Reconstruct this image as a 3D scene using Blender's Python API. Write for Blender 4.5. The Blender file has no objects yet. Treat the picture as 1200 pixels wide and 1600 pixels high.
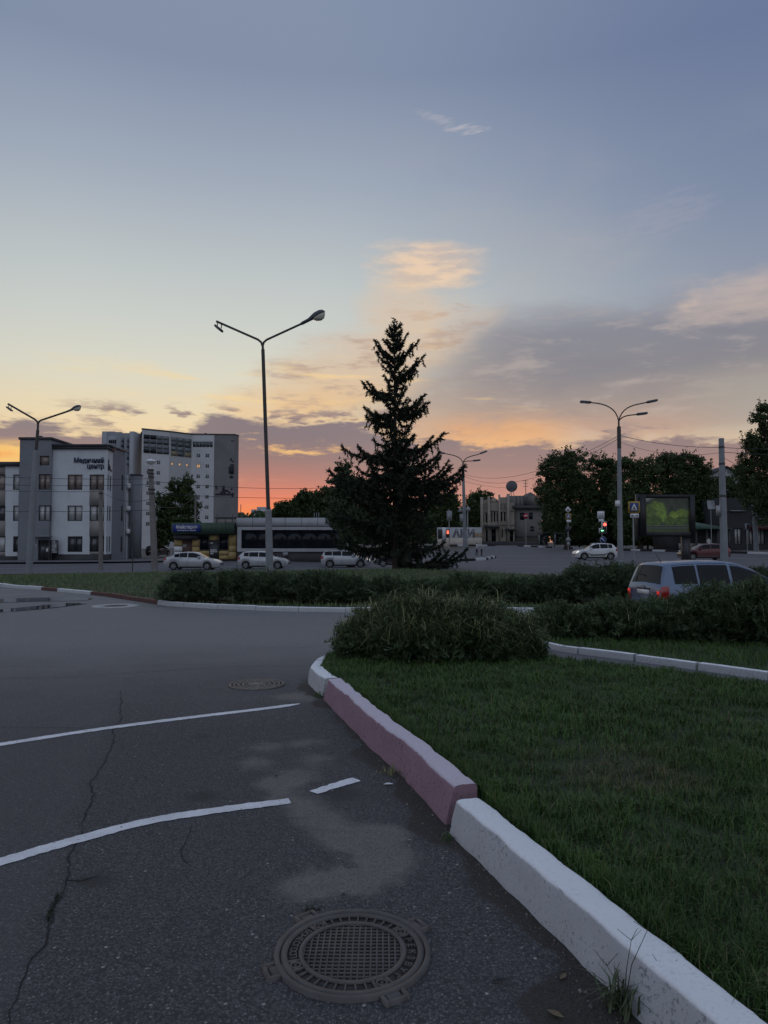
import bpy, bmesh, math, random
import numpy as np
from mathutils import Vector, Matrix

S = bpy.context.scene
COL = S.collection
random.seed(7)
RNG = np.random.default_rng(11)
PI = math.pi

# ------------------------------------------------------------------ camera
FPX = 1110.0                       # focal length in photograph pixels (1200 x 1600)
HORIZ = 848.0
PITCH = math.atan((HORIZ - 800) / FPX)
EYE = 1.7
cam_data = bpy.data.cameras.new('camera')
cam = bpy.data.objects.new('camera', cam_data)
COL.objects.link(cam)
S.camera = cam
cam_data.sensor_fit = 'VERTICAL'
cam_data.sensor_height = 36
cam_data.lens = 36 * FPX / 1600
cam_data.clip_start = 0.05
cam_data.clip_end = 6000
cam.location = (0, 0, EYE)
cam.rotation_euler = (PI / 2 + PITCH, 0, 0)

# ------------------------------------------------------------------ node helper
def lin(c):
    return tuple(((v / 255) / 12.92 if v / 255 <= 0.04045 else ((v / 255 + 0.055) / 1.055) ** 2.4) for v in c)

class NT:
    """small expression builder on top of a node tree"""
    def __init__(self, tree):
        self.t = tree
    def new(self, kind, **kw):
        n = self.t.nodes.new(kind)
        for k, v in kw.items():
            setattr(n, k, v)
        return n
    def put(self, sock, v):
        if isinstance(v, X):
            self.t.links.new(v.s, sock)
        elif isinstance(v, bpy.types.NodeSocket):
            self.t.links.new(v, sock)
        else:
            if hasattr(sock.default_value, '__len__') and not hasattr(v, '__len__'):
                v = (v, v, v, 1.0)[:len(sock.default_value)]
            elif hasattr(sock.default_value, '__len__'):
                n = len(sock.default_value)
                v = (tuple(v) + (1.0,))[:n]
            sock.default_value = v
    def math(self, op, *a):
        n = self.new('ShaderNodeMath', operation=op)
        for i, v in enumerate(a):
            self.put(n.inputs[i], v)
        return X(self, n.outputs[0])
    def vmath(self, op, *a):
        n = self.new('ShaderNodeVectorMath', operation=op)
        for i, v in enumerate(a):
            self.put(n.inputs[i], v)
        return X(self, n.outputs['Value'] if op in ('LENGTH', 'DISTANCE', 'DOT_PRODUCT') else n.outputs[0])
    def xyz(self, v):
        n = self.new('ShaderNodeSeparateXYZ')
        self.put(n.inputs[0], v)
        return [X(self, o) for o in n.outputs]
    def vec(self, x, y, z):
        n = self.new('ShaderNodeCombineXYZ')
        for i, v in enumerate((x, y, z)):
            self.put(n.inputs[i], v)
        return X(self, n.outputs[0])
    def smooth(self, a, b, x):
        """0 below a, 1 above b (a may be > b)"""
        n = self.new('ShaderNodeMapRange', interpolation_type='SMOOTHSTEP')
        inv = (not isinstance(a, X)) and (not isinstance(b, X)) and a > b
        self.put(n.inputs[0], x)
        self.put(n.inputs[1], b if inv else a)
        self.put(n.inputs[2], a if inv else b)
        n.inputs[3].default_value, n.inputs[4].default_value = (1, 0) if inv else (0, 1)
        return X(self, n.outputs[0])
    def mix(self, f, a, b, mode='MIX'):
        n = self.new('ShaderNodeMix', data_type='RGBA', blend_type=mode)
        n.clamp_factor = True
        self.put(n.inputs[0], f)
        self.put(n.inputs[6], a)
        self.put(n.inputs[7], b)
        return X(self, n.outputs[2])
    def noise(self, v, scale=5, detail=4, rough=0.55, dist=0.0, color=False):
        n = self.new('ShaderNodeTexNoise')
        if v is not None:
            self.put(n.inputs['Vector'], v)
        n.inputs['Scale'].default_value = scale
        n.inputs['Detail'].default_value = detail
        n.inputs['Roughness'].default_value = rough
        n.inputs['Distortion'].default_value = dist
        return X(self, n.outputs[1 if color else 0])
    def voro(self, v, scale=5, feature='F1', out=0, rnd=1.0):
        n = self.new('ShaderNodeTexVoronoi', feature=feature)
        if v is not None:
            self.put(n.inputs['Vector'], v)
        n.inputs['Scale'].default_value = scale
        n.inputs['Randomness'].default_value = rnd
        return X(self, n.outputs[out])
    def ramp(self, x, stops, interp='LINEAR'):
        n = self.new('ShaderNodeValToRGB')
        n.color_ramp.interpolation = interp
        el = n.color_ramp.elements
        while len(el) < len(stops):
            el.new(0.5)
        for e, (p, c) in zip(el, stops):
            e.position = p
            e.color = (*c, 1)
        self.put(n.inputs[0], x)
        return X(self, n.outputs[0])

class X:
    def __init__(self, nt, s):
        self.nt, self.s = nt, s
    def __add__(s, o): return s.nt.math('ADD', s, o)
    __radd__ = __add__
    def __sub__(s, o): return s.nt.math('SUBTRACT', s, o)
    def __rsub__(s, o): return s.nt.math('SUBTRACT', o, s)
    def __mul__(s, o): return s.nt.math('MULTIPLY', s, o)
    __rmul__ = __mul__
    def __truediv__(s, o): return s.nt.math('DIVIDE', s, o)
    def __neg__(s): return s.nt.math('MULTIPLY', s, -1.0)
    def max(s, o): return s.nt.math('MAXIMUM', s, o)
    def min(s, o): return s.nt.math('MINIMUM', s, o)
    def abs(s): return s.nt.math('ABSOLUTE', s)
    def pow(s, o): return s.nt.math('POWER', s, o)
    def exp(s): return s.nt.math('EXPONENT', s)

# ------------------------------------------------------------------ sky: clear dusk gradient and cloud layers
SUN_AZ, SUN_EL = -11.0, 2.0
world = bpy.data.worlds.new('World')
S.world = world
world.use_nodes = True
world.cycles.sampling_method = 'MANUAL'
world.cycles.sample_map_resolution = 512
def build_sky():
    nt = world.node_tree
    n = NT(nt)
    bg = nt.nodes['Background']
    d = X(n, n.new('ShaderNodeTexCoord').outputs['Generated'])
    dx, dy, dz = n.xyz(d)
    el = n.math('ARCSINE', dz) * 57.29578
    az = n.math('ARCTAN2', dx, dy) * 57.29578
    sky = n.new('ShaderNodeTexSky', sky_type='NISHITA', sun_disc=False)
    sky.sun_elevation = math.radians(SUN_EL)
    sky.sun_rotation = math.radians(SUN_AZ)
    sky.dust_density = 2.0
    sky.ozone_density = 2.0
    nish = X(n, sky.outputs[0])
    # soft shoulder on the physical sky
    nish = n.vmath('SCALE', nish); nish.s.node.inputs['Scale'].default_value = 0.16
    nish = n.vmath('DIVIDE', nish, n.vmath('ADD', nish, (1, 1, 1)))
    t = (el + 10.0) / 100.0                       # ramp coordinate: elevation -10 .. 90
    def st(*rows):
        return [((e + 10) / 100, lin(c)) for e, c in rows]
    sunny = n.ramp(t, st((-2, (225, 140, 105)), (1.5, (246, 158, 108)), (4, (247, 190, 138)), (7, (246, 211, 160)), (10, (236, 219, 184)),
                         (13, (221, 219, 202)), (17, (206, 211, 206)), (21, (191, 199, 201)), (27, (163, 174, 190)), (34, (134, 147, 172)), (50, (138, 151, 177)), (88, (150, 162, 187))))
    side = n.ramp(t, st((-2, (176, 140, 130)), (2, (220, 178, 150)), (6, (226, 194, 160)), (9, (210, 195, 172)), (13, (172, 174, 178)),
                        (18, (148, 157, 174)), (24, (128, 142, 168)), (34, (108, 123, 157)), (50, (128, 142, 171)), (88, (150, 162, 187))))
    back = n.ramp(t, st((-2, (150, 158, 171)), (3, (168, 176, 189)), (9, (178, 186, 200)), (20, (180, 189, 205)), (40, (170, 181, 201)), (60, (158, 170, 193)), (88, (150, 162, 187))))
    da = (az - SUN_AZ + 4.0)
    da = n.math('WRAP', da, 180.0, -180.0).abs()
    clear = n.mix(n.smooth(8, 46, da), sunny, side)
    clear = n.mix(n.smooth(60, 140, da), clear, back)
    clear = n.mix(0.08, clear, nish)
    # noise fields on the direction sphere, flattened so that clouds lie in layers
    sv = n.vec(dx, dy, dz * 3.2)
    f1 = n.noise(sv, 7.0, 4, 0.62, 0.4) - 0.5
    f2 = n.noise(n.vec(dx + 3.1, dy, dz * 2.2), 3.2, 3, 0.55) - 0.5
    f3 = n.noise(n.vec(dx, dy + 1.7, dz * 4.5), 17.0, 4, 0.62) - 0.5
    # streaks tilted as thin high cloud
    sk = n.noise(n.vec(dx * 0.8 + dz * 1.2, dy * 0.8, dz * 6.0), 9.0, 3, 0.62) - 0.5
    col = clear
    def blob(a0, e0, ra, re, tilt=0.0):
        u = (az - a0) / ra
        v = (el - e0 - (az - a0) * tilt) / re
        return u * u + v * v
    def edge(b, amp1, amp3, soft=0.9):
        """mask from a warped ellipse"""
        w = b + f1 * (-amp1) + f3 * (-amp3)
        return n.smooth(1.0 + soft * 0.6, 1.0 - soft, w)
    # thin veil over the middle and right
    veil = n.smooth(-0.02, 0.30, f2 + f1 * 0.4) * n.smooth(-14, 18, az) * n.smooth(34, 20, el) * n.smooth(3, 9, el)
    col = n.mix(veil * 0.40, col, lin((186, 178, 178)))
    # large grey cloud on the right
    up = 17.2 + f2 * 4.0 + n.smooth(20, 30, az) * 1.5
    body = n.smooth(2.2, -1.6, el - up + f1 * -5.0 + f3 * -1.6) * n.smooth(-1.2, 1.6, el - 7.6 - f1 * 3.0) * n.smooth(-13.0, 9.0, az - (el - 11.0) * 0.55 + f1 * 16.0 + f3 * 6.0)
    tone = n.ramp(t, st((6, (226, 176, 140)), (8.2, (198, 160, 140)), (10.5, (162, 146, 140)), (13, (135, 131, 137)), (16.0, (132, 133, 144)), (19, (150, 152, 164))))
    tone = n.mix(n.smooth(0.0, 0.25, f1 + f3 * 0.6) * 0.45, tone, lin((196, 180, 170)))
    tone = n.mix(n.smooth(0.0, -0.22, f1 + f3 * 0.4) * 0.35, tone, lin((128, 124, 136)))
    cream = n.smooth(20, 29, az) * n.smooth(14, 10.5, el)
    tone = n.mix(cream * 0.8, tone, lin((168, 162, 154)))
    tone = n.mix(n.smooth(15, -2, az) * 0.55, tone, n.ramp(t, st((7, (224, 172, 136)), (11, (196, 166, 148)), (15, (184, 166, 156)), (19, (186, 178, 176)))))
    col = n.mix(body * 0.9, col, tone)
    # warm wedge leading up from the glow to the puff
    wedge = edge(blob(-2.5, 13.8, 10.0, 3.3, 0.36), 3.0, 1.2, 1.3)
    wt = n.ramp(t, st((8, (244, 190, 124)), (11, (232, 194, 146)), (14, (216, 194, 170)), (18, (212, 198, 182)), (22, (212, 203, 192))))
    wt = n.mix(n.smooth(0.0, 0.22, f3 + f1 * 0.6), wt, lin((190, 165, 148)))
    wt = n.mix(n.smooth(0.05, 0.3, sk) * 0.6, wt, lin((248, 214, 160)))
    col = n.mix(wedge * 0.92, col, wt)
    puff = edge(blob(3.2, 21.6, 4.8, 1.8, -0.06), 3.0, 1.6, 1.2)
    pt = n.mix(n.smooth(-0.12, 0.16, f3 + sk * 0.6), lin((206, 186, 172)), lin((240, 208, 176)))
    col = n.mix(puff * 0.85, col, pt)
    neck = edge(blob(1.2, 18.2, 3.4, 2.8, 0.0), 2.2, 1.0, 1.1)
    col = n.mix(neck * 0.5, col, lin((222, 196, 168)))
    puff2 = edge(blob(27.5, 17.2, 5.0, 1.8, 0.12), 3.4, 2.0, 1.2)
    col = n.mix(puff2 * 0.6, col, lin((206, 186, 174)))
    # lit streaks near the glow
    stk = n.smooth(0.04, 0.20, sk) * n.smooth(24, 10, (az + 6.0).abs()) * n.smooth(8.4, 9.8, el) * n.smooth(16, 12, el)
    col = n.mix(stk * 0.4, col, lin((253, 214, 140)))
    # golden strip above the low bank
    gold = n.smooth(-0.20, 0.10, f1) * n.smooth(3.2, 0.4, (el - 7.9 + (az - 10) * 0.02).abs()) * n.smooth(9, 2, (az - 9).abs())
    col = n.mix(gold * 0.55, col, lin((250, 178, 104)))
    # low bank along the whole horizon
    hgt = 7.9 + f2 * 4.0 + n.smooth(-18, -22, az) * 0.7 + n.smooth(-16.5, -14.0, az) * n.smooth(2.0, -3.0, az) * 1.7
    low = n.smooth(0.45, -0.55, el - hgt + f1 * 4.6 + f3 * 3.6)
    lt = n.ramp(t, st((-2, (230, 136, 90)), (0.8, (254, 162, 78)), (2.2, (252, 140, 80)), (3.6, (228, 132, 106)), (5.0, (190, 128, 116)), (6.6, (154, 122, 120)), (8.4, (132, 118, 124)), (11, (130, 118, 126))))
    pale = n.ramp(t, st((-2, (200, 140, 122)), (1.5, (226, 158, 132)), (4, (194, 140, 128)), (6, (160, 130, 126)), (8.5, (138, 124, 128)), (11, (136, 124, 130))))
    lt = n.mix(n.smooth(1, 10, (az + 9).abs()), lt, pale)
    dusk = n.ramp(t, st((-2, (136, 143, 158)), (4, (150, 156, 172)), (9, (160, 166, 182)), (12, (160, 168, 186))))
    lt = n.mix(n.smooth(50, 110, da), lt, dusk)
    streak = n.smooth(0.02, 0.24, sk + f3 * 0.4) * n.smooth(7, 2.5, el)
    lt = n.mix(streak * 0.55, lt, n.mix(n.smooth(40, 90, da), lin((252, 180, 112)), lin((160, 164, 180))))
    col = n.mix(low * 0.96, col, lt)
    gap = edge(blob(-9.0, 7.9, 4.4, 0.75, -0.03), 5.0, 5.0, 1.0) * n.smooth(-0.06, 0.12, f3 + f1 * 0.6)
    col = n.mix(gap * 0.85, col, lin((250, 198, 128)))
    # ragged dark shreds just over the bank on the sunny side
    shred = n.smooth(0.02, 0.16, f3 * 0.9 + f1 * 0.9) * n.smooth(1.5, 0.5, (el - 9.5 - f2 * 2.0).abs()) * n.smooth(18, 11, (az + 9).abs())
    col = n.mix(shred * 0.85, col, lin((138, 118, 124)))
    # bright break on the far left
    br = edge(blob(-28.5, 6.3, 4.2, 1.3, 0.0), 3.2, 1.6, 1.0)
    col = n.mix(br * 0.9, col, n.mix(n.smooth(-0.1, 0.2, f3), lin((255, 205, 120)), lin((250, 172, 92))))
    # small high wisps
    wv = n.noise(n.vec(dx * 2 + dz * 4, dy, dz * 14 - dx * 3), 14.0, 2, 0.65) - 0.5
    wisp = n.smooth(1.2, -0.6, blob(7.0, 30.6, 1.8, 0.35, -0.05) + wv * -4.5).max(n.smooth(1.2, -0.4, blob(4.6, 31.3, 2.2, 0.40, -0.28) + wv * -4.5) * 0.5)
    col = n.mix(wisp * 0.32, col, lin((226, 214, 208)))
    wisp2 = n.smooth(1.4, -0.4, blob(22, 23.5, 3.4, 1.6, 0.1) + wv * -3.0)
    col = n.mix(wisp2 * 0.22, col, lin((176, 168, 180)))
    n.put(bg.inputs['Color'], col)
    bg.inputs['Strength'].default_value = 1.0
build_sky()

# the sun is on the horizon behind cloud: weak and very soft
sun_data = bpy.data.lights.new('sun', 'SUN')
sun = bpy.data.objects.new('sun', sun_data)
COL.objects.link(sun)
sun_data.energy = 0.12
sun_data.angle = math.radians(12)
sun_data.color = (1.0, 0.62, 0.36)
_sd = Vector((math.sin(math.radians(SUN_AZ)) * math.cos(math.radians(SUN_EL)), math.cos(math.radians(SUN_AZ)) * math.cos(math.radians(SUN_EL)), math.sin(math.radians(SUN_EL))))
sun.rotation_euler = (-_sd).to_track_quat('-Z', 'Y').to_euler()
sun.location = (-20, 60, 40)

S.view_settings.view_transform = 'Standard'
S.view_settings.look = 'None'
S.view_settings.exposure = 0.0
S.view_settings.gamma = 1.0
S.view_settings.use_curve_mapping = False
S.render.engine = 'CYCLES'
S.cycles.use_denoising = True
S.cycles.max_bounces = 4
S.cycles.diffuse_bounces = 2
S.cycles.adaptive_threshold = 0.02
S.cycles.transparent_max_bounces = 8
# ------------------------------------------------------------------ mesh helpers
def link(o, parent=None):
    COL.objects.link(o)
    if parent is not None:
        o.parent = parent
    return o

def tag(o, label=None, cat=None, group=None, kind=None):
    if label: o['label'] = label
    if cat: o['category'] = cat
    if group: o['group'] = group
    if kind: o['kind'] = kind
    return o

def thing(name, loc, label, cat, rz=0.0, group=None, tilt=(0, 0)):
    o = bpy.data.objects.new(name, None)
    o.empty_display_size = 0.2
    COL.objects.link(o)
    o.location = loc
    o.rotation_euler = (tilt[0], tilt[1], rz)
    return tag(o, label, cat, group)

def mesh_np(name, verts, faces, mats, parent=None, smooth=False, midx=None):
    """verts (n,3); faces list of index tuples or an (m,k) array"""
    me = bpy.data.meshes.new(name)
    verts = np.asarray(verts, dtype=np.float32).reshape(-1, 3)
    me.vertices.add(len(verts))
    me.vertices.foreach_set('co', verts.ravel())
    if isinstance(faces, np.ndarray):
        m, k = faces.shape
        flat = faces.astype(np.int32).ravel()
        start = np.arange(0, m * k, k, dtype=np.int32)
    else:
        m = len(faces)
        sizes = np.array([len(f) for f in faces], dtype=np.int32)
        flat = np.array([i for f in faces for i in f], dtype=np.int32)
        start = np.concatenate([[0], np.cumsum(sizes)[:-1]]).astype(np.int32) if m else np.zeros(0, np.int32)
    me.loops.add(len(flat))
    me.loops.foreach_set('vertex_index', flat)
    me.polygons.add(m)
    me.polygons.foreach_set('loop_start', start)
    if midx is not None:
        me.polygons.foreach_set('material_index', np.asarray(midx, dtype=np.int32))
    if smooth:
        me.polygons.foreach_set('use_smooth', np.ones(m, dtype=bool))
    me.update(calc_edges=True)
    for mt in (mats if isinstance(mats, (list, tuple)) else [mats]):
        me.materials.append(mt)
    o = bpy.data.objects.new(name, me)
    return link(o, parent)

class MB:
    """collects simple solids into one mesh"""
    def __init__(self):
        self.v, self.f = [], []
    def add(self, verts, faces, M=None):
        b = len(self.v)
        for p in verts:
            p = Vector(p)
            self.v.append(tuple(M @ p) if M is not None else tuple(p))
        self.f += [tuple(i + b for i in f) for f in faces]
        return self
    def box(self, x0, x1, y0, y1, z0, z1, M=None, bev=0.0):
        if bev <= 0:
            v = [(x, y, z) for z in (z0, z1) for y in (y0, y1) for x in (x0, x1)]
            f = [(0, 2, 3, 1), (4, 5, 7, 6), (0, 1, 5, 4), (2, 6, 7, 3), (0, 4, 6, 2), (1, 3, 7, 5)]
            return self.add(v, f, M)
        b = bev
        ring = [(x0 + b, y0), (x1 - b, y0), (x1, y0 + b), (x1, y1 - b), (x1 - b, y1), (x0 + b, y1), (x0, y1 - b), (x0, y0 + b)]
        ins = [(x0 + b, y0 + b), (x1 - b, y0 + b), (x1 - b, y0 + b), (x1 - b, y1 - b), (x1 - b, y1 - b), (x0 + b, y1 - b), (x0 + b, y1 - b), (x0 + b, y0 + b)]
        v = [(*p, z0) for p in ins] + [(*p, z0 + b) for p in ring] + [(*p, z1 - b) for p in ring] + [(*p, z1) for p in ins]
        f = []
        for k in range(3):
            for i in range(8):
                j = (i + 1) % 8
                f.append((k * 8 + i, k * 8 + j, k * 8 + 8 + j, k * 8 + 8 + i))
        f += [tuple(range(7, -1, -1)), tuple(range(24, 32))]
        return self.add(v, f, M)
    def prism(self, poly, z0, z1, M=None):
        """poly: list of (x, y), counter clockwise"""
        n = len(poly)
        v = [(x, y, z0) for x, y in poly] + [(x, y, z1) for x, y in poly]
        f = [tuple(range(n - 1, -1, -1)), tuple(range(n, 2 * n))]
        f += [(i, (i + 1) % n, n + (i + 1) % n, n + i) for i in range(n)]
        return self.add(v, f, M)
    def tube(self, pts, rad, n=8, cap=True):
        pts = [Vector(p) for p in pts]
        if not hasattr(rad, '__len__'):
            rad = [rad] * len(pts)
        b = len(self.v)
        prev = None
        for i, p in enumerate(pts):
            d = (pts[min(i + 1, len(pts) - 1)] - pts[max(i - 1, 0)])
            d = d.normalized() if d.length > 1e-9 else Vector((0, 0, 1))
            if prev is None:
                up = Vector((1, 0, 0)) if abs(d.x) < 0.8 else Vector((0, 1, 0))
            else:
                up = prev
            a = (up - d * up.dot(d)).normalized()
            prev = a
            c = d.cross(a)
            for k in range(n):
                t = 2 * PI * k / n
                self.v.append(tuple(p + (a * math.cos(t) + c * math.sin(t)) * rad[i]))
        for i in range(len(pts) - 1):
            for k in range(n):
                self.f.append((b + i * n + k, b + i * n + (k + 1) % n, b + (i + 1) * n + (k + 1) % n, b + (i + 1) * n + k))
        if cap:
            self.f.append(tuple(b + k for k in range(n - 1, -1, -1)))
            e = b + (len(pts) - 1) * n
            self.f.append(tuple(e + k for k in range(n)))
        return self
    def lathe(self, prof, n=16, M=None):
        """prof: list of (r, z) from bottom to top"""
        v, f = [], []
        for r, z in prof:
            for k in range(n):
                t = 2 * PI * k / n
                v.append((r * math.cos(t), r * math.sin(t), z))
        for i in range(len(prof) - 1):
            for k in range(n):
                f.append((i * n + k, i * n + (k + 1) % n, (i + 1) * n + (k + 1) % n, (i + 1) * n + k))
        f.append(tuple(range(n - 1, -1, -1)))
        f.append(tuple((len(prof) - 1) * n + k for k in range(n)))
        return self.add(v, f, M)
    def build(self, name, mat, parent=None, smooth=False):
        o = mesh_np(name, self.v, self.f, mat, parent, smooth)
        if smooth:
            me = o.data
            me.set_sharp_from_angle(angle=math.radians(38))
        return o

def box_part(name, mat, parent, x0, x1, y0, y1, z0, z1, bev=0.0):
    return MB().box(x0, x1, y0, y1, z0, z1, bev=bev).build(name, mat, parent)

def text_part(name, body, size, mat, parent, M, depth=0.02, align='LEFT', bold=0.0, stretch=1.0):
    cu = bpy.data.curves.new('lettering', 'FONT')
    cu.body = body
    cu.size = size
    cu.extrude = depth
    cu.offset = bold
    cu.align_x = align
    cu.resolution_u = 2
    ob = bpy.data.objects.new('lettering', cu)
    COL.objects.link(ob)
    dg = bpy.context.evaluated_depsgraph_get()
    me = bpy.data.meshes.new_from_object(ob.evaluated_get(dg))
    bpy.data.objects.remove(ob)
    me.transform(M @ Matrix.Diagonal((stretch, 1, 1, 1)))
    me.materials.clear()
    me.materials.append(mat)
    o = bpy.data.objects.new(name, me)
    return link(o, parent)
# text lies in local XZ facing -Y
FACE = Matrix.Rotation(PI / 2, 4, 'X')

# ------------------------------------------------------------------ materials
MATS = {}
def mat_new(name):
    m = bpy.data.materials.new(name)
    m.use_nodes = True
    n = NT(m.node_tree)
    b = m.node_tree.nodes['Principled BSDF']
    MATS[name] = m
    return m, n, b

def coords(n, kind='Object'):
    return X(n, n.new('ShaderNodeTexCoord').outputs[kind])

def bump(n, b, h, strength=0.3, dist=0.01):
    k = n.new('ShaderNodeBump')
    k.inputs['Strength'].default_value = strength
    k.inputs['Distance'].default_value = dist
    n.put(k.inputs['Height'], h)
    n.put(b.inputs['Normal'], X(n, k.outputs[0]))

def surf(name, color, rough=0.7, var=0.18, scale=1.5, bmp=0.15, bscale=40.0, bdist=0.004, metal=0.0, dirt=None, dirt_amt=0.4, spec=0.5, coat=0.0):
    """plain surface with uneven tone, grime blotches and fine relief"""
    m, n, b = mat_new(name)
    p = coords(n)
    a = n.noise(p, scale, 5, 0.6)
    c = n.mix(n.smooth(0.25, 0.75, a), tuple(v * (1 - var) for v in color), tuple(min(1, v * (1 + var)) for v in color))
    if dirt:
        g = n.noise(n.vmath('ADD', p, (5.2, 1.3, 7.7)), scale * 2.3, 6, 0.68, 0.4)
        c = n.mix(n.smooth(0.48, 0.72, g) * dirt_amt, c, dirt)
    n.put(b.inputs['Base Color'], c)
    n.put(b.inputs['Roughness'], n.math('MULTIPLY_ADD', a, 0.2, rough - 0.1))
    b.inputs['Metallic'].default_value = metal
    b.inputs['Specular IOR Level'].default_value = spec
    b.inputs['Coat Weight'].default_value = coat
    b.inputs['Coat Roughness'].default_value = 0.08
    if bmp > 0:
        bump(n, b, n.noise(p, bscale, 4, 0.65), bmp, bdist)
    return m

def glow(name, color, strength):
    m, n, b = mat_new(name)
    b.inputs['Base Color'].default_value = (*color, 1)
    b.inputs['Emission Color'].default_value = (*color, 1)
    b.inputs['Emission Strength'].default_value = strength
    b.inputs['Roughness'].default_value = 0.4
    return m

def leafy(name, c0, c1, c2, rough=0.65, big=0.35, sheen=0.25):
    """foliage: every leaf differs a little, and larger patches drift in tone"""
    m, n, b = mat_new(name)
    r = X(n, n.new('ShaderNodeNewGeometry').outputs['Random Per Island'])
    p = coords(n)
    q = n.noise(p, big, 3, 0.6)
    c = n.mix(r, c0, c1)
    c = n.mix(n.smooth(0.45, 0.7, q) * 0.7, c, c2)
    n.put(b.inputs['Base Color'], c)
    b.inputs['Roughness'].default_value = rough
    b.inputs['Specular IOR Level'].default_value = sheen
    return m

# ------------------------------------------------------------------ where things stand
def ray(px, py):
    a, b = (px - 600) / FPX, (800 - py) / FPX
    return np.array([a, math.cos(PITCH) - b * math.sin(PITCH), b * math.cos(PITCH) + math.sin(PITCH)])
def P(px, py, Y):
    d = ray(px, py)
    t = Y / d[1]
    return Vector((d[0] * t, Y, EYE + d[2] * t))

# lie of the land: surveyed heights joined by a smooth surface
_pts = []
for yy in (-12, -4, 2, 6, 9):
    for xx in (-22, -6, 0, 6, 20):
        _pts.append((xx, yy, 0.0 if yy < 8 else -0.05))
for yy, zz in ((13, -0.2), (18, -0.42), (24, -0.46)):
    for xx in (-26, -9, 0, 9, 26):
        _pts.append((xx, yy, zz))
for px, py, Y in ((10, 917, 35), (420, 905, 40), (618, 889, 50), (300, 890, 59), (410, 888, 61), (540, 886, 67), (930, 874, 67), (1095, 874, 66),
                  (745, 868, 92), (100, 876, 80), (240, 877, 78), (450, 876, 75), (320, 876, 75), (1150, 864, 76), (1182, 860, 80), (800, 849.5, 150),
                  (720, 853, 130), (900, 856, 110), (968, 882, 52), (1131, 885, 48), (990, 878, 56), (620, 874, 85), (820, 893, 46), (0, 896, 54)):
    q = P(px, py, Y)
    _pts.append((q.x, q.y, q.z))
for xx in (-260, -120, -40, 40, 120, 260):
    _pts.append((xx, 260, 0.3 if xx < 0 else 2.0))
    _pts.append((xx, 420, 0.5 if xx < 0 else 2.0))
_A = np.array(_pts)
def _ker(d2):
    return np.sqrt(d2 + 36.0)
_D = ((_A[:, None, :2] - _A[None, :, :2]) ** 2).sum(-1)
_n = len(_A)
_K = np.zeros((_n + 1, _n + 1))
_K[:_n, :_n] = _ker(_D) - np.eye(_n) * 0.8
_K[_n, :_n] = 1
_K[:_n, _n] = 1
_W = np.linalg.solve(_K, np.concatenate([_A[:, 2], [0]]))
def Hn(x, y):
    x = np.clip(np.asarray(x, float), -260, 260)
    y = np.clip(np.asarray(y, float), -12, 400)
    d2 = (x[..., None] - _A[:, 0]) ** 2 + (y[..., None] - _A[:, 1]) ** 2
    return _ker(d2) @ _W[:_n] + _W[_n]
def H(x, y):
    return float(Hn(np.array(x), np.array(y)))
def G(px, py, dz=0.0):
    """point of the ground (raised by dz) seen at a photograph pixel"""
    d = ray(px, py)
    ts = np.geomspace(0.8, 500, 1400)
    zz = EYE + d[2] * ts - Hn(d[0] * ts, d[1] * ts) - dz
    k = int(np.argmax(zz < 0))
    if zz[k] >= 0:
        k = len(ts) - 1
    a, b = ts[max(k - 1, 0)], ts[k]
    for _ in range(24):
        m = (a + b) / 2
        if EYE + d[2] * m - H(d[0] * m, d[1] * m) - dz < 0: b = m
        else: a = m
    t = (a + b) / 2
    return Vector((d[0] * t, d[1] * t, EYE + d[2] * t))
def GP(pts, dz=0.0):
    return [G(px, py, dz) for px, py in pts]
def ppm(Y):
    return FPX / Y

def sheet(name, poly, dz, mat, step=1.0, parent=None, kind=None, rough=0.0, fine=None):
    """a sheet that follows the lie of the land"""
    bm = bmesh.new()
    vs = [bm.verts.new((p[0], p[1], 0)) for p in poly]
    bm.faces.new(vs)
    bmesh.ops.triangulate(bm, faces=bm.faces[:])
    xs = [p[0] for p in poly]; ys = [p[1] for p in poly]
    for ax, lo, hi in ((0, min(xs), max(xs)), (1, min(ys), max(ys))):
        c = lo + step * 0.37
        while c < hi:
            co = Vector((c, 0, 0)) if ax == 0 else Vector((0, c, 0))
            no = Vector((1, 0, 0)) if ax == 0 else Vector((0, 1, 0))
            bmesh.ops.bisect_plane(bm, geom=bm.verts[:] + bm.edges[:] + bm.faces[:], plane_co=co, plane_no=no, dist=1e-5)
            c += step
    bm.verts.ensure_lookup_table()
    v = np.array([w.co[:] for w in bm.verts])
    v[:, 2] = Hn(v[:, 0], v[:, 1]) + dz
    if rough:
        v[:, 2] += rough * (np.sin(v[:, 0] * 2.3 + v[:, 1] * 1.1) + np.sin(v[:, 1] * 3.1 - v[:, 0] * 1.7)) * 0.5
    for w, co in zip(bm.verts, v):
        w.co = co
    bmesh.ops.recalc_face_normals(bm, faces=bm.faces[:])
    if bm.faces and sum(f.normal.z for f in bm.faces) < 0:
        bmesh.ops.reverse_faces(bm, faces=bm.faces[:])
    me = bpy.data.meshes.new(name)
    bm.to_mesh(me); bm.free()
    me.polygons.foreach_set('use_smooth', np.ones(len(me.polygons), bool))
    me.materials.append(mat)
    o = bpy.data.objects.new(name, me)
    link(o, parent)
    if kind: o['kind'] = kind
    return o

def inside(poly, x, y):
    poly = np.array([(p[0], p[1]) for p in poly])
    r = np.zeros(len(x), bool)
    j = len(poly) - 1
    for i in range(len(poly)):
        xi, yi = poly[i]; xj, yj = poly[j]
        c = ((yi > y) != (yj > y)) & (x < (xj - xi) * (y - yi) / (yj - yi + 1e-12) + xi)
        r ^= c
        j = i
    return r

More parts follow.
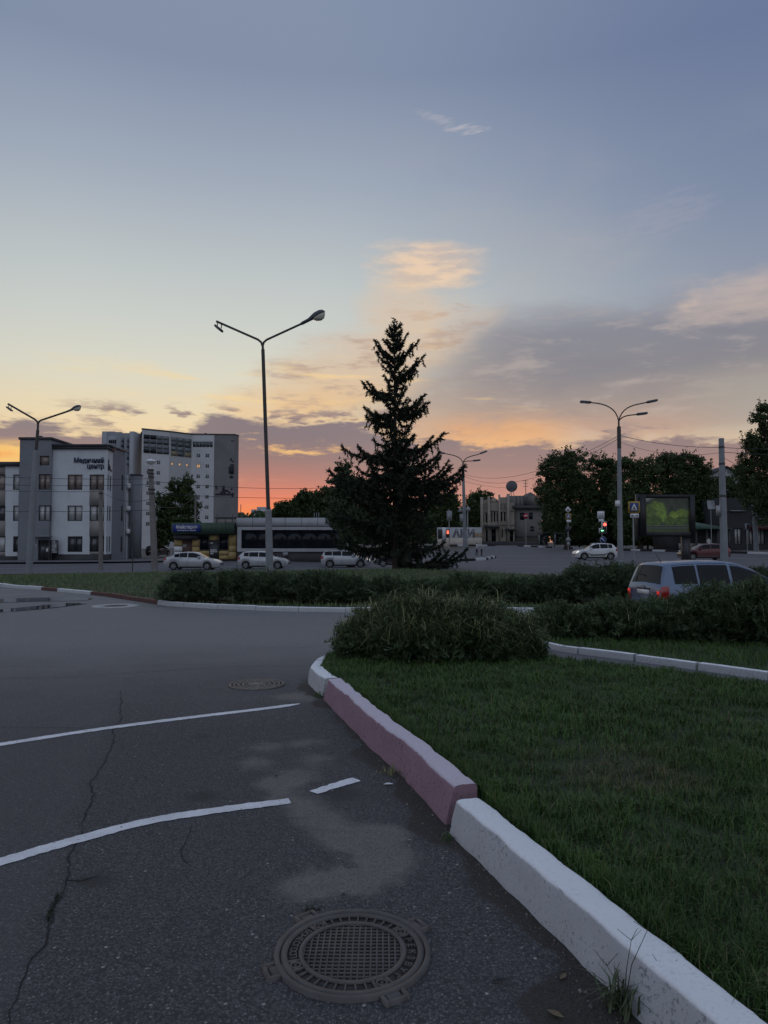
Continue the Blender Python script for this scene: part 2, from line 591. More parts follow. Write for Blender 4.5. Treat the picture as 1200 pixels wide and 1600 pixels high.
def resample(pts, step):
    pts = [np.array(p[:2], float) for p in pts]
    out = [pts[0]]
    for a, b in zip(pts[:-1], pts[1:]):
        L = np.linalg.norm(b - a)
        k = max(1, int(round(L / step)))
        for i in range(1, k + 1):
            out.append(a + (b - a) * i / k)
    return out
def rounded(pts, it=2):
    pts = [np.array(p[:2], float) for p in pts]
    for _ in range(it):
        q = [pts[0]]
        for a, b in zip(pts[:-1], pts[1:]):
            q += [a * 0.75 + b * 0.25, a * 0.25 + b * 0.75]
        q.append(pts[-1])
        pts = q
    return pts

from mathutils import noise as mnoise
def sweep(name, line, prof, mat, parent=None, amp=0.0, nscale=6.0, ends=True):
    """prof: (u, v) u to the right of the line, v above ground; line: (x, y) points"""
    L = [np.array(p[:2], float) for p in line]
    n, k = len(L), len(prof)
    verts, faces = [], []
    for i in range(n):
        d = L[min(i + 1, n - 1)] - L[max(i - 1, 0)]
        d /= np.linalg.norm(d) + 1e-9
        r = np.array([d[1], -d[0]])
        z = H(*L[i])
        for u, v in prof:
            p = L[i] + r * u
            q = Vector((p[0], p[1], z + v))
            if amp and v > -0.01:
                w = mnoise.noise_vector(q * nscale) * amp + mnoise.noise_vector(q * nscale * 5) * amp * 0.35
                q += w
            verts.append(tuple(q))
    for i in range(n - 1):
        for j in range(k - 1):
            a = i * k + j
            faces.append((a, a + 1, a + k + 1, a + k))
    if ends:
        faces.append(tuple(range(k - 1, -1, -1)))
        faces.append(tuple((n - 1) * k + j for j in range(k)))
    o = mesh_np(name, verts, faces, mat, parent, True)
    bm = bmesh.new(); bm.from_mesh(o.data)
    bmesh.ops.recalc_face_normals(bm, faces=bm.faces[:])
    bm.to_mesh(o.data); bm.free()
    o.data.set_sharp_from_angle(angle=math.radians(50))
    return o
# ------------------------------------------------------------------ ground surfaces
KB = GP([(1001, 1597), (702, 1302)])       # foot of the near white kerb
kd = (KB[0] - KB[1]).normalized()
KB = [KB[0] + kd * 1.9, KB[0], KB[0].lerp(KB[1], 0.45), KB[1]]
KPINK = GP([(697, 1289), (630, 1215), (579, 1170), (505, 1093)])
KCORN = GP([(504, 1088), (492, 1080), (481, 1067)])
KBACK = GP([(481, 1063), (487, 1049), (500, 1037), (545, 1026), (600, 1019)])
KBACK += [Vector((1.1, 12.6, 0)), Vector((1.75, 12.2, 0)), Vector((2.0, 11.5, 0))]

def asphalt(name, base, near=True, tint=(1.0, 1.0, 1.08)):
    m, n, b = mat_new(name)
    p = coords(n)
    px_, py_, pz_ = n.xyz(p)
    flat = n.vec(px_, py_, 0.0)
    big = n.noise(flat, 0.35, 5, 0.6)
    mid = n.noise(flat, 3.0, 5, 0.65)
    fine = n.noise(flat, 60, 3, 0.7)
    c = n.ramp(n.math('MULTIPLY_ADD', mid, 0.5, big * 0.5), [(0.3, tuple(base * 0.72 * t for t in tint)), (0.5, tuple(base * t for t in tint)), (0.7, tuple(base * 1.3 * t for t in tint))])
    c = n.mix(n.smooth(0.35, 0.75, fine) * 0.5, c, tuple(base * 1.9 * t for t in tint))
    h = fine
    if near:
        chips = n.voro(flat, 78, 'F1', 1)
        cr = n.xyz(chips)[0]
        cd = n.voro(flat, 78, 'F1', 0)
        stone = n.smooth(0.42, 0.2, cd)
        pick = n.smooth(0.55, 1.0, cr)
        cell = n.ramp(cr, [(0.0, (0.020, 0.020, 0.023)), (0.35, (0.068, 0.068, 0.073)), (0.7, (0.13, 0.13, 0.137)), (0.9, (0.25, 0.25, 0.255)), (1.0, (0.40, 0.40, 0.40))])
        worn_k = n.smooth(0.30, 0.62, n.noise(flat, 0.9, 4, 0.6))
        c = n.mix(stone * n.math('MULTIPLY_ADD', worn_k, 0.35, 0.6), c, cell)
        c = n.mix(n.smooth(0.42, 0.62, cd) * 0.75, c, (0.018, 0.018, 0.021))
        big_chip = n.voro(flat, 13, 'F1', 0)
        cr2 = n.xyz(n.voro(flat, 13, 'F1', 1))[1]
        c = n.mix(n.smooth(0.12, 0.07, big_chip) * n.smooth(0.55, 0.62, cr2), c, (0.36, 0.35, 0.34))
        h = n.math('MULTIPLY_ADD', stone, 0.8, fine * 0.5)
        # older, smoother surface to the left of the long seam
        seam = G(190, 1075); seam2 = G(20, 1600)
        nx, ny = -(seam.y - seam2.y), (seam.x - seam2.x)
        ln = math.hypot(nx, ny); nx /= ln; ny /= ln
        sd = (px_ - seam.x) * nx + (py_ - seam.y) * ny + (mid - 0.5) * 0.3
        old = n.smooth(-0.05, 0.12, sd)
        c = n.mix(old * 0.22, c, tuple(base * 1.22 * t for t in (1, 0.99, 1.02)))
        # older pale surface beyond the cross cracks
        c = n.mix(n.smooth(6.0, 15.0, py_ + (big - 0.5) * 5.0 + (mid - 0.5) * 1.5) * 0.85, c, n.mix(n.smooth(0.3, 0.7, fine), tuple(base * 1.75 for _ in range(3)), tuple(base * 2.7 for _ in range(3))))
        # dark worn spots
        for q, r in ((G(320, 1243), 0.16), (G(318, 1150), 0.13), (G(150, 1375), 0.10), (G(530, 1240), 0.22)):
            dd = n.vmath('DISTANCE', flat, (q.x, q.y, 0.0)) + (mid - 0.5) * 0.3 + (fine - 0.5) * 0.1
            c = n.mix(n.smooth(r, r * 0.2, dd) * 0.75, c, tuple(base * 0.35 for _ in range(3)))
        # blown sand
        sand = None
        f2_ = n.noise(flat, 9.0, 4, 0.65)
        for q, r in ((G(398, 1192), .17), (G(412, 1166), .16), (G(480, 1160), .17), (G(494, 1186), .16), (G(468, 1212), .18), (G(428, 1224), .15), (G(448, 1246), .17), (G(484, 1266), .16), (G(508, 1290), .15),
                     (G(545, 1312), .16), (G(588, 1318), .17), (G(618, 1345), .15), (G(575, 1368), .16), (G(520, 1380), .15), (G(468, 1386), .14), (G(556, 1345), .13), (G(600, 1300), .13), (G(575, 1098), .28), (G(500, 1090), .3), (G(450, 1088), .22)):
            dd = n.vmath('DISTANCE', flat, (q.x, q.y, 0.0)) / (r * 1.15)
            k = (dd * dd * -1.0).exp()
            sand = k if sand is None else sand + k
        sand = n.smooth(0.30, 1.25, sand + (mid - 0.5) * 1.1 + (f2_ - 0.5) * 0.9 + (fine - 0.5) * 0.3)
        for q, r in ((G(444, 1184), .17), (G(528, 1338), .10), (G(508, 1352), .09), (G(548, 1352), .05)):
            void = n.vmath('DISTANCE', flat, (q.x, q.y, 0.0)) + (mid - 0.5) * 0.15
            sand = sand * n.math('MULTIPLY_ADD', n.smooth(r, r * 0.4, void), -0.75, 1.0)
        c = n.mix(sand * n.math('MULTIPLY_ADD', f2_, 0.5, 0.45), c, n.mix(fine, (0.15, 0.14, 0.125), (0.27, 0.25, 0.225)))
        # soil washed against the kerb
        a0, a1 = KB[2], KPINK[-1]
        tx, ty = a1.x - a0.x, a1.y - a0.y
        ln = math.hypot(tx, ty)
        kx, ky = -ty / ln, tx / ln
        sd = (px_ - a0.x) * kx + (py_ - a0.y) * ky
        wob = (n.noise(flat, 1.6, 4, 0.6) - 0.5) * 0.5
        wide = n.smooth(3.0, 2.6, py_) * 0.26 + 0.09 + n.smooth(0.4, 0.0, (py_ - 4.3).abs()) * 0.12 + n.smooth(0.5, 0.0, (py_ - 5.6).abs()) * 0.12
        soil = n.smooth(0.03, -0.03, sd - wide - wob) * n.smooth(9.5, 8.6, py_)
        dirt = n.mix(n.noise(flat, 45, 3, 0.7), (0.018, 0.016, 0.015), (0.075, 0.063, 0.052))
        c = n.mix(soil * 0.92, c, dirt)
        h = n.math('MULTIPLY_ADD', soil, -0.3, h)
    n.put(b.inputs['Base Color'], c)
    n.put(b.inputs['Roughness'], n.math('MULTIPLY_ADD', mid, 0.25, 0.68))
    b.inputs['Specular IOR Level'].default_value = 0.35
    bump(n, b, h, 1.0 if near else 0.3, 0.010)
    return m

M_lot = asphalt('worn_asphalt', 0.107, tint=(1.0, 1.0, 1.02))
M_road = asphalt('street_asphalt', 0.105, near=False)
M_yard = surf('yard_ground', (0.09, 0.085, 0.075), 0.9, 0.3, 0.2, 0.3, 5)
M_soil = surf('lawn_soil', (0.030, 0.042, 0.018), 0.95, 0.4, 2.0, 0.5, 30, 0.02)
M_path = asphalt('path_asphalt', 0.10, near=False)
M_white_paint = None

def painted(name, color, wear):
    m, n, b = mat_new(name)
    p = coords(n)
    a = n.noise(p, 26, 5, 0.7)
    c = n.mix(n.smooth(0.35, 0.7, n.noise(p, 4, 4, 0.6)), tuple(v * 0.82 for v in color), color)
    cr = n.voro(n.vmath('ADD', p, n.vmath('SCALE', n.noise(p, 6, 3, 0.6, 0, True))), 14, 'DISTANCE_TO_EDGE', 0)
    c = n.mix(n.smooth(0.03, 0.0, cr) * 0.5, c, (0.09, 0.09, 0.10))
    c = n.mix(n.smooth(wear, wear + 0.06, a), c, (0.085, 0.085, 0.095))
    n.put(b.inputs['Base Color'], c)
    b.inputs['Roughness'].default_value = 0.75
    bump(n, b, n.noise(p, 120, 3, 0.7), 0.5, 0.004)
    return m
M_line = painted('road_paint', (0.84, 0.85, 0.88), 0.62)
M_line_far = painted('old_road_paint', (0.42, 0.43, 0.46), 0.56)

# wide ground to the horizon
gx = np.concatenate([[-2500, -1200, -600, -400, -300], np.arange(-240, 241, 12), [300, 400, 600, 1200, 2500]]).astype(float)
gy = np.concatenate([[-300, -100, -40], np.arange(-12, 400, 8), [420, 600, 1000, 1800, 3500]]).astype(float)
GX, GY = np.meshgrid(gx, gy)
gv = np.stack([GX, GY, Hn(GX, GY) - 0.25], -1).reshape(-1, 3)
nx_, ny_ = len(gx), len(gy)
ii = (np.arange(ny_ - 1)[:, None] * nx_ + np.arange(nx_ - 1)[None, :]).ravel()
ground = mesh_np('ground', gv, np.stack([ii, ii + 1, ii + nx_ + 1, ii + nx_], 1), M_yard, None, True)
ground['kind'] = 'structure'

# parking lot
lot_poly = [(-44, -8), (30, -8), (30, 24), (9.5, 24.6), (-1, 24.8), (-9, 27), (-22, 40), (-44, 48)]
lot = sheet('parking_lot', lot_poly, 0.0, M_lot, 1.0, kind='structure')

# street and the crossing beyond the lawn
str_near = [(-500, 897), (-150, 897), (0, 897), (240, 894), (520, 891), (640, 890), (760, 894), (880, 901), (960, 904), (1100, 902), (1230, 902), (1700, 910)]
str_far = [(1700, 867), (1230, 864.5), (1000, 861), (900, 856.5), (840, 853.5), (760, 853), (700, 862), (640, 872), (540, 877), (270, 878), (0, 881), (-500, 881)]
street = sheet('street', [(p.x, p.y) for p in GP(str_near)] + [(p.x, p.y) for p in GP(str_far)], -0.02, M_road, 4.0, kind='structure')
# pavement strips on the far side
pav = sheet('pavement', [(p.x, p.y) for p in GP([(-400, 879.5), (0, 879.5), (270, 876.6), (540, 875.6), (640, 871)])] + [(p.x, p.y + 9) for p in GP([(640, 871), (540, 875.6), (270, 876.6), (0, 879.5), (-400, 879.5)])], 0.06,
            surf('pavement_slab', (0.13, 0.13, 0.14), 0.85, 0.2, 0.5, 0.2, 20), 4.0, kind='structure')

# near lawn, path behind it, hedge island, lawn along the street
lawn_z = 0.13
kin = [(p.x + 0.10, p.y + 0.03) for p in KB + KPINK]
lawn_poly = kin + [(KCORN[2].x + 0.12, KCORN[2].y + 0.06)] + [(p.x + 0.1, p.y - 0.06) for p in KBACK[2:5]] + [(1.1, 12.45), (1.65, 12.05), (1.9, 11.5)] \
    + [(p.x, p.y) for p in GP([(880, 1033), (1040, 1050), (1200, 1074), (1400, 1108)], 0.1)] + [(7.5, 6), (7.5, 1.0)]
lawn = sheet('lawn', lawn_poly, lawn_z, M_soil, 0.5, kind='structure', rough=0.012)
path = sheet('footpath', [(p.x, p.y) for p in GP([(868, 1044), (1040, 1064), (1200, 1090), (1420, 1130), (1420, 1085), (1200, 1054), (1040, 1032), (848, 1008)])], 0.02, M_path, 0.8, kind='structure')
KR = GP([(838, 1004), (846, 1013), (880, 1021), (967, 1032), (1079, 1048), (1148, 1058), (1200, 1066), (1300, 1081), (1420, 1101)], 0.0)
isl = [(p.x + 0.02, p.y + 0.08) for p in KR] + [(11, 13.2), (3.2, 15.2)]
island = sheet('planting_bed', isl, 0.10, M_soil, 0.7, kind='structure', rough=0.02)
KF = GP([(-120, 900), (10, 918), (85, 924), (165, 932), (235, 943), (262, 947), (330, 951), (430, 955), (540, 957), (640, 956), (790, 957), (930, 959)], 0.0)
KF += [Vector((9.0, 22.9, 0)), Vector((16, 24.5, 0)), Vector((28, 26.5, 0))]
med_back = GP([(-600, 899), (-150, 899), (0, 898), (240, 894), (520, 890), (640, 889), (760, 893), (880, 900), (960, 903), (1100, 901), (1230, 901), (1700, 908)], 0.12)
verge = sheet('verge', [(p.x, p.y + 0.08) for p in KF] + [(p.x, p.y) for p in reversed(med_back)], 0.10, M_soil, 2.0, kind='structure')

# ------------------------------------------------------------------ kerbs
def limewash(name, top, side):
    """brushed on paint over rough concrete: paler on upward faces, darker on the sides"""
    m, n, b = mat_new(name)
    p = coords(n)
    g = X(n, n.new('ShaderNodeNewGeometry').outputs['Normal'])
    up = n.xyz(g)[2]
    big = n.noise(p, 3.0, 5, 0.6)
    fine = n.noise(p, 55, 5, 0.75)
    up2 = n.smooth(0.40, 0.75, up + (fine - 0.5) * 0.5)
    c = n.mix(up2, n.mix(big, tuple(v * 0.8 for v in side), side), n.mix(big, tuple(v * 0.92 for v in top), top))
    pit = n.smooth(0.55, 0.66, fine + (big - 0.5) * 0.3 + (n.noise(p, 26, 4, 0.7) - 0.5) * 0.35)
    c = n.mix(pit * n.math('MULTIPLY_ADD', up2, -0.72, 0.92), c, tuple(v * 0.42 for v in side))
    n.put(b.inputs['Base Color'], c)
    b.inputs['Roughness'].default_value = 0.9
    b.inputs['Specular IOR Level'].default_value = 0.2
    bump(n, b, n.math('MULTIPLY_ADD', fine, 0.7, n.noise(p, 160, 3, 0.6) * 0.4), 0.7, 0.010)
    return m
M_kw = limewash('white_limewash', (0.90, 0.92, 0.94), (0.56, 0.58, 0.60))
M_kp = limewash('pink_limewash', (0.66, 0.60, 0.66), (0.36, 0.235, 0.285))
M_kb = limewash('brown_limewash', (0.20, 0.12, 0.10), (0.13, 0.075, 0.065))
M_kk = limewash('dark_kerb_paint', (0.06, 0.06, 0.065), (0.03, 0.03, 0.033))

def prof(w, h, lean=0.03, r=0.02, nside=6, ntop=6):
    pts = [(0.0, -0.1)]
    for i in range(nside + 1):
        t = i / nside
        pts.append((lean * t, (h - r) * t))
    pts.append((lean + r * 0.3, h - r * 0.3))
    for i in range(ntop + 1):
        t = i / ntop
        pts.append((lean + r + (w - lean - 2 * r) * t, h))
    pts += [(w - r * 0.3, h - r * 0.3), (w, h - r), (w, -0.1)]
    return pts

nk = thing('near_kerb', (0, 0, 0), 'rough pink and white limewashed kerb along the near lawn', 'kerb')
nk.name = 'kerb'
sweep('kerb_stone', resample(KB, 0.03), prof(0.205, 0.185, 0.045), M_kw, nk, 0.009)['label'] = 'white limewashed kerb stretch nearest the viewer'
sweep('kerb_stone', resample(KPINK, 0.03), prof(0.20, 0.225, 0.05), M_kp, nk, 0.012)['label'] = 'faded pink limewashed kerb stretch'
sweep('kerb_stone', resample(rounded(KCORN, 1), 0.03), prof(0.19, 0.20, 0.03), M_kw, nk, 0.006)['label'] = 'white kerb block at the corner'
kb = resample(rounded(KBACK, 2), 0.05)
cut = list(range(0, len(kb), 22)) + [len(kb) - 1]
for a, b_ in zip(cut[:-1], cut[1:]):
    if b_ - a > 2:
        sweep('kerb_stone', kb[a:b_ + 1][0:-1] if b_ != cut[-1] else kb[a:b_ + 1], prof(0.15, 0.12, 0.01, 0.015, 3, 3), M_kw, nk, 0.003)

rk = thing('kerb', (0, 0, 0), 'white block kerb in front of the right hand juniper hedge', 'kerb')
kr = rounded(KR, 1)
kl = resample(kr, 0.05)
cut = list(range(0, len(kl), 22)) + [len(kl) - 1]
for a, b_ in zip(cut[:-1], cut[1:]):
    if b_ - a > 3:
        sweep('kerb_stone', list(reversed(kl[a:b_ - 0]))[1:] if False else kl[a:b_], [(-u, v) for u, v in prof(0.11, 0.125 + random.uniform(-.006, .006), 0.006, 0.010, 3, 3)], M_kw, rk, 0.002)

fk = thing('kerb', (0, 0, 0), 'long white and brown kerb between parking lot and verge', 'kerb')
fl = resample(KF, 0.25)
cut = list(range(0, len(fl), 6)) + [len(fl) - 1]
for a, b_ in zip(cut[:-1], cut[1:]):
    q = fl[a:b_ + 1]
    if len(q) < 2: continue
    q = [q[0] + (q[-1] - q[0]) * 0.006] + q[1:-1] + [q[-1] - (q[-1] - q[0]) * 0.006]
    pxx = 600 + FPX * q[0][0] / max(q[0][1], 1)
    brown = (44 < pxx < 88) or (140 < pxx < 222)
    sweep('kerb_stone', q, [(-u, v) for u, v in prof(0.17, 0.15 + random.uniform(-.012, .012), 0.01, 0.015, 2, 2)], M_kb if brown else M_kw, fk, 0.004)

# striped kerbs on the crossing
def striped(pts, label, seg=1.6, h=0.2, w=0.3, flip=False):
    root = thing('kerb', (0, 0, 0), label, 'kerb')
    l = resample(GP(pts), 0.8)
    L = [l[0]]
    k = 0
    step = max(1, int(round(seg / 0.8)))
    for a in range(0, len(l) - 1, step):
        q = l[a:a + step + 1]
        if len(q) < 2: continue
        q = [q[0] + (q[-1] - q[0]) * 0.004] + q[1:-1] + [q[-1] - (q[-1] - q[0]) * 0.004]
        sweep('kerb_stone', q, [(-u, v) for u, v in prof(w, h, 0.02, 0.02, 1, 1)], M_kw if k % 2 else M_kk, root)
        k += 1
striped([(880, 856.8), (950, 858.8), (1000, 861), (1090, 863), (1200, 866), (1330, 869)], 'black and white kerb behind the billboard and cars', 2.4)
striped([(700, 852.5), (772, 853)], 'black and white kerb in front of the graffiti wall', 2.4)
striped([(808, 853.6), (860, 856)], 'black and white kerb by the bus stop', 2.4)
striped([(718, 877), (735, 876.5), (760, 875), (775, 871.5)], 'striped kerb round the nose of the traffic island', 1.6, 0.25, 0.35)
sheet('traffic_island', [(p.x, p.y + .2) for p in GP([(700, 877.5), (735, 876.5), (760, 875), (775, 871.5), (740, 869.5), (700, 871)])], 0.12, M_path, 3.0, kind='structure')

# ------------------------------------------------------------------ painted lines
def strip(name, pts, w, mat, dz=0.004, parent=None, jag=0.006, step=0.03, end_jag=0.0):
    L = resample(rounded(pts, 2) if name == 'painted_line' else [(p.x, p.y) for p in pts], step)
    n = len(L)
    v, f = [], []
    for i in range(n):
        d = L[min(i + 1, n - 1)] - L[max(i - 1, 0)]
        d /= np.linalg.norm(d) + 1e-9
        r = np.array([d[1], -d[0]])
        ww = w(i / (n - 1)) if callable(w) else w
        a = L[i] + r * (ww / 2 + random.uniform(-jag, jag))
        c = L[i] - r * (ww / 2 + random.uniform(-jag, jag))
        v.append((a[0], a[1], H(*a) + dz)); v.append((c[0], c[1], H(*c) + dz))
    for i in range(n - 1):
        f.append((2 * i, 2 * i + 2, 2 * i + 3, 2 * i + 1))
    o = mesh_np(name, v, f, mat, parent)
    for p in o.data.polygons:
        if p.normal.z < 0: p.flip()
    return o
taper = lambda t: 0.105 * min(1, 0.25 + (1 - t) * 14)
strip('painted_line', GP([(-120, 1181), (0, 1164), (150, 1140), (300, 1121), (420, 1107), (468, 1100)]), taper, M_line, parent=lot)
strip('painted_line', GP([(-200, 1412), (0, 1347), (120, 1312), (230, 1283), (340, 1266), (453, 1252)]), 0.105, M_line, parent=lot)
strip('painted_line', GP([(490, 1239), (520, 1229), (557, 1218)]), lambda t: 0.08 + 0.02 * t, M_line, parent=lot, jag=0.008, step=0.03)
strip('painted_line', GP([(-60, 934), (0, 930.5), (50, 927.5)]), 0.16, M_line_far, parent=lot)
strip('painted_line', GP([(-60, 924), (0, 922.5), (22, 921)]), 0.16, M_line_far, parent=lot)
# lane lines on the street
for pts, w in (([(770, 868.6), (860, 868.6), (960, 869)], 0.35), ([(790, 875.4), (900, 875.0), (1040, 875)], 0.35), ([(745, 886), (860, 885)], 0.3), ([(0, 888.5), (120, 887.4)], 0.25), ([(1128, 872.5), (1210, 873)], 0.35),
               ([(1010, 868), (1060, 867.6)], 0.4), ([(450, 881.5), (520, 881)], 0.25)):
    strip('painted_line', GP(pts), w, M_line_far, dz=0.004, parent=street, jag=0.02, step=0.8)

# ------------------------------------------------------------------ cracks in the lot
M_crack = surf('crack_shadow', (0.016, 0.016, 0.018), 0.95, 0.4, 20, 0.3)
def crack(pts, w, wob, step=0.03):
    L = resample([(p.x, p.y) for p in GP(pts)], step)
    q = []
    for i, a in enumerate(L):
        k = mnoise.noise_vector(Vector((a[0] * 2.2, a[1] * 2.2, len(pts)))) * wob + mnoise.noise_vector(Vector((a[0] * 11, a[1] * 11, 3.3))) * wob * 0.5
        q.append(Vector((a[0] + k.x, a[1] + k.y, 0)))
    fw = lambda t: max(0.002, w * (0.55 + 0.9 * (mnoise.noise(Vector((t * 31, w * 90, 1))) + 0.25)) * min(1, t * 10 + .1, (1 - t) * 10 + .1))
    return strip('crack', q, fw, M_crack, 0.003, lot, 0.0, step)
crack([(192, 1075), (188, 1120), (176, 1160), (160, 1195), (145, 1230), (133, 1275), (122, 1310), (112, 1340), (104, 1375), (85, 1410), (70, 1455), (50, 1510), (22, 1590), (-10, 1660)], 0.011, 0.05)
crack([(100, 1376), (128, 1376), (152, 1370)], 0.010, 0.02)
crack([(-20, 1137), (60, 1137), (140, 1138)], 0.010, 0.03, 0.06)
crack([(-40, 1062), (120, 1058), (260, 1048), (380, 1041), (490, 1041)], 0.014, 0.05, 0.08)
crack([(-40, 1043), (150, 1041), (330, 1038), (470, 1032), (500, 1030)], 0.013, 0.05, 0.08)
crack([(300, 1290), (285, 1330), (300, 1355)], 0.006, 0.03)
crack([(190, 1165), (250, 1162), (330, 1155)], 0.006, 0.03, 0.05)
crack([(0, 990), (260, 985), (480, 978)], 0.016, 0.06, 0.12)
crack([(540, 1005), (470, 1012), (380, 1013)], 0.014, 0.05, 0.12)

# ------------------------------------------------------------------ puddles
def water():
    m, n, b = mat_new('puddle_water')
    p = coords(n)
    b.inputs['Base Color'].default_value = (0.012, 0.013, 0.015, 1)
    b.inputs['Roughness'].default_value = 0.02
    b.inputs['IOR'].default_value = 1.33
    b.inputs['Specular IOR Level'].default_value = 1.0
    bump(n, b, n.noise(p, 2.0, 2, 0.5), 0.02, 0.01)
    return m
M_water = water()
def puddle(pts, label):
    q = rounded([(p.x, p.y) for p in GP(pts)], 2)
    zz = np.mean([H(*p) for p in q]) + 0.012
    # level surface: the land is filled up to one height
    v = [(p[0], p[1], zz) for p in q]
    c = np.mean(np.array(v), 0)
    v.append(tuple(c))
    n = len(q)
    o = mesh_np('puddle', v, [(i, (i + 1) % n, n) for i in range(n)], M_water)
    for f in o.data.polygons:
        if f.normal.z < 0: f.flip()
    return tag(o, label, 'puddle')
puddle([(-60, 940), (0, 936), (60, 934), (130, 934), (150, 936), (128, 939), (60, 940), (0, 942), (-60, 944)], 'thin far puddle on the parking lot at the left edge')
puddle([(-60, 962), (0, 957), (60, 953), (118, 946), (140, 943), (118, 942), (60, 947), (0, 953), (-60, 957)], 'long bent near puddle on the parking lot at the left edge')

# ------------------------------------------------------------------ manholes
M_iron = surf('cast_iron', (0.105, 0.098, 0.095), 0.6, 0.25, 8, 0.6, 120, 0.002, 0.35, (0.13, 0.115, 0.10), 0.5)
M_iron_dark = surf('grimy_iron', (0.055, 0.052, 0.052), 0.8, 0.35, 14, 0.6, 90, 0.003, 0.1, (0.09, 0.08, 0.07), 0.6)
def ring(mb, r0, r1, z0, z1, n=72, a0=0.0, a1=2 * PI):
    full = abs(a1 - a0 - 2 * PI) < 1e-6
    k = n if full else n + 1
    v, f = [], []
    for i in range(k):
        t = a0 + (a1 - a0) * i / n
        c, s = math.cos(t), math.sin(t)
        v += [(r0 * c, r0 * s, z0), (r1 * c, r1 * s, z0), (r1 * c, r1 * s, z1), (r0 * c, r0 * s, z1)]
    for i in range(n):
        a, b = 4 * i, 4 * ((i + 1) % k)
        for q in range(4):
            f.append((a + q, b + q, b + (q + 1) % 4, a + (q + 1) % 4))
    if not full:
        f += [(0, 1, 2, 3), (4 * n + 3, 4 * n + 2, 4 * n + 1, 4 * n)]
    mb.add(v, f)
mc = G(551, 1489)
man = thing('manhole_cover', mc, 'round cast iron manhole cover with waffle grid and lettering in the foreground', 'manhole cover')
mb = MB()
ring(mb, 0.300, 0.322, -0.05, 0.016)
lug_a = []
for q in ((463, 1424), (657, 1447), (612, 1556), (432, 1520)):
    w = G(*q)
    lug_a.append(math.atan2(w.y - mc.y, w.x - mc.x))
for a in lug_a:
    M = Matrix.Rotation(a, 4, 'Z')
    mb.box(0.318, 0.372, -0.052, -0.036, -0.05, 0.0155, M)
    mb.box(0.318, 0.372, 0.036, 0.052, -0.05, 0.0155, M)
    mb.box(0.356, 0.3725, -0.0365, 0.0365, -0.05, 0.0152, M)
mb.build('frame', M_iron, man)
mb = MB()
mb.lathe([(0.297, -0.05), (0.297, 0.002)], 64)
cov = mb.build('cover', M_iron_dark, man)
mb = MB()
ring(mb, 0.268, 0.294, 0.0, 0.013)
ring(mb, 0.203, 0.222, 0.0, 0.013)
for a in lug_a:
    M = Matrix.Rotation(a, 4, 'Z')
    mb.box(0.290, 0.350, -0.030, 0.030, -0.02, 0.0125, M, 0.004)
    # collar around each boss
    T = Matrix.Translation((0.246 * math.cos(a), 0.246 * math.sin(a), 0))
    v0 = len(mb.v)
    ring(mb, 0.016, 0.024, 0.0, 0.0127, 16)
    mb.v[v0:] = [tuple(T @ Vector(p)) for p in mb.v[v0:]]
    mb.lathe([(0.007, 0.0), (0.007, 0.010)], 8, T)
    for s in (-1, 1):
        v0 = len(mb.v)
        ring(mb, 0.2215, 0.2685, 0.0, 0.0124, 3, a + s * 0.10, a + s * 0.10 + s * 0.05)
mb.build('rim', M_iron, cov)
mb = MB()
g = 0.0250
k = int(0.205 / g)
for i in range(-k, k + 1):
    x = i * g
    hlen = math.sqrt(max(0, 0.205 ** 2 - x * x))
    mb.box(x - 0.0034, x + 0.0034, -hlen, hlen, 0.0, 0.0095)
    mb.box(-hlen, hlen, x - 0.0034, x + 0.0034, 0.0, 0.0093)
wg = mb.build('waffle_grid', M_iron, cov)
# radial bars on two sectors, letters on the other two
la = sorted([a % (2 * PI) for a in lug_a])
secs = [(la[i], la[(i + 1) % 4] + (2 * PI if i == 3 else 0)) for i in range(4)]
mb = MB()
for a0, a1 in secs:
    mid = ((a0 + a1) / 2) % (2 * PI)
    if abs(math.cos(mid)) < 0.72:
        for j in range(1, 9):
            t = a0 + 0.19 + (a1 - a0 - 0.38) * (j - 0.5) / 8
            MB().box(0.223, 0.267, -0.0035, 0.0035, 0.0, 0.0118, Matrix.Rotation(t, 4, 'Z')).build('rib', M_iron, cov)
    else:
        word = 'БОНЕСГОСП' if math.cos(mid) < 0 else 'РЕКЗВУГ'
        m_ = len(word)
        for j, ch in enumerate(word):
            if math.cos(mid) < 0:
                t = a0 + 0.2 + (a1 - a0 - 0.4) * (j + 0.5) / m_
                rot = t + PI / 2
            else:
                t = a1 - 0.2 - (a1 - a0 - 0.4) * (j + 0.5) / m_
                rot = t - PI / 2
            c0 = 0.232 if math.cos(mid) > 0 else 0.258
            M = Matrix.Translation((c0 * math.cos(t), c0 * math.sin(t), 0.006)) @ Matrix.Rotation(rot, 4, 'Z')
            text_part('letter', ch, 0.040, M_iron, cov, M, 0.006, 'CENTER', 0.0006)

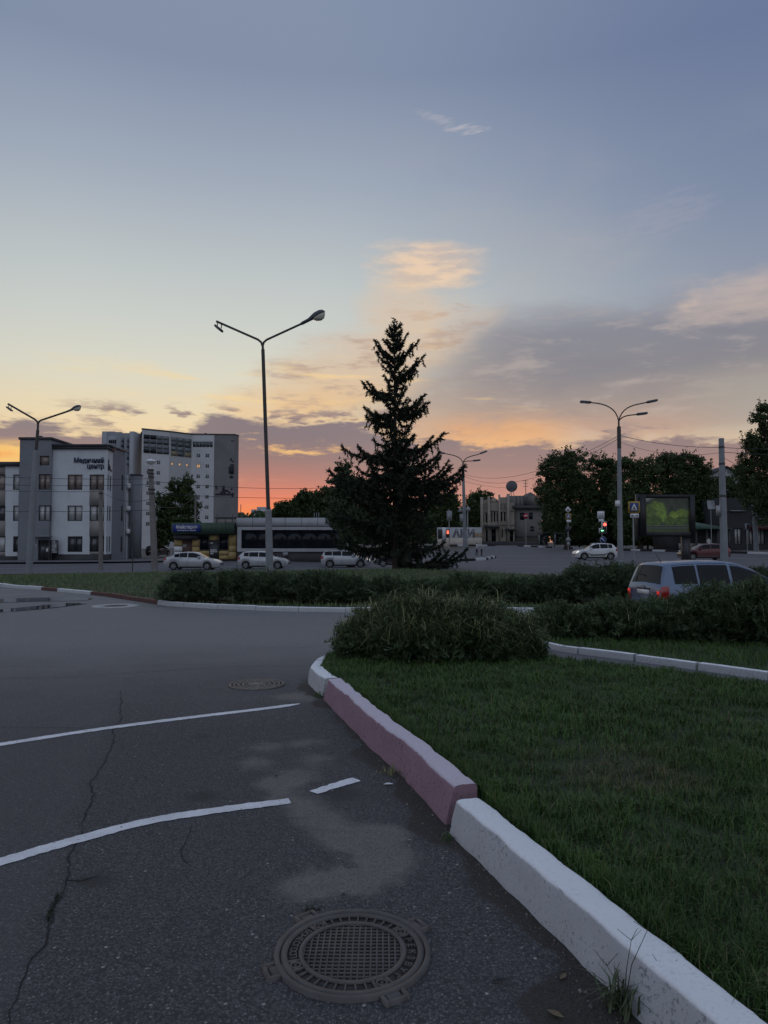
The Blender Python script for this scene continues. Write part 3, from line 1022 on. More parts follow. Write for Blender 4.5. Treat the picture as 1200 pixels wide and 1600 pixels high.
# pierced grate further up
gc = G(401, 1071)
gr = thing('drain_grate', gc, 'round pierced iron grate let into the asphalt by the corner kerb', 'grate')
MB().lathe([(0.33, -0.04), (0.33, 0.001)], 40).build('well', surf('hole_shade_black', (0.008, 0.008, 0.008), 0.9, 0.2, 5, 0), gr)  # flat black disc painted as the shade inside the grate holes
mb = MB()
rs = [0.10, 0.165, 0.225, 0.275, 0.325]
for r in rs: ring(mb, r - 0.010, r + 0.010, 0.0, 0.022, 48)
mb.lathe([(0.095, 0.0), (0.095, 0.020)], 24)
for i in range(4):
    m_ = 10 + 2 * i
    for j in range(m_):
        t = 2 * PI * (j + 0.5 * (i % 2)) / m_
        mb.box(rs[i] + 0.009, rs[i + 1] - 0.009, -0.008, 0.008, 0.0, 0.0205, Matrix.Rotation(t, 4, 'Z'))
mb.build('grating', surf('worn_grate', (0.16, 0.145, 0.13), 0.6, 0.25, 12, 0.4, 90, 0.002, 0.3), gr)

fc = G(181, 947)
fm = thing('manhole', fc, 'far manhole with a pale concrete collar beside the puddle', 'manhole cover')
mb = MB()
ring(mb, 0.42, 0.78, -0.04, 0.018, 40)
mb.build('collar', surf('pale_concrete', (0.42, 0.42, 0.42), 0.85, 0.2, 3, 0.3), fm)
MB().lathe([(0.425, -0.06), (0.425, 0.006), (0.10, 0.010)], 28).build('cover', M_iron_dark, fm)
# ------------------------------------------------------------------ buildings
def panel(mb, x0, x1, z0, z1, holes, y=0.0, depth=0.15, M=None):
    """upright wall face in the local XZ plane facing -Y with real openings and reveals"""
    xs = sorted(set([x0, x1] + [v for h in holes for v in h[:2] if x0 < v < x1]))
    zs = sorted(set([z0, z1] + [v for h in holes for v in h[2:] if z0 < v < z1]))
    for i in range(len(xs) - 1):
        for j in range(len(zs) - 1):
            cx, cz = (xs[i] + xs[i + 1]) / 2, (zs[j] + zs[j + 1]) / 2
            if any(h[0] < cx < h[1] and h[2] < cz < h[3] for h in holes):
                continue
            mb.add([(xs[i], y, zs[j]), (xs[i + 1], y, zs[j]), (xs[i + 1], y, zs[j + 1]), (xs[i], y, zs[j + 1])], [(0, 1, 2, 3)], M)
    for a, b, c, d in holes:
        q = [(a, c), (b, c), (b, d), (a, d)]
        for k in range(4):
            p0, p1 = q[k], q[(k + 1) % 4]
            mb.add([(p0[0], y, p0[1]), (p1[0], y, p1[1]), (p1[0], y + depth, p1[1]), (p0[0], y + depth, p0[1])], [(3, 2, 1, 0)], M)

M_glass = None
def glass(name, base, rough=0.04, spec=0.6, wob=0.012):
    m, n, b = mat_new(name)
    p = coords(n)
    c = n.mix(n.noise(p, 0.9, 3, 0.6), tuple(v * 0.5 for v in base), tuple(v * 1.4 for v in base))
    n.put(b.inputs['Base Color'], c)
    b.inputs['Roughness'].default_value = rough
    b.inputs['Specular IOR Level'].default_value = spec
    b.inputs['Coat Weight'].default_value = 0.5
    b.inputs['Coat Roughness'].default_value = 0.02
    bump(n, b, n.noise(p, 1.3, 2, 0.5), wob * 10, 0.02)
    return m
M_glass = glass('window_glass', (0.05, 0.055, 0.06))
M_glass_curtain = glass('curtained_glass', (0.46, 0.47, 0.47), 0.12, 0.4)
M_glass_brown = glass('brown_blind_glass', (0.27, 0.22, 0.195), 0.12, 0.4)
M_glass_black = glass('black_glass', (0.012, 0.015, 0.022), 0.06, 0.25, 0.0)
M_glass_black.node_tree.nodes['Principled BSDF'].inputs['Coat Weight'].default_value = 0.0
M_frame_dark = surf('dark_window_frame', (0.035, 0.037, 0.04), 0.5, 0.2, 3, 0)
M_frame_white = surf('white_window_frame', (0.62, 0.62, 0.63), 0.5, 0.1, 3, 0)
M_render_white = surf('white_render', (0.57, 0.60, 0.635), 0.85, 0.06, 0.35, 0.2, 18, 0.01, dirt=(0.44, 0.46, 0.48), dirt_amt=0.35)
M_render_grey = surf('grey_render', (0.20, 0.215, 0.24), 0.85, 0.10, 0.35, 0.2, 18, 0.01, dirt=(0.155, 0.165, 0.18), dirt_amt=0.4)
M_render_grey2 = surf('mid_grey_render', (0.21, 0.22, 0.245), 0.85, 0.10, 0.35, 0.2, 18, 0.01)
M_beige = surf('taupe_render', (0.27, 0.25, 0.235), 0.85, 0.1, 0.5, 0.2, 18, 0.01)
M_plinth = surf('dark_plinth', (0.045, 0.045, 0.05), 0.7, 0.2, 1.0, 0.2)
M_coping = surf('dark_coping', (0.05, 0.052, 0.06), 0.5, 0.15, 1.0, 0.0)
M_navy = surf('navy_letters', (0.012, 0.018, 0.07), 0.4, 0.1, 2.0, 0)
M_white_sign = surf('white_sign', (0.72, 0.73, 0.74), 0.5, 0.06, 3, 0)
M_warm = glow('lit_room', (1.0, 0.58, 0.30), 0.38)
M_steel = surf('galvanised_steel', (0.30, 0.32, 0.34), 0.5, 0.15, 2.0, 0.1, 30, 0.003, 0.4)
M_black = surf('black_paint', (0.02, 0.02, 0.022), 0.5, 0.2, 3, 0)

def window(root, x0, x1, z0, z1, y, M=None, lights=2, frame=M_frame_dark, pane=None, fw=0.09, sill=False):
    """a window set into an opening: frame with mullions, one pane object for each light"""
    mb = MB()
    for a, b, c, d in ((x0, x1, z0, z0 + fw), (x0, x1, z1 - fw, z1), (x0, x0 + fw, z0 + fw, z1 - fw), (x1 - fw, x1, z0 + fw, z1 - fw)):
        mb.box(a, b, y - 0.03, y + 0.05, c, d, M)
    cuts = [x0 + fw] + [x0 + (x1 - x0) * k / lights for k in range(1, lights)] + [x1 - fw]
    for c in cuts[1:-1]:
        mb.box(c - fw * 0.6, c + fw * 0.6, y - 0.03, y + 0.05, z0 + fw, z1 - fw, M)
    if sill:
        mb.box(x0 - 0.08, x1 + 0.08, y - 0.24, y - 0.031, z0 - 0.05, z0 + 0.02, M)
    w = mb.build('window', frame, root)
    for k in range(lights):
        a, b = cuts[k] + (fw * 0.6 if k else 0), cuts[k + 1] - (fw * 0.6 if k < lights - 1 else 0)
        pm = pane[k % len(pane)] if isinstance(pane, (list, tuple)) else (pane or M_glass)
        MB().box(a, b, y + 0.005, y + 0.02, z0 + fw, z1 - fw, M).build('pane', pm, w)
    return w

# ---- medical centre
YM = 80.0
mo = P(97, 876, YM); mo.z = H(mo.x, YM)
med = thing('medical_building', mo, 'white and grey three storey medical centre with navy lettering', 'building')
def lm(px, py, Y=YM):
    p = P(px, py, Y)
    return p.x - mo.x, p.z - mo.z
def rect(px0, px1, py0, py1, Y=YM):
    x0, z1 = lm(px0, py0, Y); x1, z0 = lm(px1, py1, Y)
    return (x0, x1, z0, z1)
rows = [(741.5, 765.5), (790, 814), (838, 862.5)]
# right wing wall
hol = [rect(105.7, 128.5, *r) for r in rows] + [rect(140, 162.5, *r) for r in rows]
xr0, xr1 = lm(97, 0)[0], lm(180, 0)[0]
ztop = lm(0, 702)[1]; zpl = lm(0, 866)[1]
mb = MB(); panel(mb, xr0, xr1, zpl, ztop, hol)
# chamfered corner
xc, yc = lm(188, 0, 82.2)[0], 2.2
cl = math.hypot(xc - xr1, yc); ca = math.atan2(yc, xc - xr1)
MC = Matrix.Translation((xr1, 0, 0)) @ Matrix.Rotation(ca, 4, 'Z')
ch = []
for r in rows:
    z1_, z0_ = lm(0, r[0])[1], lm(0, r[1])[1]
    ch += [(cl * 0.10, cl * 0.34, z0_, z1_), (cl * 0.52, cl * 0.80, z0_, z1_)]
panel(mb, 0, cl, zpl, ztop, ch, 0, 0.15, MC)
mb.build('wall', M_render_white, med)
MB().prism([(xr0, 2.3), (xc - 0.4, 2.4), (xc - 6.5, 16), (xr0, 16)], ztop - 0.6, ztop - 0.3).build('roof', M_coping, med)
mb = MB()
mb.box(xr0, xr1 + 0.02, -0.25, 0.4, ztop, ztop + 0.30)
mb.box(0, cl + 0.1, -0.25, 0.4, ztop + 0.002, ztop + 0.302, MC)
mb.build('cornice', M_coping, med)
mb = MB()
mb.box(xr0, xr1, -0.35, 0.4, ztop + 0.305, ztop + 0.55); mb.box(0, cl + 0.15, -0.35, 0.4, ztop + 0.307, ztop + 0.552, MC)
mb.build('parapet', M_plinth, med)
mb = MB(); mb.box(xr0, xr1, -0.05, 0.3, -0.6, zpl); mb.box(0.0, cl, -0.05, 0.3, -0.6, zpl - 0.002, MC); mb.build('plinth', M_plinth, med)
for k, h in enumerate(hol):
    pm = [M_glass_brown, M_glass_curtain, M_glass, M_glass_brown, M_glass_curtain, M_glass][k]
    window(med, *h, 0.10, pane=pm)
for h in ch: window(med, *h, 0.10, MC, 1)
for r0, r1 in ((765.5, 790), (814, 838), (862.5, 866)):
    x0, x1, z0, z1 = rect(140, 162.5, r0, r1)
    box_part('spandrel', M_beige, med, x0, x1, -0.02, 0.02, z0 + 0.003, z1 - 0.003)
# stair tower
xt0, xt1 = lm(50, 0)[0], xr0
zt = lm(0, 688)[1]
th = [rect(64, 82, *rows[0]), rect(64, 82, *rows[1]), rect(65.5, 80, 713, 728), rect(63, 82.5, 844, 876)]
mb = MB(); panel(mb, xt0, xt1, -0.5, zt, th, -0.5, 0.2)
mb.box(xt0, xt0 + 0.02, -0.5, 9, -0.5, zt); mb.box(xt1 - 0.02, xt1, -0.498, 9, -0.5, zt - 0.001); mb.box(xt0, xt1, 8.9, 9, 8, zt - 0.002)
mb.build('stair_tower', M_render_grey, med)
box_part('tower_cap', M_coping, med, xt0 - 0.12, xt1 + 0.12, -0.62, 9.1, zt, zt + 0.28)
box_part('roof_vent', M_coping, med, xt0 + 1.5, xt0 + 1.9, 0.5, 0.9, zt + 0.28, zt + 0.6)
window(med, *th[0], -0.38, pane=M_glass_brown); window(med, *th[1], -0.38, pane=M_glass_curtain); window(med, *th[2], -0.38, lights=1, pane=M_glass_brown)
d0 = th[3]
door = box_part('door', M_frame_dark, med, d0[0], d0[1], -0.35, -0.30, d0[2], d0[3])
MB().box(d0[0] + 0.12, (d0[0] + d0[1]) / 2 - 0.05, -0.365, -0.352, d0[2] + 0.2, d0[3] - 0.2).build('pane', M_glass, door)
MB().box((d0[0] + d0[1]) / 2 + 0.05, d0[1] - 0.12, -0.365, -0.352, d0[2] + 0.2, d0[3] - 0.2).build('pane', M_glass, door)
MB().box((d0[0] + d0[1]) / 2 + 0.12, (d0[0] + d0[1]) / 2 + 0.36, -0.380, -0.366, d0[2] + 1.0, d0[2] + 1.36).build('notice', M_white_sign, door)
x0, x1, z0, z1 = rect(59, 85, 837, 839.5)
box_part('entrance_canopy', M_render_grey2, med, x0, x1, -1.5, -0.5, z0, z1)
# plate with lines of print beside the door, and a round emblem on the other side
x0, x1, z0, z1 = rect(84, 94, 844, 866)
pl = box_part('notice_board', M_coping, med, x0, x1, -0.54, -0.503, z0, z1)
for k in range(9):
    zz = z1 - 0.12 - k * (z1 - z0 - 0.2) / 9
    MB().box(x0 + 0.06, x0 + 0.06 + (x1 - x0 - 0.1) * random.uniform(0.5, 1.0), -0.55, -0.541, zz - 0.035, zz + 0.025).build('print_line', M_white_sign, pl)
ex, ez = lm(55, 849)
mb = MB(); ring(mb, 0.14, 0.21, -0.02, 0.02, 20); em = mb.build('emblem', M_white_sign, med); em.matrix_local = Matrix.Translation((ex, -0.53, ez)) @ FACE
text_part('emblem_mark', 'Y', 0.42, M_white_sign, med, Matrix.Translation((ex + 0.2, -0.53, ez - 0.4)) @ FACE, 0.015)
# left wing
xl0 = lm(-75, 0)[0]
zl = lm(0, 728.5)[1]
lh = [rect(20.7, 43.7, *r) for r in rows] + [rect(-16, 8, *r) for r in rows] + [rect(-58, -36, *r) for r in rows]
mb = MB(); panel(mb, xl0, xt0, lm(0, 869)[1], zl, lh); mb.box(xl0, xl0 + .02, 0, 12, 0, zl); mb.build('wing_wall', M_render_white, med)
box_part('wing_roof', M_coping, med, xl0, xt0, 0.3, 12, zl - 0.3, zl - 0.1)
box_part('wing_cornice', M_coping, med, xl0 - .1, xt0 - 0.003, -0.3, 0.5, zl, zl + 0.48)
x0, x1, z0, z1 = rect(46, 50, 709, 722)
box_part('roof_box', M_coping, med, x0, x1 - 0.01, 0.2, 1.2, zl + 0.49, z1)
box_part('wing_plinth', M_plinth, med, xl0, xt0, -0.05, 0.3, -0.6, lm(0, 869)[1])
for k, h in enumerate(lh): window(med, *h, 0.10, pane=[M_glass_curtain, M_glass_curtain, M_glass, M_glass_brown, M_glass, M_glass_curtain][k % 6])
for r0, r1 in ((728.5, 741.5), (765.5, 790), (814, 838), (862.5, 869)):
    x0, x1, z0, z1 = rect(-16, 8, r0, r1)
    box_part('spandrel', M_beige, med, x0, x1, -0.02, 0.02, z0 + 0.003, z1 - 0.003)
# receding side: grey volume, recess with pipes, low grey annex
zg = lm(0, 702, 83)[1]
xs0 = xc + 0.0
xs1 = lm(207, 0, 85.6)[0]
ms = math.atan2(85.6 - 82.2, xs1 - xs0)
LS = math.hypot(85.6 - 82.2, xs1 - xs0)
MS = Matrix.Translation((xs0, 2.2, 0)) @ Matrix.Rotation(ms, 4, 'Z')
sh = []
for r in rows:
    sh.append((LS * 0.72, LS * 0.86, lm(0, r[1], 84)[1], lm(0, r[0], 84)[1]))
mb = MB(); panel(mb, 0, LS, -0.5, zg, sh, -0.02, 0.12, MS); mb.build('side_wall', M_render_grey, med)
for h in sh: window(med, *h, 0.06, MS, 1)
MB().box(-0.1, LS + 0.1, -0.15, 0.3, zg, zg + 0.22, MS).build('side_coping', M_coping, med)
x2 = lm(216, 0, 87.2)[0]
zr_ = lm(0, 742, 86)[1]
LR = math.hypot(x2 - xs1, 1.6)
MR = Matrix.Translation((xs1, 5.6, 0)) @ Matrix.Rotation(math.atan2(1.6, x2 - xs1), 4, 'Z')
mb = MB(); panel(mb, 0, LR, -0.5, zr_, [], 0.01, 0.1, MR); mb.build('recess_wall', M_render_white, med)
for k in range(3):
    zz = zr_ * (0.30 + 0.27 * k)
    ac = MB().box(LR * 0.2, LR * 0.75, -0.35, -0.01, zz, zz + 0.6, MR).build('air_conditioner', M_white_sign, med)
MB().tube([MR @ Vector((LR * 0.15, -0.06, 0)), MR @ Vector((LR * 0.15, -0.06, zr_))], 0.05, 6).build('drain_pipe', M_steel, med)
xa0, xa1 = lm(215.5, 0, 86.5)[0], lm(229, 0, 86.5)[0]
box_part('annex', M_render_grey, med, xa0, xa1, 6.5, 7.6, -0.5, zr_)
box_part('annex_coping', M_coping, med, xa0 - .08, xa1 + .08, 6.42, 7.7, zr_, zr_ + 0.15)
box_part('annex_plinth', M_plinth, med, xa0 - .03, xa1 + .03, 6.45, 7.65, -0.55, 0.45)
# back wall so the block is closed
box_part('rear_wall', M_render_grey2, med, xl0 + .03, xc - 7, 16, 16.2, 0, zl)
# lettering and emblem
tx, tz = lm(163, 723)
text_part('lettering', 'Медичний', 0.80, M_navy, med, Matrix.Translation((tx, -0.06, tz)) @ FACE, 0.05, 'RIGHT', 0.014, 0.86)
tx, tz = lm(163, 732)
text_part('lettering', 'центр', 0.80, M_navy, med, Matrix.Translation((tx, -0.06, tz)) @ FACE, 0.05, 'RIGHT', 0.014, 0.86)
lx = cl * 0.12
zA = lm(0, 717)[1]; zB = lm(0, 735)[1]
mb = MB()
hh = zA - zB
for poly in ([(0, 0), (0.26, 0.12 * hh), (0.26, hh), (0, hh * 0.94)], [(0.27, 0.30 * hh), (1.5, 0.12 * hh), (1.5, -0.06 * hh + .1), (0.27, 0.12 * hh)], [(0.27, 0.62 * hh), (0.9, 0.36 * hh), (0.9, 0.25 * hh), (0.27, 0.40 * hh)]):
    mb.prism([(lx + x, zB + z) for x, z in poly], 0.0, 0.06, MC @ Matrix.Translation((0, -0.02, 0)) @ FACE)
mb.build('emblem', M_navy, med)

# ---- tall apartment block
YT = 198.0
to = P(263, 850, YT); to.z = H(to.x, YT) - 0.5
twr = thing('apartment_tower', to, 'tall pale apartment tower with glazed top floors and a dark clad end', 'building')
M_tw = surf('tower_concrete', (0.56, 0.57, 0.59), 0.85, 0.08, 0.08, 0.15, 3, 0.02, dirt=(0.33, 0.34, 0.36), dirt_amt=0.4)
M_tw2 = surf('tower_concrete_darker', (0.45, 0.46, 0.48), 0.85, 0.08, 0.08, 0.15, 3, 0.02, dirt=(0.29, 0.30, 0.32), dirt_amt=0.4)  # darker copy of the tower concrete
M_td = surf('tower_dark_cladding', (0.20, 0.19, 0.20), 0.8, 0.12, 0.3, 0.15, 4, 0.02)
M_tdd = surf('bare_patch', (0.035, 0.035, 0.04), 0.9, 0.2, 1, 0)
M_tglass = glass('balcony_glass', (0.05, 0.065, 0.075), 0.06, 0.5)
M_tglass2 = glass('balcony_panel', (0.13, 0.15, 0.16), 0.3, 0.4)
M_tochre = surf('ochre_panel', (0.22, 0.19, 0.12), 0.7, 0.15, 1, 0)
plan = [(220, 193.5), (263, 198), (298, 203.0), (333.5, 203.4), (365.5, 203.8), (372, 206)]
ZT = P(220, 671, 193.5).z - to.z
pts2 = []
for px, Y in plan:
    q = P(px, 800, Y); pts2.append((q.x - to.x, Y - YT))
def face_frame(i):
    (xa, ya), (xb, yb) = pts2[i], pts2[i + 1]
    L = math.hypot(xb - xa, yb - ya)
    return L, Matrix.Translation((xa, ya, 0)) @ Matrix.Rotation(math.atan2(yb - ya, xb - xa), 4, 'Z')
def tz_(py, Y): return P(600, py, Y).z - to.z
mats_t = [M_tw, M_tw2, M_tw, M_td, M_td]
floors = [712, 728.3, 744.5, 760.5, 776.5, 792.5, 808.5]
for i in range(5):
    L, M = face_frame(i)
    Y = (plan[i][1] + plan[i + 1][1]) / 2
    pxa, pxb = plan[i][0], plan[i + 1][0]
    fx = lambda px: (px - pxa) / (pxb - pxa) * L
    holes, wins = [], []
    if i == 0:
        for py in floors:
            for c in (231, 246.5): wins.append((fx(c - 3), fx(c + 3), tz_(py + 13.5, Y), tz_(py + 7.5, Y)))
    if i == 1:
        for c in (268.5, 280, 291.5): wins.append((fx(c - 1.8), fx(c + 1.8), tz_(728, Y), tz_(723.5, Y)))
        for py in floors[2:]:
            for c in (271, 289): wins.append((fx(c - 2.6), fx(c + 2.6), tz_(py + 7, Y), tz_(py + 1, Y)))
    if i == 2:
        for py in floors:
            for c in (309, 323): wins.append((fx(c - 3), fx(c + 3), tz_(py + 3, Y), tz_(py - 3, Y)))
    mb = MB(); panel(mb, 0, L, -1, ZT, wins, 0, 0.25, M); mb.build('wall', mats_t[i], twr)
    MB().box(-0.02, L + 0.02, -0.12, 0.5, ZT, ZT + 0.35, M).build('coping', M_coping, twr)
    for k, h in enumerate(wins):
        lit = (i == 1 and k < 3) or (i == 2 and k == 2)
        w = window(twr, *h, 0.15, M, 1 if i == 1 and k < 3 else 2, M_frame_white if not lit else M_frame_dark, M_glass if not lit else ([M_warm, M_warm] if i == 2 else M_warm), 0.10)
        if lit: w['label'] = 'window with a warm light on'
    # glazed band: separate balcony panels
    if i in (0, 1):
        nz, nx = 4, 4 if i == 0 else 3
        za, zb = tz_(709 if i == 0 else 713.5, Y), tz_(680 if i == 0 else 684, Y)
        for r in range(nz):
            for c in range(nx):
                x0, x1 = fx(pxa + 2.5) + (L - fx(pxa + 2.5)) * c / nx, fx(pxa + 2.5) + (L - fx(pxa + 2.5)) * (c + 1) / nx
                z0, z1 = za + (zb - za) * r / nz, za + (zb - za) * (r + 1) / nz
                m_ = [M_tglass, M_tglass2, M_tglass, M_tglass2][r] if not (i == 0 and c < 2 and r in (0, 3)) else M_glass_black
                if i == 1 and r == 0 and c in (0, 2): m_ = M_tochre
                MB().box(x0 + 0.06, x1 - 0.06, -0.10, -0.004, z0 + 0.05, z1 - 0.05, M).build('balcony_panel', m_, twr)
    if i == 2:
        for c in range(6):
            x0, x1 = fx(pxa + 2) + (fx(pxb - 2) - fx(pxa + 2)) * c / 6, fx(pxa + 2) + (fx(pxb - 2) - fx(pxa + 2)) * (c + 1) / 6
            MB().box(x0 + 0.05, x1 - 0.05, -0.08, -0.004, tz_(698.5, Y), tz_(690, Y), M).build('balcony_panel', M_tglass, twr)
    if i == 3:
        for a, b, c, d in ((822, 842, 500, 522), (808, 821, 520, 536), (800, 812, 490, 502), (796, 820, 340, 404), (786, 796, 355, 400), (795, 806, 303, 320), (806, 818, 318, 328), (794, 816, 412, 430), (704, 716, 476, 490), (706, 718, 492, 500),
                           (747, 764, 476, 512), (764, 786, 500, 514), (704, 822, 524, 536), (735, 770, 512, 524), (784, 800, 512, 522), (800, 820, 192, 198), (806, 818, 536, 548)):
            a, b = min(a, 820), min(b, 821)
            if b - a < 4: continue
            MB().box(fx(160 + a / 4), fx(160 + b / 4), -0.03, -0.003, tz_(640 + d / 4, Y), tz_(640 + c / 4, Y), M).build('bare_patch', M_tdd, twr)
# roof slab and the stepped balconies on the left flank
mb = MB(); mb.prism([(x, y + 0.3) for x, y in pts2] + [(pts2[-1][0] - 6, pts2[-1][1] + 14), (pts2[0][0] - 6, pts2[0][1] + 14)], ZT - 0.3, ZT - 0.1); mb.build('roof', M_coping, twr)
MB().box(P(326, 0, 204).x - to.x, P(328, 0, 204).x - to.x, 7, 8, ZT, tz_(678, 205) + 0.3).build('roof_vent', M_coping, twr)
def flank(px0, px1, Y, py0, py1, m_, name='flank_block'):
    x0, x1 = P(px0, 0, Y).x - to.x, P(px1, 0, Y).x - to.x
    return MB().box(x0, x1, Y - YT, Y - YT + 10, (tz_(py1, Y) if py1 else -1), tz_(py0, Y)).build(name, m_, twr)
M_fl = surf('flank_concrete', (0.34, 0.35, 0.37), 0.85, 0.1, 0.1, 0.15, 3, 0.02)
M_fl2 = surf('flank_concrete_dark', (0.25, 0.26, 0.28), 0.85, 0.1, 0.1, 0.15, 3, 0.02)
flank(213, 220, 194.5, 674, None, M_fl)
for k in range(5): flank(209, 213.2, 196 - 0.002 * k, 684 + k * 9, 690.5 + k * 9, M_tglass if k % 2 else M_tglass2, 'balcony_panel')
flank(205, 213.3, 197.5, 676.5, None, M_fl2)
for k in range(3): flank(200, 205.2, 198.5, 684 + k * 8, 690 + k * 8, M_tglass if k % 2 else M_tglass2, 'balcony_panel')
flank(193, 205.3, 200, 683, None, M_fl2)
flank(180, 193.2, 201.5, 681, None, M_fl)
flank(178, 200, 206, 675, None, M_fl2)
flank(171, 190, 213, 674, None, M_fl)
for k in range(4): flank(181.5 + 3 * k, 183.5 + 3 * k, 201.3, 687, 692, M_glass_black, 'window')

# ---- workshop kiosk
YK = 75.0
ko = P(272, 876, YK); ko.z = H(ko.x, YK)
kio = thing('workshop_kiosk', ko, 'small yellow panelled workshop with green fascia and blue sign', 'shop')
def krect(px0, px1, py0, py1, Y=YK):
    a, b = P(px0, py0, Y), P(px1, py1, Y)
    return (a.x - ko.x, b.x - ko.x, b.z - ko.z, a.z - ko.z)
M_yel = surf('yellow_panel', (0.42, 0.31, 0.13), 0.7, 0.12, 0.8, 0.1, dirt=(0.30, 0.24, 0.14))
M_green = surf('green_fascia', (0.045, 0.085, 0.055), 0.6, 0.12, 0.8, 0.1)
M_blue = surf('blue_sign', (0.02, 0.04, 0.22), 0.45, 0.08, 1, 0)
M_brown = surf('brown_door', (0.07, 0.035, 0.03), 0.6, 0.15, 2, 0.1)
x0, x1, z0, z1 = krect(272.5, 369.5, 817, 877)
box_part('wall', M_plinth, kio, x0, x1, 0, 7, -0.4, z1)
for px0, px1, py0, py1, m_ in ((272.5, 285, 844, 853.2, M_yel), (272.5, 285, 853.8, 862, M_white_sign), (272.5, 285, 862.4, 874, M_white_sign), (300.4, 312, 843, 854, M_yel), (300.4, 312, 854.5, 864, M_yel), (300.4, 312, 864.4, 874, M_yel),
                               (312.4, 327, 860.5, 867.5, M_yel), (312.4, 327, 868, 874, M_yel), (327.4, 341.8, 836, 844, M_yel), (342.4, 357, 860.5, 867.5, M_yel), (342.4, 357, 868, 874, M_yel), (357.4, 369.5, 836, 852, M_yel), (357.4, 369.5, 852.4, 862, M_yel), (357.4, 369.5, 862.4, 874, M_yel)):
    a, b, c, d = krect(px0, px1, py0, py1)
    box_part('wall_panel', m_, kio, a, b, -0.06, -0.004, c, d)
a, b, c, d = krect(285.4, 300, 844.5, 874.5); dr = box_part('door', M_brown, kio, a, b, -0.05, -0.004, c, d)
a, b, c, d = krect(286, 291.5, 850.5, 855.5); MB().box(a, b, -0.065, -0.051, c, d).build('notice', M_beige, dr)
for px0, px1 in ((312.4, 326.6), (342.4, 356.6)):
    a, b, c, d = krect(px0, px1, 837, 859.6); window(kio, a, b, c, d, -0.06, None, 1, M_frame_dark, M_glass_black)
a, b, c, d = krect(327.2, 341.8, 844.6, 874.5); dd = box_part('shutter_door', M_coping, kio, a, b, -0.05, -0.004, c, d)
for k, (py, w) in enumerate(((848.5, 0.35), (859.5, 0.85), (862.3, 0.9), (865.2, 0.4))):
    q = P(328.5, py, YK)
    MB().box(q.x - ko.x, q.x - ko.x + (b - a) * w * 0.85, -0.062, -0.051, q.z - ko.z - 0.05, q.z - ko.z + 0.05).build('print_line', M_white_sign, dd)
a, b, c, d = krect(271.5, 367.5, 817, 834.5); box_part('fascia', M_green, kio, a, b, -0.9, -0.1, c, d)
for k in range(1, 6):
    xx = a + (b - a) * (0.48 + 0.085 * k)
    box_part('fascia_batten', M_green, kio, xx - .05, xx + .05, -0.94, -0.901, c, d)
a, b, c, d = krect(273, 310, 836, 842.5); box_part('awning_board', M_coping, kio, a, b, -0.5, -0.05, c, d)
a, b, c, d = krect(274.5, 317, 820, 831.5); sg = box_part('sign_board', M_blue, kio, a, b, -1.02, -0.905, c, d)
text_part('lettering', 'Майстерня', 0.50, M_white_sign, sg, Matrix.Translation(((a + b) / 2, -1.03, c + 0.36)) @ FACE, 0.01, 'CENTER', 0.008, 0.82)
text_part('lettering', 'виготовлення ключів', 0.20, M_white_sign, sg, Matrix.Translation(((a + b) / 2, -1.03, c + 0.11)) @ FACE, 0.01, 'CENTER', 0.002, 0.95)
# pale upper wall and pipes on the kiosk roof
a, b, c, d = krect(328, 366, 808.5, 818); box_part('roof_parapet', M_beige, kio, a, b, 2.5, 3.0, c - 0.1, d)
box_part('parapet_cap', M_coping, kio, a - .1, b + .1, 2.4, 3.1, d, d + 0.12)
for px in (331, 345, 356):
    q = P(px, 817, YK); MB().tube([(q.x - ko.x, 2.0, z1 - 0.1), (q.x - ko.x + 0.1, 2.0, d + 0.4 * (px != 345))], 0.05, 6).build('pipe', M_coping, kio)

# ---- long pavilion with dark glazing
po = P(370, 876, YK - 0.5); po.z = H(po.x, YK - 0.5)
pav_b = thing('glazed_pavilion', po, 'long low pavilion with white framed dark window front', 'building')
def prect(px0, px1, py0, py1, Y=YK - 0.5):
    a, b = P(px0, py0, Y), P(px1, py1, Y)
    return (a.x - po.x, b.x - po.x, b.z - po.z, a.z - po.z)
M_pavw = surf('pavilion_white', (0.40, 0.41, 0.43), 0.6, 0.08, 0.5, 0.05, dirt=(0.3, 0.3, 0.31))
x0, x1, z0, z1 = prect(370.5, 548, 823, 862)
a, b, c, d = prect(377, 541, 828, 857)
mb = MB(); panel(mb, x0, x1, z0, z1, [(a, b, c, d)], 0, 0.3); mb.box(x1 - 0.02, x1, 0, 8, z0, z1); mb.box(x0, x0 + .02, 0, 8, z0, z1); mb.build('front_frame', M_pavw, pav_b)
for k in range(7):
    u0, u1 = a + (b - a) * k / 7, a + (b - a) * (k + 1) / 7
    MB().box(u0 + 0.015, u1 - 0.015, 0.2, 0.24, c, d).build('pane', M_glass_black, pav_b)
box_part('plinth', M_plinth, pav_b, x0, x1, 0.1, 8, -0.5, z0)
box_part('interior', M_black, pav_b, x0 + .05, x1 - .05, 0.32, 7.9, z0 + 0.002, z1 - 0.002)  # black box added behind the panes to block sky through the gaps
a, b, c, d = prect(442, 450, 863, 869); box_part('vent_box', M_steel, pav_b, a, b, -0.1, 0.099, c, d)
box_part('shadow_gap', M_coping, pav_b, x0, x1 - 0.2, 0.15, 8, z1, z1 + 0.12)
a, b, c, d = prect(369.5, 532, 809, 822); 
mb = MB()
mb.prism([(a, c), (b, c), (prect(515, 516, 0, 1)[0], d), (a, d)], -0.4, 0.0, Matrix.Translation((0, 0.0, 0)) @ FACE)
mb.build('roof_fascia', M_pavw, pav_b)
for k in range(1, 6):
    xx = a + (b - a) * k / 6.4
    box_part('fascia_joint', M_coping, pav_b, xx - .02, xx + .02, -0.004, 0.002, c, d)
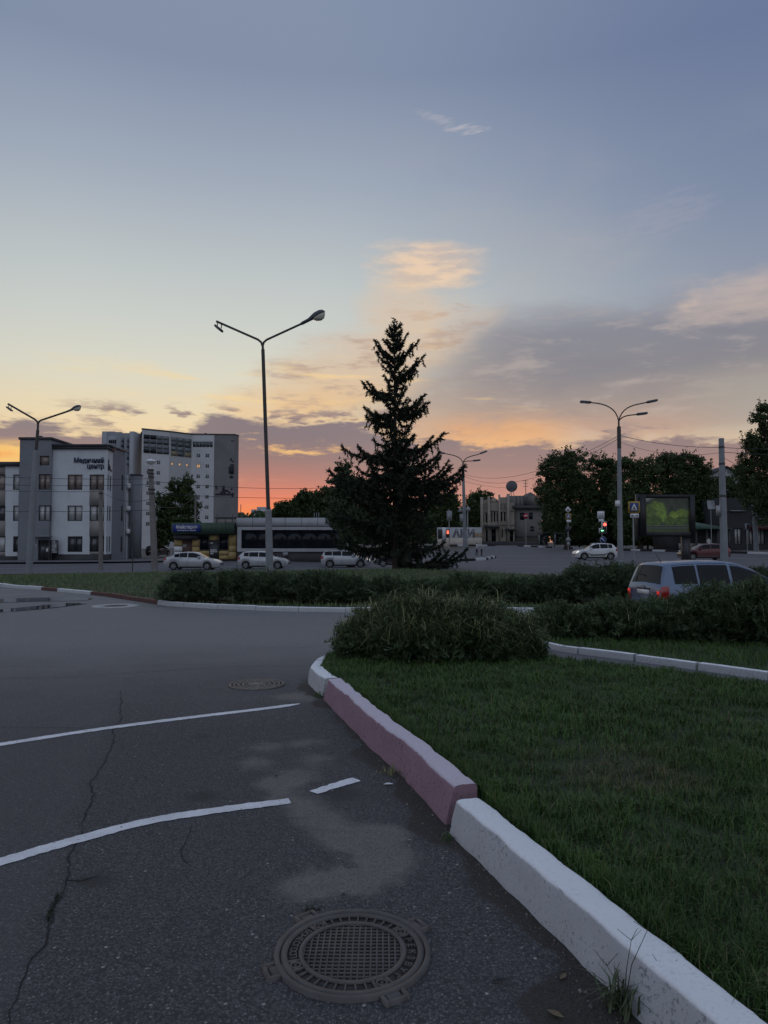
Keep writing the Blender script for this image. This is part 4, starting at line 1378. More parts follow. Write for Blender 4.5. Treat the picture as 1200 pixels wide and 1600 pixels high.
box_part('roof', M_coping, pav_b, a + 0.1, prect(514, 515, 0, 1)[0], 0.45, 9, d - 0.4, d - 0.15)
for px in (491, 494.5, 498):
    q = P(px, 809, YK + 3); MB().tube([(q.x - po.x, 3.5, d - 0.2), (q.x - po.x, 3.5, d + 0.7)], 0.03, 5).build('roof_rail', M_steel, pav_b)

# ---- old two storey building with arched bays and a dish
YO = 150.0
oo = P(750, 850, YO); oo.z = H(oo.x, YO)
old = thing('old_townhouse', oo, 'old ornate two storey building with a crenellated parapet', 'building')
M_old = surf('old_plaster', (0.30, 0.265, 0.225), 0.9, 0.14, 0.25, 0.3, 4, 0.03, dirt=(0.20, 0.18, 0.155), dirt_amt=0.6)
M_old_d = surf('old_plaster_grey', (0.165, 0.155, 0.145), 0.9, 0.14, 0.25, 0.3, 4, 0.03)
M_roof_d = surf('dark_sheet_roof', (0.05, 0.05, 0.055), 0.6, 0.2, 0.5, 0)
def orect(px0, px1, py0, py1, Y=YO):
    a, b = P(px0, py0, Y), P(px1, py1, Y)
    return (a.x - oo.x, b.x - oo.x, b.z - oo.z, a.z - oo.z)
hol = [orect(754, 756.5, 802, 816), orect(759, 761.5, 802, 816), orect(767.5, 769.5, 800, 815), orect(771.5, 774, 800, 815), orect(776, 778, 801, 815), orect(782.5, 785, 799, 814), orect(787.5, 790, 799, 814),
       orect(759, 764, 828, 846), orect(768, 775, 827, 847), orect(784, 786, 826, 840), orect(791, 802, 828, 846)]
mb = MB()
x0, x1, z0, z1 = orect(751, 804, 785, 850)
panel(mb, x0, x1, -0.5, z1, hol, 0, 0.5)
mb.build('facade', M_old, old)
for h in hol:
    MB().box(h[0], h[1], 0.3, 0.36, h[2], h[3]).build('window', M_glass_black, old)
for px0, px1, py0 in ((750.5, 755, 777), (761.5, 765.5, 776), (778.5, 781.5, 773), (791.5, 796, 772)):
    a, b, c, d = orect(px0, px1, py0, 850); box_part('pilaster', M_old, old, a, b, -0.5, -0.003, -0.5, d)
for px0, px1, py0 in ((755, 761.5, 781), (781.5, 791.5, 777)):
    a, b, c, d = orect(px0, px1, py0, 785)
    hs = [(a + (b - a) * (k + 0.25) / 4, a + (b - a) * (k + 0.75) / 4, c - 1.6, c - 0.2) for k in range(4)]
    mb = MB(); panel(mb, a, b, c - 2.0, d, hs, -0.25, 0.2); mb.box(a, b, -0.04, 0.0, c - 2.0, d); mb.build('blind_arcade', M_old, old)
a, b, c, d = orect(765.5, 778.5, 778, 785)
mb = MB(); mb.prism([(a, c)] + [(a + (b - a) * t, c + (d - c) * (0.45 + 0.55 * math.sin(PI * t))) for t in np.linspace(0, 1, 9)][::-1][::-1] + [(b, c)], -0.4, 0.0, FACE); 
pm_ = mb.build('arched_gable', M_old, old)
for px0, px1, py0, py1 in ((757, 779, 821, 824.5), (789, 804, 826, 829)):
    a, b, c, d = orect(px0, px1, py0, py1); box_part('door_canopy', M_roof_d, old, a, b, -1.6, 0, c, d)
for (px0, px1, py) in ((752, 764, 819), (780, 803, 819), (751, 804, 797)):
    a, b, c, d = orect(px0, px1, py, py + 1.2); box_part('string_course', M_old, old, a, b, -0.3, -0.001, c, d)
a, b, c, d = orect(804, 848, 795, 850); box_part('side_wing', M_old_d, old, a + 0.01, b, 0.4, 14, -0.5, d)
a, b, c, d = orect(800.5, 850, 790, 795.2); box_part('wing_roof', M_roof_d, old, a, b, -0.2, 14, c, d)
a, b, c, d = orect(799, 824, 773, 790); box_part('attic', M_old_d, old, a, b, 3, 12, c - 0.5, d)
for px in (804, 810, 816):
    w0, w1, _, _ = orect(px, px + 0.8, 0, 1); box_part('attic_rib', M_roof_d, old, w0, w1, 2.9, 2.995, c, d)
a, b, c, d = orect(821, 850, 769, 792, 158); mb = MB(); mb.prism([(a, c), (b, c), (b, c + (d - c) * 0.35), ((a + b) / 2 - 0.9, d), (a, c + (d - c) * 0.62)], -6, 0, Matrix.Translation((0, 8, 0)) @ FACE); mb.build('gable', M_old_d, old)
for px0, px1, py0, py1 in ((813, 820, 801, 812), (827, 833, 801, 811), (829.5, 835, 822, 825), (829.5, 835, 826, 830)):
    a, b, c, d = orect(px0, px1, py0, py1); box_part('window', M_glass_black, old, a, b, 0.34, 0.398, c, d)
for px0, px1 in ((806, 818), (822, 840)):
    a, b, c, d = orect(px0, px1, 836.5, 839.5); box_part('blind_window', M_roof_d, old, a, b, 0.33, 0.397, c, d)
a, b, c, d = orect(750.5, 845, 846, 850); box_part('plinth', M_plinth, old, a, b, -0.6, -0.505, -0.5, d)
q = P(821.5, 772, YO + 5)
mb = MB(); mb.tube([(q.x - oo.x, 5, q.z - oo.z - 1), (q.x - oo.x, 5, q.z - oo.z + 3.1)], 0.07, 5)
for k, w in ((2.9, 0.6), (2.3, 0.45), (1.7, 0.55)): mb.tube([(q.x - oo.x - w, 5, q.z - oo.z + k), (q.x - oo.x + w, 5, q.z - oo.z + k)], 0.05, 5)
mb.build('aerial', M_roof_d, old)
dq = P(800, 760, YO + 3)
dsh = thing('satellite_dish', Vector((dq.x, dq.y, P(800, 773, YO + 3).z - 0.02)), 'large grey round dish on the roof of the old building', 'satellite dish')
rr = 9.0 / ppm(YO + 3)
mb = MB()
prof_ = [(rr * k / 7, 0.28 * rr * (k / 7) ** 2) for k in range(0, 8)]
mb.lathe([(max(r, 0.01), z) for r, z in prof_] + [(max(r, 0.01), z + 0.05) for r, z in reversed(prof_)], 28, Matrix.Translation((0, 0, dq.z - dsh.location.z)) @ Matrix.Rotation(math.radians(-84), 4, 'X'))
mb.build('reflector', surf('dish_grey', (0.12, 0.12, 0.13), 0.6, 0.15, 0.6, 0.1), dsh, True)
mb = MB()
zz = dq.z - dsh.location.z - rr * 0.9
for s in (-1, 1): mb.tube([(s * 0.5, 0.3, -0.1), (s * 0.15, 0.25, zz + 0.4)], 0.06, 6)
mb.tube([(0, 0.9, -0.1), (0, 0.3, zz + 0.9)], 0.06, 6)
mb.build('stand', M_steel, dsh)

# ---- graffiti wall
wo = P(683, 851, 135); wo.z = H(wo.x, 135)
gw = thing('graffiti_wall', wo, 'low white wall with large grey graffiti letters', 'wall')
def wrect(px0, px1, py0, py1):
    a, b = P(px0, py0, 135), P(px1, py1, 135)
    return (a.x - wo.x, b.x - wo.x, b.z - wo.z, a.z - wo.z)
M_gray_gf = surf('grey_graffiti', (0.14, 0.14, 0.15), 0.7, 0.1, 2, 0)
M_gold_gf = surf('ochre_graffiti', (0.35, 0.22, 0.07), 0.7, 0.4, 1.2, 0)
a, b, c, d = wrect(683, 753, 824, 852)
box_part('wall_face', M_pavw, gw, a, b, 0, 0.3, -0.5, d)
a2, b2, c2, d2 = wrect(683, 753, 840.5, 852); box_part('wall_base', surf('cream_wall', (0.50, 0.45, 0.38), 0.8, 0.1, 0.8, 0.1), gw, a, b + 0.003, -0.12, -0.003, -0.5, d2)
x_, _, _, _ = wrect(704, 705, 0, 1)
text_part('graffiti', 'АКИ', 2.0, M_gray_gf, gw, Matrix.Translation((x_, -0.02, d2 + 0.15)) @ FACE, 0.01, 'LEFT', 0.10, 1.0)
x_, _, _, _ = wrect(736, 737, 0, 1)
text_part('graffiti', 'ЕКО', 0.85, M_gold_gf, gw, Matrix.Translation((x_, -0.02, d2 + 0.25)) @ FACE, 0.01, 'LEFT', 0.04, 1.0)

# ---- far flats on the skyline
for (px0, px1, py0, Y, lab, stp) in ((392, 430, 796, 420, 'small pale block of flats far off beside the lamp post', True), (371, 386, 803, 330, 'low far rooftop with a mast beside the dark tower end', False)):
    q = P(px0, 850, Y); q.z = H(q.x, Y) - 1
    fb = thing('distant_building', q, lab, 'building')
    x1 = P(px1, 0, Y).x - q.x; zt_ = P(600, py0, Y).z - q.z
    mb = MB(); mb.box(0, x1, 0, 12, 0, zt_)
    mb.build('wall', M_tw2 if stp else M_old_d, fb)
    if stp:
        for r in range(5):
            for c in range(5):
                MB().box(x1 * (c + 0.2) / 5, x1 * (c + 0.75) / 5, -0.1, -0.01, zt_ - 2.4 - r * 3.0, zt_ - 0.9 - r * 3.0).build('window', M_glass, fb)
        box_part('roof_room', M_tw2, fb, x1 * 0.25, x1 * 0.85, 2, 8, zt_ + 0.002, zt_ + 1.6)
    else:
        box_part('roof_room', M_old_d, fb, x1 * 0.1, x1 * 0.7, 2, 8, zt_ + 0.002, zt_ + 0.9)
        MB().tube([(x1 * 0.35, 3, zt_ + 0.8), (x1 * 0.35, 3, zt_ + 4.6)], 0.16, 5).build('mast', M_coping, fb)

# ---- right hand side: green roofed cafe, dark shop with red fascia, gabled house
q = P(1060, 862, 84); q.z = H(q.x, 84)
cafe = thing('cafe_pavilion', q, 'low dark pavilion with a green sloping roof behind the billboard', 'building')
def crect(px0, px1, py0, py1, Y, o): 
    a, b = P(px0, py0, Y), P(px1, py1, Y); return (a.x - o.x, b.x - o.x, b.z - o.z, a.z - o.z)
a, b, c, d = crect(1060, 1140, 826.5, 862, 84, q)
box_part('wall', surf('dark_timber', (0.028, 0.028, 0.03), 0.8, 0.3, 0.6, 0.1), cafe, a, b, 1.5, 8, -0.4, d)
mb = MB(); e0, e1, e2, e3 = crect(1052, 1146, 810, 826.5, 84, q)
mb.add([(e0, 0, e2), (e1, 0, e2), (e1, 8.5, e2), (e0, 8.5, e2), (e0 + 1.5, 4, e3), (e0 + 2.5, 4, e3)], [(0, 1, 5, 4), (2, 3, 4, 5), (1, 2, 5), (3, 0, 4), (3, 2, 1, 0)]); mb.build('roof', surf('green_sheet', (0.045, 0.105, 0.08), 0.6, 0.15, 0.5, 0.05), cafe)
for px in (1062, 1074, 1090, 1107, 1124): 
    xx = crect(px, px, 0, 1, 84, q)[0]; box_part('post', M_coping, cafe, xx - .09, xx + .09, 0.3, 0.48, -0.3, e2)
a, b, c, d = crect(1064, 1126, 849, 858, 83.8, q)
for k in range(5): box_part('parapet_panel', M_beige, cafe, a + (b - a) * k / 5 + .05, a + (b - a) * (k + 1) / 5 - .05, 0.5, 0.6, c, d)
q = P(1128, 862, 92); q.z = H(q.x, 92)
shop = thing('corner_shop', q, 'dark corner shop with a deep red fascia at the right edge', 'shop')
a, b, c, d = crect(1128, 1260, 778, 863, 92, q)
sh_h = []
for k in range(6):
    u = a + (b - a) * (0.14 + 0.14 * k)
    sh_h.append((u, u + (b - a) * 0.085, 0.5, 2.6))
mb = MB(); panel(mb, a, b, -0.4, d, sh_h, 0, 0.2); mb.box(a, a + .02, 0, 10, -0.4, d); mb.box(b - .02, b, 0, 10, -0.4, d); mb.box(a + .02, b - .02, 0.3, 10, d - .2, d - .05); mb.build('wall', surf('dark_shop_wall', (0.035, 0.037, 0.042), 0.8, 0.2, 0.4, 0.1), shop)
for h in sh_h: window(shop, *h, 0.12, None, 2, M_frame_dark, M_glass_curtain)
a2, b2, c2, d2 = crect(1170, 1262, 822, 828, 92, q); box_part('fascia', surf('dark_red_fascia', (0.10, 0.022, 0.03), 0.5, 0.1, 1, 0), shop, a2, b2, -1.6, -0.004, c2, d2)
a2, b2, c2, d2 = crect(1140, 1166, 796, 799, 92, q); box_part('ledge', M_steel, shop, a2, b2, -0.3, -0.004, c2, c2 + 0.12)
a2, b2, c2, d2 = crect(1186, 1262, 808, 812, 92, q); box_part('ledge', M_steel, shop, a2, b2, -0.3, -0.004, c2, c2 + 0.14)
q = P(1098, 862, 125); q.z = H(q.x, 125)
hs = thing('gabled_house', q, 'pale gabled house showing above the trees between the two right poles', 'house')
a, b, c, d = crect(1108, 1162, 760, 862, 125, q); 
h0 = [crect(1136, 1141, 744, 757, 125, q), crect(1143, 1147, 744, 757, 125, q), crect(1122, 1127, 752, 759, 125, q)]
zap = crect(0, 1, 731, 732, 125, q)[3]; zev = crect(0, 1, 744, 745, 125, q)[3]
mb = MB(); panel(mb, a, b, 0, zev, h0, 0, 0.2); mb.add([(a, 0, zev), (b, 0, zev), ((a + b) / 2, 0, zap)], [(0, 1, 2)]); mb.box(a, a + .03, 0, 8, 0, zev); mb.box(b - .03, b, 0, 8, 0, zev); mb.build('wall', M_pavw, hs)
for h in h0: window(hs, *h, 0.1, None, 1)
mb = MB(); xm = (a + b) / 2
for s, xe in ((-1, a - 0.8), (1, b + 0.8)):
    ze = zev - 0.3
    mb.add([(xe, -0.6, ze), (xm, -0.6, zap + 0.12), (xm, 9, zap + 0.12), (xe, 9, ze), (xe, -0.6, ze + 0.22), (xm, -0.6, zap + 0.34), (xm, 9, zap + 0.34), (xe, 9, ze + 0.22)], [(0, 1, 2, 3), (7, 6, 5, 4), (0, 4, 5, 1), (2, 6, 7, 3), (0, 3, 7, 4)])
mb.build('roof', M_roof_d, hs)
# bus shelters under the trees
for k, (px, w, lab) in enumerate(((843, 14, 'glass sided bus shelter standing beside the old building'), (868, 17, 'dark flat roofed bus shelter under the trees'))):
    q = P(px, 855, 118); q.z = H(q.x, 118)
    sh_ = thing('bus_shelter', q, lab, 'bus shelter', group='bus shelters')
    wd = w / ppm(118)
    box_part('roof', M_coping, sh_, -0.2, wd + 0.2, -1.0, 1.2, 2.25, 2.4)
    for xx in (0, wd): box_part('post', M_coping, sh_, xx - .05, xx + .05, 0.8, 0.9, -0.1, 2.25)
    box_part('back_panel', M_tglass2, sh_, 0.06, wd - 0.06, 0.82, 0.86, 0.3, 2.1)
    box_part('seat', M_coping, sh_, 0.1, wd - 0.1, 0.3, 0.75, 0.42, 0.48)
    box_part('side_panel', M_tglass2, sh_, -0.03, 0.03, -0.4, 0.79, 0.3, 2.1)
# ------------------------------------------------------------------ vehicles
def paint(name, color, metal=0.35, rough=0.32):
    m, n, b = mat_new(name)
    p = coords(n)
    fl = n.noise(p, 2.2, 4, 0.6)
    x_, y_, z_ = n.xyz(p)
    dust = n.smooth(0.75, 0.25, z_ + (fl - 0.5) * 0.4) * 0.45
    c = n.mix(dust, color, (0.16, 0.15, 0.14))
    n.put(b.inputs['Base Color'], c)
    b.inputs['Metallic'].default_value = metal
    n.put(b.inputs['Roughness'], n.math('MULTIPLY_ADD', dust, 0.5, rough))
    b.inputs['Coat Weight'].default_value = 0.6
    b.inputs['Coat Roughness'].default_value = 0.08
    return m
M_silver = paint('silver_paint', (0.46, 0.48, 0.51))
M_white_car = paint('white_paint', (0.74, 0.75, 0.76), 0.0)
M_red_car = paint('dark_red_paint', (0.10, 0.010, 0.016), 0.2)
M_blue_silver = paint('blue_silver_paint', (0.125, 0.175, 0.27), 0.3)
M_dark_car = paint('dark_paint', (0.03, 0.032, 0.04), 0.2)
M_tyre = surf('tyre_rubber', (0.018, 0.018, 0.019), 0.85, 0.2, 6, 0.2)
M_rim = surf('alloy_rim', (0.36, 0.37, 0.38), 0.35, 0.1, 4, 0, metal=0.7)
M_trim = surf('black_trim', (0.02, 0.02, 0.021), 0.6, 0.2, 4, 0.1)
M_carglass = glass('car_glass', (0.010, 0.012, 0.016), 0.03, 0.18, 0.0)
M_carglass.node_tree.nodes['Principled BSDF'].inputs['Coat Weight'].default_value = 0.0
M_tail = surf('red_lens', (0.30, 0.012, 0.012), 0.15, 0.1, 5, 0, spec=0.7, coat=0.6)
M_tail_on = glow('red_lamp_lit', (0.7, 0.025, 0.02), 0.5)
M_head = surf('clear_lens', (0.55, 0.57, 0.60), 0.12, 0.1, 5, 0, spec=0.8, coat=0.6)
M_head_on = glow('headlamp_lit', (1.0, 0.93, 0.8), 0.9)
M_plate = surf('number_plate', (0.70, 0.70, 0.68), 0.5, 0.05, 5, 0)

CARS = {
 # L, H, W, belt line, roof line, glass: side windows (s0, s1), windscreen, rear screen, wheel radius, wheel positions
 'sedan': dict(L=4.62, W=1.76, rw=0.315, wheels=(0.19, 0.785),
    belt=[(0, 0.80), (0.012, 0.98), (0.05, 1.02), (0.16, 1.02), (0.30, 0.99), (0.72, 0.93), (0.76, 0.92), (0.90, 0.83), (0.965, 0.72), (1, 0.56)],
    roof=[(0, 0), (0.085, 1.01), (0.15, 1.15), (0.22, 1.32), (0.30, 1.42), (0.40, 1.46), (0.52, 1.45), (0.58, 1.41), (0.66, 1.22), (0.75, 0.93), (0.76, 0), (1, 0)],
    side=[(0.205, 0.285, 0), (0.292, 0.43, 0), (0.445, 0.665, 0)], wind=(0.605, 0.735), rear=(0.105, 0.235)),
 'hatch': dict(L=4.25, W=1.75, rw=0.315, wheels=(0.17, 0.80),
    belt=[(0, 0.86), (0.010, 0.98), (0.03, 1.02), (0.16, 1.01), (0.30, 0.98), (0.72, 0.93), (0.77, 0.93), (0.90, 0.84), (0.97, 0.70), (1, 0.55)],
    roof=[(0, 0), (0.012, 1.0), (0.04, 1.14), (0.085, 1.34), (0.12, 1.40), (0.25, 1.45), (0.40, 1.47), (0.50, 1.45), (0.57, 1.41), (0.66, 1.22), (0.765, 0.94), (0.77, 0), (1, 0)],
    side=[(0.13, 0.225, 0), (0.235, 0.415, 0), (0.43, 0.67, 0)], wind=(0.595, 0.745), rear=(0.022, 0.085)),
 'wagon': dict(L=4.55, W=1.80, rw=0.345, wheels=(0.185, 0.80),
    belt=[(0, 0.90), (0.010, 1.04), (0.03, 1.08), (0.20, 1.06), (0.72, 0.99), (0.77, 0.99), (0.90, 0.93), (0.97, 0.80), (1, 0.62)],
    roof=[(0, 0), (0.012, 1.06), (0.03, 1.20), (0.06, 1.45), (0.09, 1.53), (0.25, 1.57), (0.42, 1.58), (0.52, 1.56), (0.58, 1.51), (0.66, 1.32), (0.765, 1.0), (0.77, 0), (1, 0)],
    side=[(0.075, 0.225, 0), (0.235, 0.41, 0), (0.425, 0.665, 0)], wind=(0.60, 0.745), rear=(0.018, 0.06)),
 'mpv': dict(L=4.32, W=1.74, rw=0.31, wheels=(0.17, 0.80),
    belt=[(0, 0.92), (0.006, 1.00), (0.02, 1.03), (0.20, 1.02), (0.70, 0.95), (0.82, 0.97), (0.90, 0.90), (0.97, 0.76), (1, 0.58)],
    roof=[(0, 0), (0.010, 1.02), (0.022, 1.16), (0.050, 1.52), (0.07, 1.585), (0.14, 1.62), (0.30, 1.65), (0.44, 1.645), (0.54, 1.60), (0.64, 1.45), (0.74, 1.20), (0.815, 0.98), (0.82, 0), (1, 0)],
    side=[(0.085, 0.235, 0), (0.25, 0.455, 0), (0.475, 0.735, 0)], wind=(0.60, 0.795), rear=(0.0145, 0.050)),
 'crossover': dict(L=4.1, W=1.76, rw=0.345, wheels=(0.175, 0.80),
    belt=[(0, 0.92), (0.010, 1.04), (0.03, 1.08), (0.20, 1.08), (0.70, 1.00), (0.77, 1.0), (0.90, 0.94), (0.97, 0.80), (1, 0.62)],
    roof=[(0, 0), (0.012, 1.07), (0.05, 1.25), (0.10, 1.48), (0.13, 1.54), (0.25, 1.60), (0.40, 1.62), (0.50, 1.60), (0.56, 1.54), (0.65, 1.32), (0.765, 1.01), (0.77, 0), (1, 0)],
    side=[(0.135, 0.23, 0), (0.24, 0.42, 0), (0.435, 0.67, 0)], wind=(0.585, 0.745), rear=(0.026, 0.10)),
}
def make_car(name, kind, mat, loc, rz, label, tail=M_tail, head=M_head, stripe=False, rails=False, detail=False, scale=1.0):
    c = CARS[kind]
    L, W, rw = c['L'], c['W'], c['rw']
    root = thing(name, loc, label, 'car', rz, 'cars at the crossing')
    root.scale = (scale,) * 3
    def bl(s): return float(np.interp(s, *zip(*c['belt'])))
    def tp(s): return max(bl(s), float(np.interp(s, *zip(*c['roof']))))
    wc = [(-0.5 + q) * L for q in c['wheels']]
    Ra = rw + 0.055
    def hw(s):
        w = W / 2
        if s < 0.14: w *= 1 - 0.17 * ((0.14 - s) / 0.14) ** 2.4
        if s > 0.80: w *= 1 - 0.27 * ((s - 0.80) / 0.20) ** 2.2
        return w
    def zb(s):
        x = (-0.5 + s) * L
        z = 0.21 + 0.12 * max(0, (0.05 - s) / 0.05) + 0.04 * max(0, (s - 0.95) / 0.05)
        for q in wc:
            if abs(x - q) < Ra: z = max(z, rw + math.sqrt(Ra * Ra - (x - q) ** 2))
        return z
    def rowsat(s):
        w, b, t, z0 = hw(s), bl(s), tp(s), zb(s)
        z0 = min(z0, b - 0.1)
        g = t - b
        ws = w * 0.955
        tum = 0.30 * g
        e = 0.02 + 0.03 * (1 if g < 0.05 else 0)
        return [(w * 0.96, z0), (w * 0.992, z0 + (b - z0) * 0.28), (w, z0 + (b - z0) * 0.60), (w * 0.99, b - 0.045), (ws, b),
                (ws - tum * 0.30, b + g * 0.30), (ws - tum * 0.66, b + g * 0.66), (ws - tum * 0.95, b + g * 0.88), (ws - tum * 1.0 - 0.07 * min(1, g * 4), b + g * 0.97),
                ((ws - tum) * 0.55, t + e * 0.7), (0.0, t + e)]
    def Sp(s, r, side):
        rows = rowsat(s)
        i = min(int(r), 9); f = r - i
        y = rows[i][0] * (1 - f) + rows[i + 1][0] * f
        z = rows[i][1] * (1 - f) + rows[i + 1][1] * f
        return Vector(((-0.5 + s) * L, side * y, z))
    ss = sorted(set(list(np.round(np.linspace(0, 0.12, 22), 4)) + list(np.round(np.linspace(0.12, 1, 84), 4))))
    V, Fc = [], []
    nr = 21
    for s in ss:
        rows = rowsat(s)
        line = [(-y, z) for y, z in rows[:-1]] + [rows[-1]] + [(y, z) for y, z in reversed(rows[:-1])]
        V += [((-0.5 + s) * L, y, z) for y, z in line]
    for i in range(len(ss) - 1):
        for j in range(nr - 1):
            a = i * nr + j
            Fc.append((a, a + nr, a + nr + 1, a + 1))
    Fc.append(tuple(range(nr))); e = (len(ss) - 1) * nr
    Fc.append(tuple(e + j for j in range(nr - 1, -1, -1)))
    body = mesh_np('body', V, Fc, mat, root, True)
    bm = bmesh.new(); bm.from_mesh(body.data); bmesh.ops.recalc_face_normals(bm, faces=bm.faces[:]); bm.to_mesh(body.data); bm.free()
    body.data.set_sharp_from_angle(angle=math.radians(42))
    def patch(pname, s0, s1, r0, r1, side, m_, off=0.006, ns=8, nr_=5, parent=root, both=False):
        v, f = [], []
        rl = [r0 + (r1 - r0) * j / nr_ for j in range(nr_ + 1)]
        cols = [(r, side) for r in rl]
        if both: cols = [(r, 1) for r in rl] + [(r, -1) for r in reversed(rl[:-1])]
        for i in range(ns + 1):
            s = s0 + (s1 - s0) * i / ns
            for r, sd in cols:
                p = Sp(s, r, sd)
                a = Sp(min(s + 0.004, 1), r, sd) - Sp(max(s - 0.004, 0), r, sd)
                b = Sp(s, min(r + 0.05, 10), sd) - Sp(s, max(r - 0.05, 0), sd)
                nn = a.cross(b)
                if nn.length > 1e-9:
                    nn.normalize()
                    ref = Vector((0, sd, 0.6)) if not both else Vector((0, 0.001 * sd, 1))
                    if nn.dot(ref) < 0: nn = -nn
                else: nn = Vector((0, 0, 1))
                v.append(tuple(p + nn * off))
        k = len(cols)
        for i in range(ns):
            for j in range(k - 1):
                a = i * k + j
                f.append((a, a + 1, a + k + 1, a + k))
        return mesh_np(pname, v, f, m_, parent, True)
    for sd in (-1, 1):
        for s0, s1, _ in c['side']: patch('side_window', s0, s1, 4.35, 7.25, sd, M_carglass, 0.006, 12)
        if sd == -1 or detail:
            for s in (c['side'][1][0] - 0.004, c['side'][2][0] - 0.006, c['side'][2][1] + 0.03):
                patch('door_seam', s, s + 0.0022, 0.4, 3.9, sd, M_trim, 0.003, 1)
            for s in (c['side'][1][0] + 0.012, c['side'][2][0] + 0.012):
                h = Sp(s, 3.0, sd); MB().box(h.x, h.x + 0.17, h.y - 0.025, h.y + 0.025, h.z - 0.02, h.z + 0.02, None, 0.008).build('door_handle', mat, root)
        patch('sill', c['wheels'][0] + 0.10, c['wheels'][1] - 0.10, 0.0, 0.35, sd, M_trim, 0.004, 6, 2)
        if stripe: patch('side_moulding', c['wheels'][0] + 0.095, c['wheels'][1] - 0.095, 0.95, 1.35, sd, M_trim, 0.014, 8, 2)
        q = patch('headlight', 0.925, 0.985, 2.75, 3.9, sd, head, 0.008, 6, 3)
        q = patch('tail_light', 0.002, 0.045 if kind == 'mpv' else 0.055, 1.9 if kind == 'mpv' else 2.3, 4.0, sd, tail, 0.008, 5, 4)
        mr = Sp(c['side'][2][1] - 0.02, 4.3, sd)
        MB().box(mr.x - 0.10, mr.x + 0.08, min(mr.y, mr.y + sd * 0.22), max(mr.y, mr.y + sd * 0.22), mr.z - 0.02, mr.z + 0.14, None, 0.03).build('mirror', mat, root)
        if rails:
            pts = [Sp(s, 8.2, sd) + Vector((0, 0, 0.06)) for s in np.linspace(0.12, 0.54, 8)]
            pts[0].z -= 0.06; pts[-1].z -= 0.06
            MB().tube(pts, 0.018, 6).build('roof_rail', M_trim, root)
    patch('windscreen', *c['wind'], 8.35, 10, 1, M_carglass, 0.006, 8, 4, both=True)
    patch('rear_window', *c['rear'], 8.2, 10, 1, M_carglass, 0.006, 8, 4, both=True)
    # wheels
    for x in wc:
        for sd in (-1, 1):
            yy = sd * (W / 2 - 0.115)
            M = Matrix.Translation((x, yy, rw)) @ Matrix.Rotation(-sd * PI / 2, 4, 'X')
            mb = MB(); mb.lathe([(rw * 0.62, -0.10), (rw * 0.95, -0.10), (rw, -0.06), (rw, 0.06), (rw * 0.95, 0.095), (rw * 0.66, 0.10), (rw * 0.62, 0.07)], 24, M)
            wh = mb.build('wheel', M_tyre, root, True)
            mb = MB(); ring_ = MB(); ring(ring_, rw * 0.55, rw * 0.66, 0.055, 0.085, 24); mb.add(ring_.v, ring_.f, M)
            mb.lathe([(rw * 0.60, 0.02), (rw * 0.60, 0.03)], 20, M)
            for k in range(5):
                mb.box(0.0, rw * 0.58, -0.035, 0.035, 0.03, 0.078, M @ Matrix.Rotation(2 * PI * k / 5 + x, 4, 'Z'))
            mb.lathe([(0.055, 0.03), (0.05, 0.088)], 12, M)
            mb.build('rim', M_rim, wh)
    zf = 0.30
    MB().box(-L / 2 + 0.35, L / 2 - 0.35, -W / 2 + 0.24, W / 2 - 0.24, 0.16, 0.55).build('underbody', M_trim, root)
    # bumper, grille, plates
    MB().box(L / 2 - 0.06, L / 2 + 0.012, -0.52, 0.52, 0.42, 0.52, None, 0.01).build('grille', M_trim, root)
    MB().box(-L / 2 - 0.012, -L / 2 + 0.04, -W * 0.36, W * 0.36, 0.36, 0.46, None, 0.01).build('bumper_strip', M_trim, root)
    zp = 0.86 if kind == 'mpv' else 0.66
    rp = MB().box(-L / 2 - 0.022, -L / 2 - 0.003, -0.26, 0.26, zp - 0.055, zp + 0.055).build('number_plate', M_plate, root)
    if detail:
        MB().box(-L / 2 - 0.012, -L / 2 - 0.001, -0.30, 0.30, zp + 0.062, zp + 0.10, None, 0.004).build('plate_recess', M_trim, root)
        for sd in (-1, 1):
            y0 = hw(0.0) * 0.80; y1 = hw(0.0) * 0.995
            MB().box(-L / 2 - 0.016, -L / 2 - 0.001, min(sd * y0, sd * y1), max(sd * y0, sd * y1), 0.60, 0.915, None, 0.005).build('tail_light', M_tail, root)
            MB().box(-L / 2 - 0.024, -L / 2 - 0.0165, min(sd * (y0 + .02), sd * (y1 - .02)), max(sd * (y0 + .02), sd * (y1 - .02)), 0.83, 0.90, None, 0.003).build('brake_lamp', M_tail_on, root)
        mb = MB(); ring(mb, 0.035, 0.05, -0.006, 0.006, 18); mb.box(-0.04, 0.04, -0.007, 0.007, -0.006, 0.006)
        em_ = mb.build('badge', M_rim, root); em_.matrix_local = Matrix.Translation((-L / 2 - 0.012, 0, 0.965 if False else 0.905 + 0.10 - 0.02)) @ Matrix.Rotation(PI / 2, 4, 'Z') @ FACE
        p0 = Sp(0.028, 10, 1)
        MB().tube([p0 + Vector((-0.02, 0.05, 0.0)), p0 + Vector((-0.05, 0.28, 0.06)), p0 + Vector((-0.05, 0.42, 0.065))], 0.012, 5).build('rear_wiper', M_trim, root)
        p1 = Sp(0.12, 10, 1)
        MB().tube([p1, p1 + Vector((-0.16, 0, 0.22))], [0.010, 0.004], 5).build('aerial', M_trim, root)
        for k in (-0.42, 0.42):
            q = Sp(0.02, 8.2, 1)
        # dust smeared bumper in body colour
        MB().box(-L / 2 - 0.03, -L / 2 + 0.1, -W * 0.42, W * 0.42, 0.34, 0.56, None, 0.03).build('bumper', mat, root)
    return root

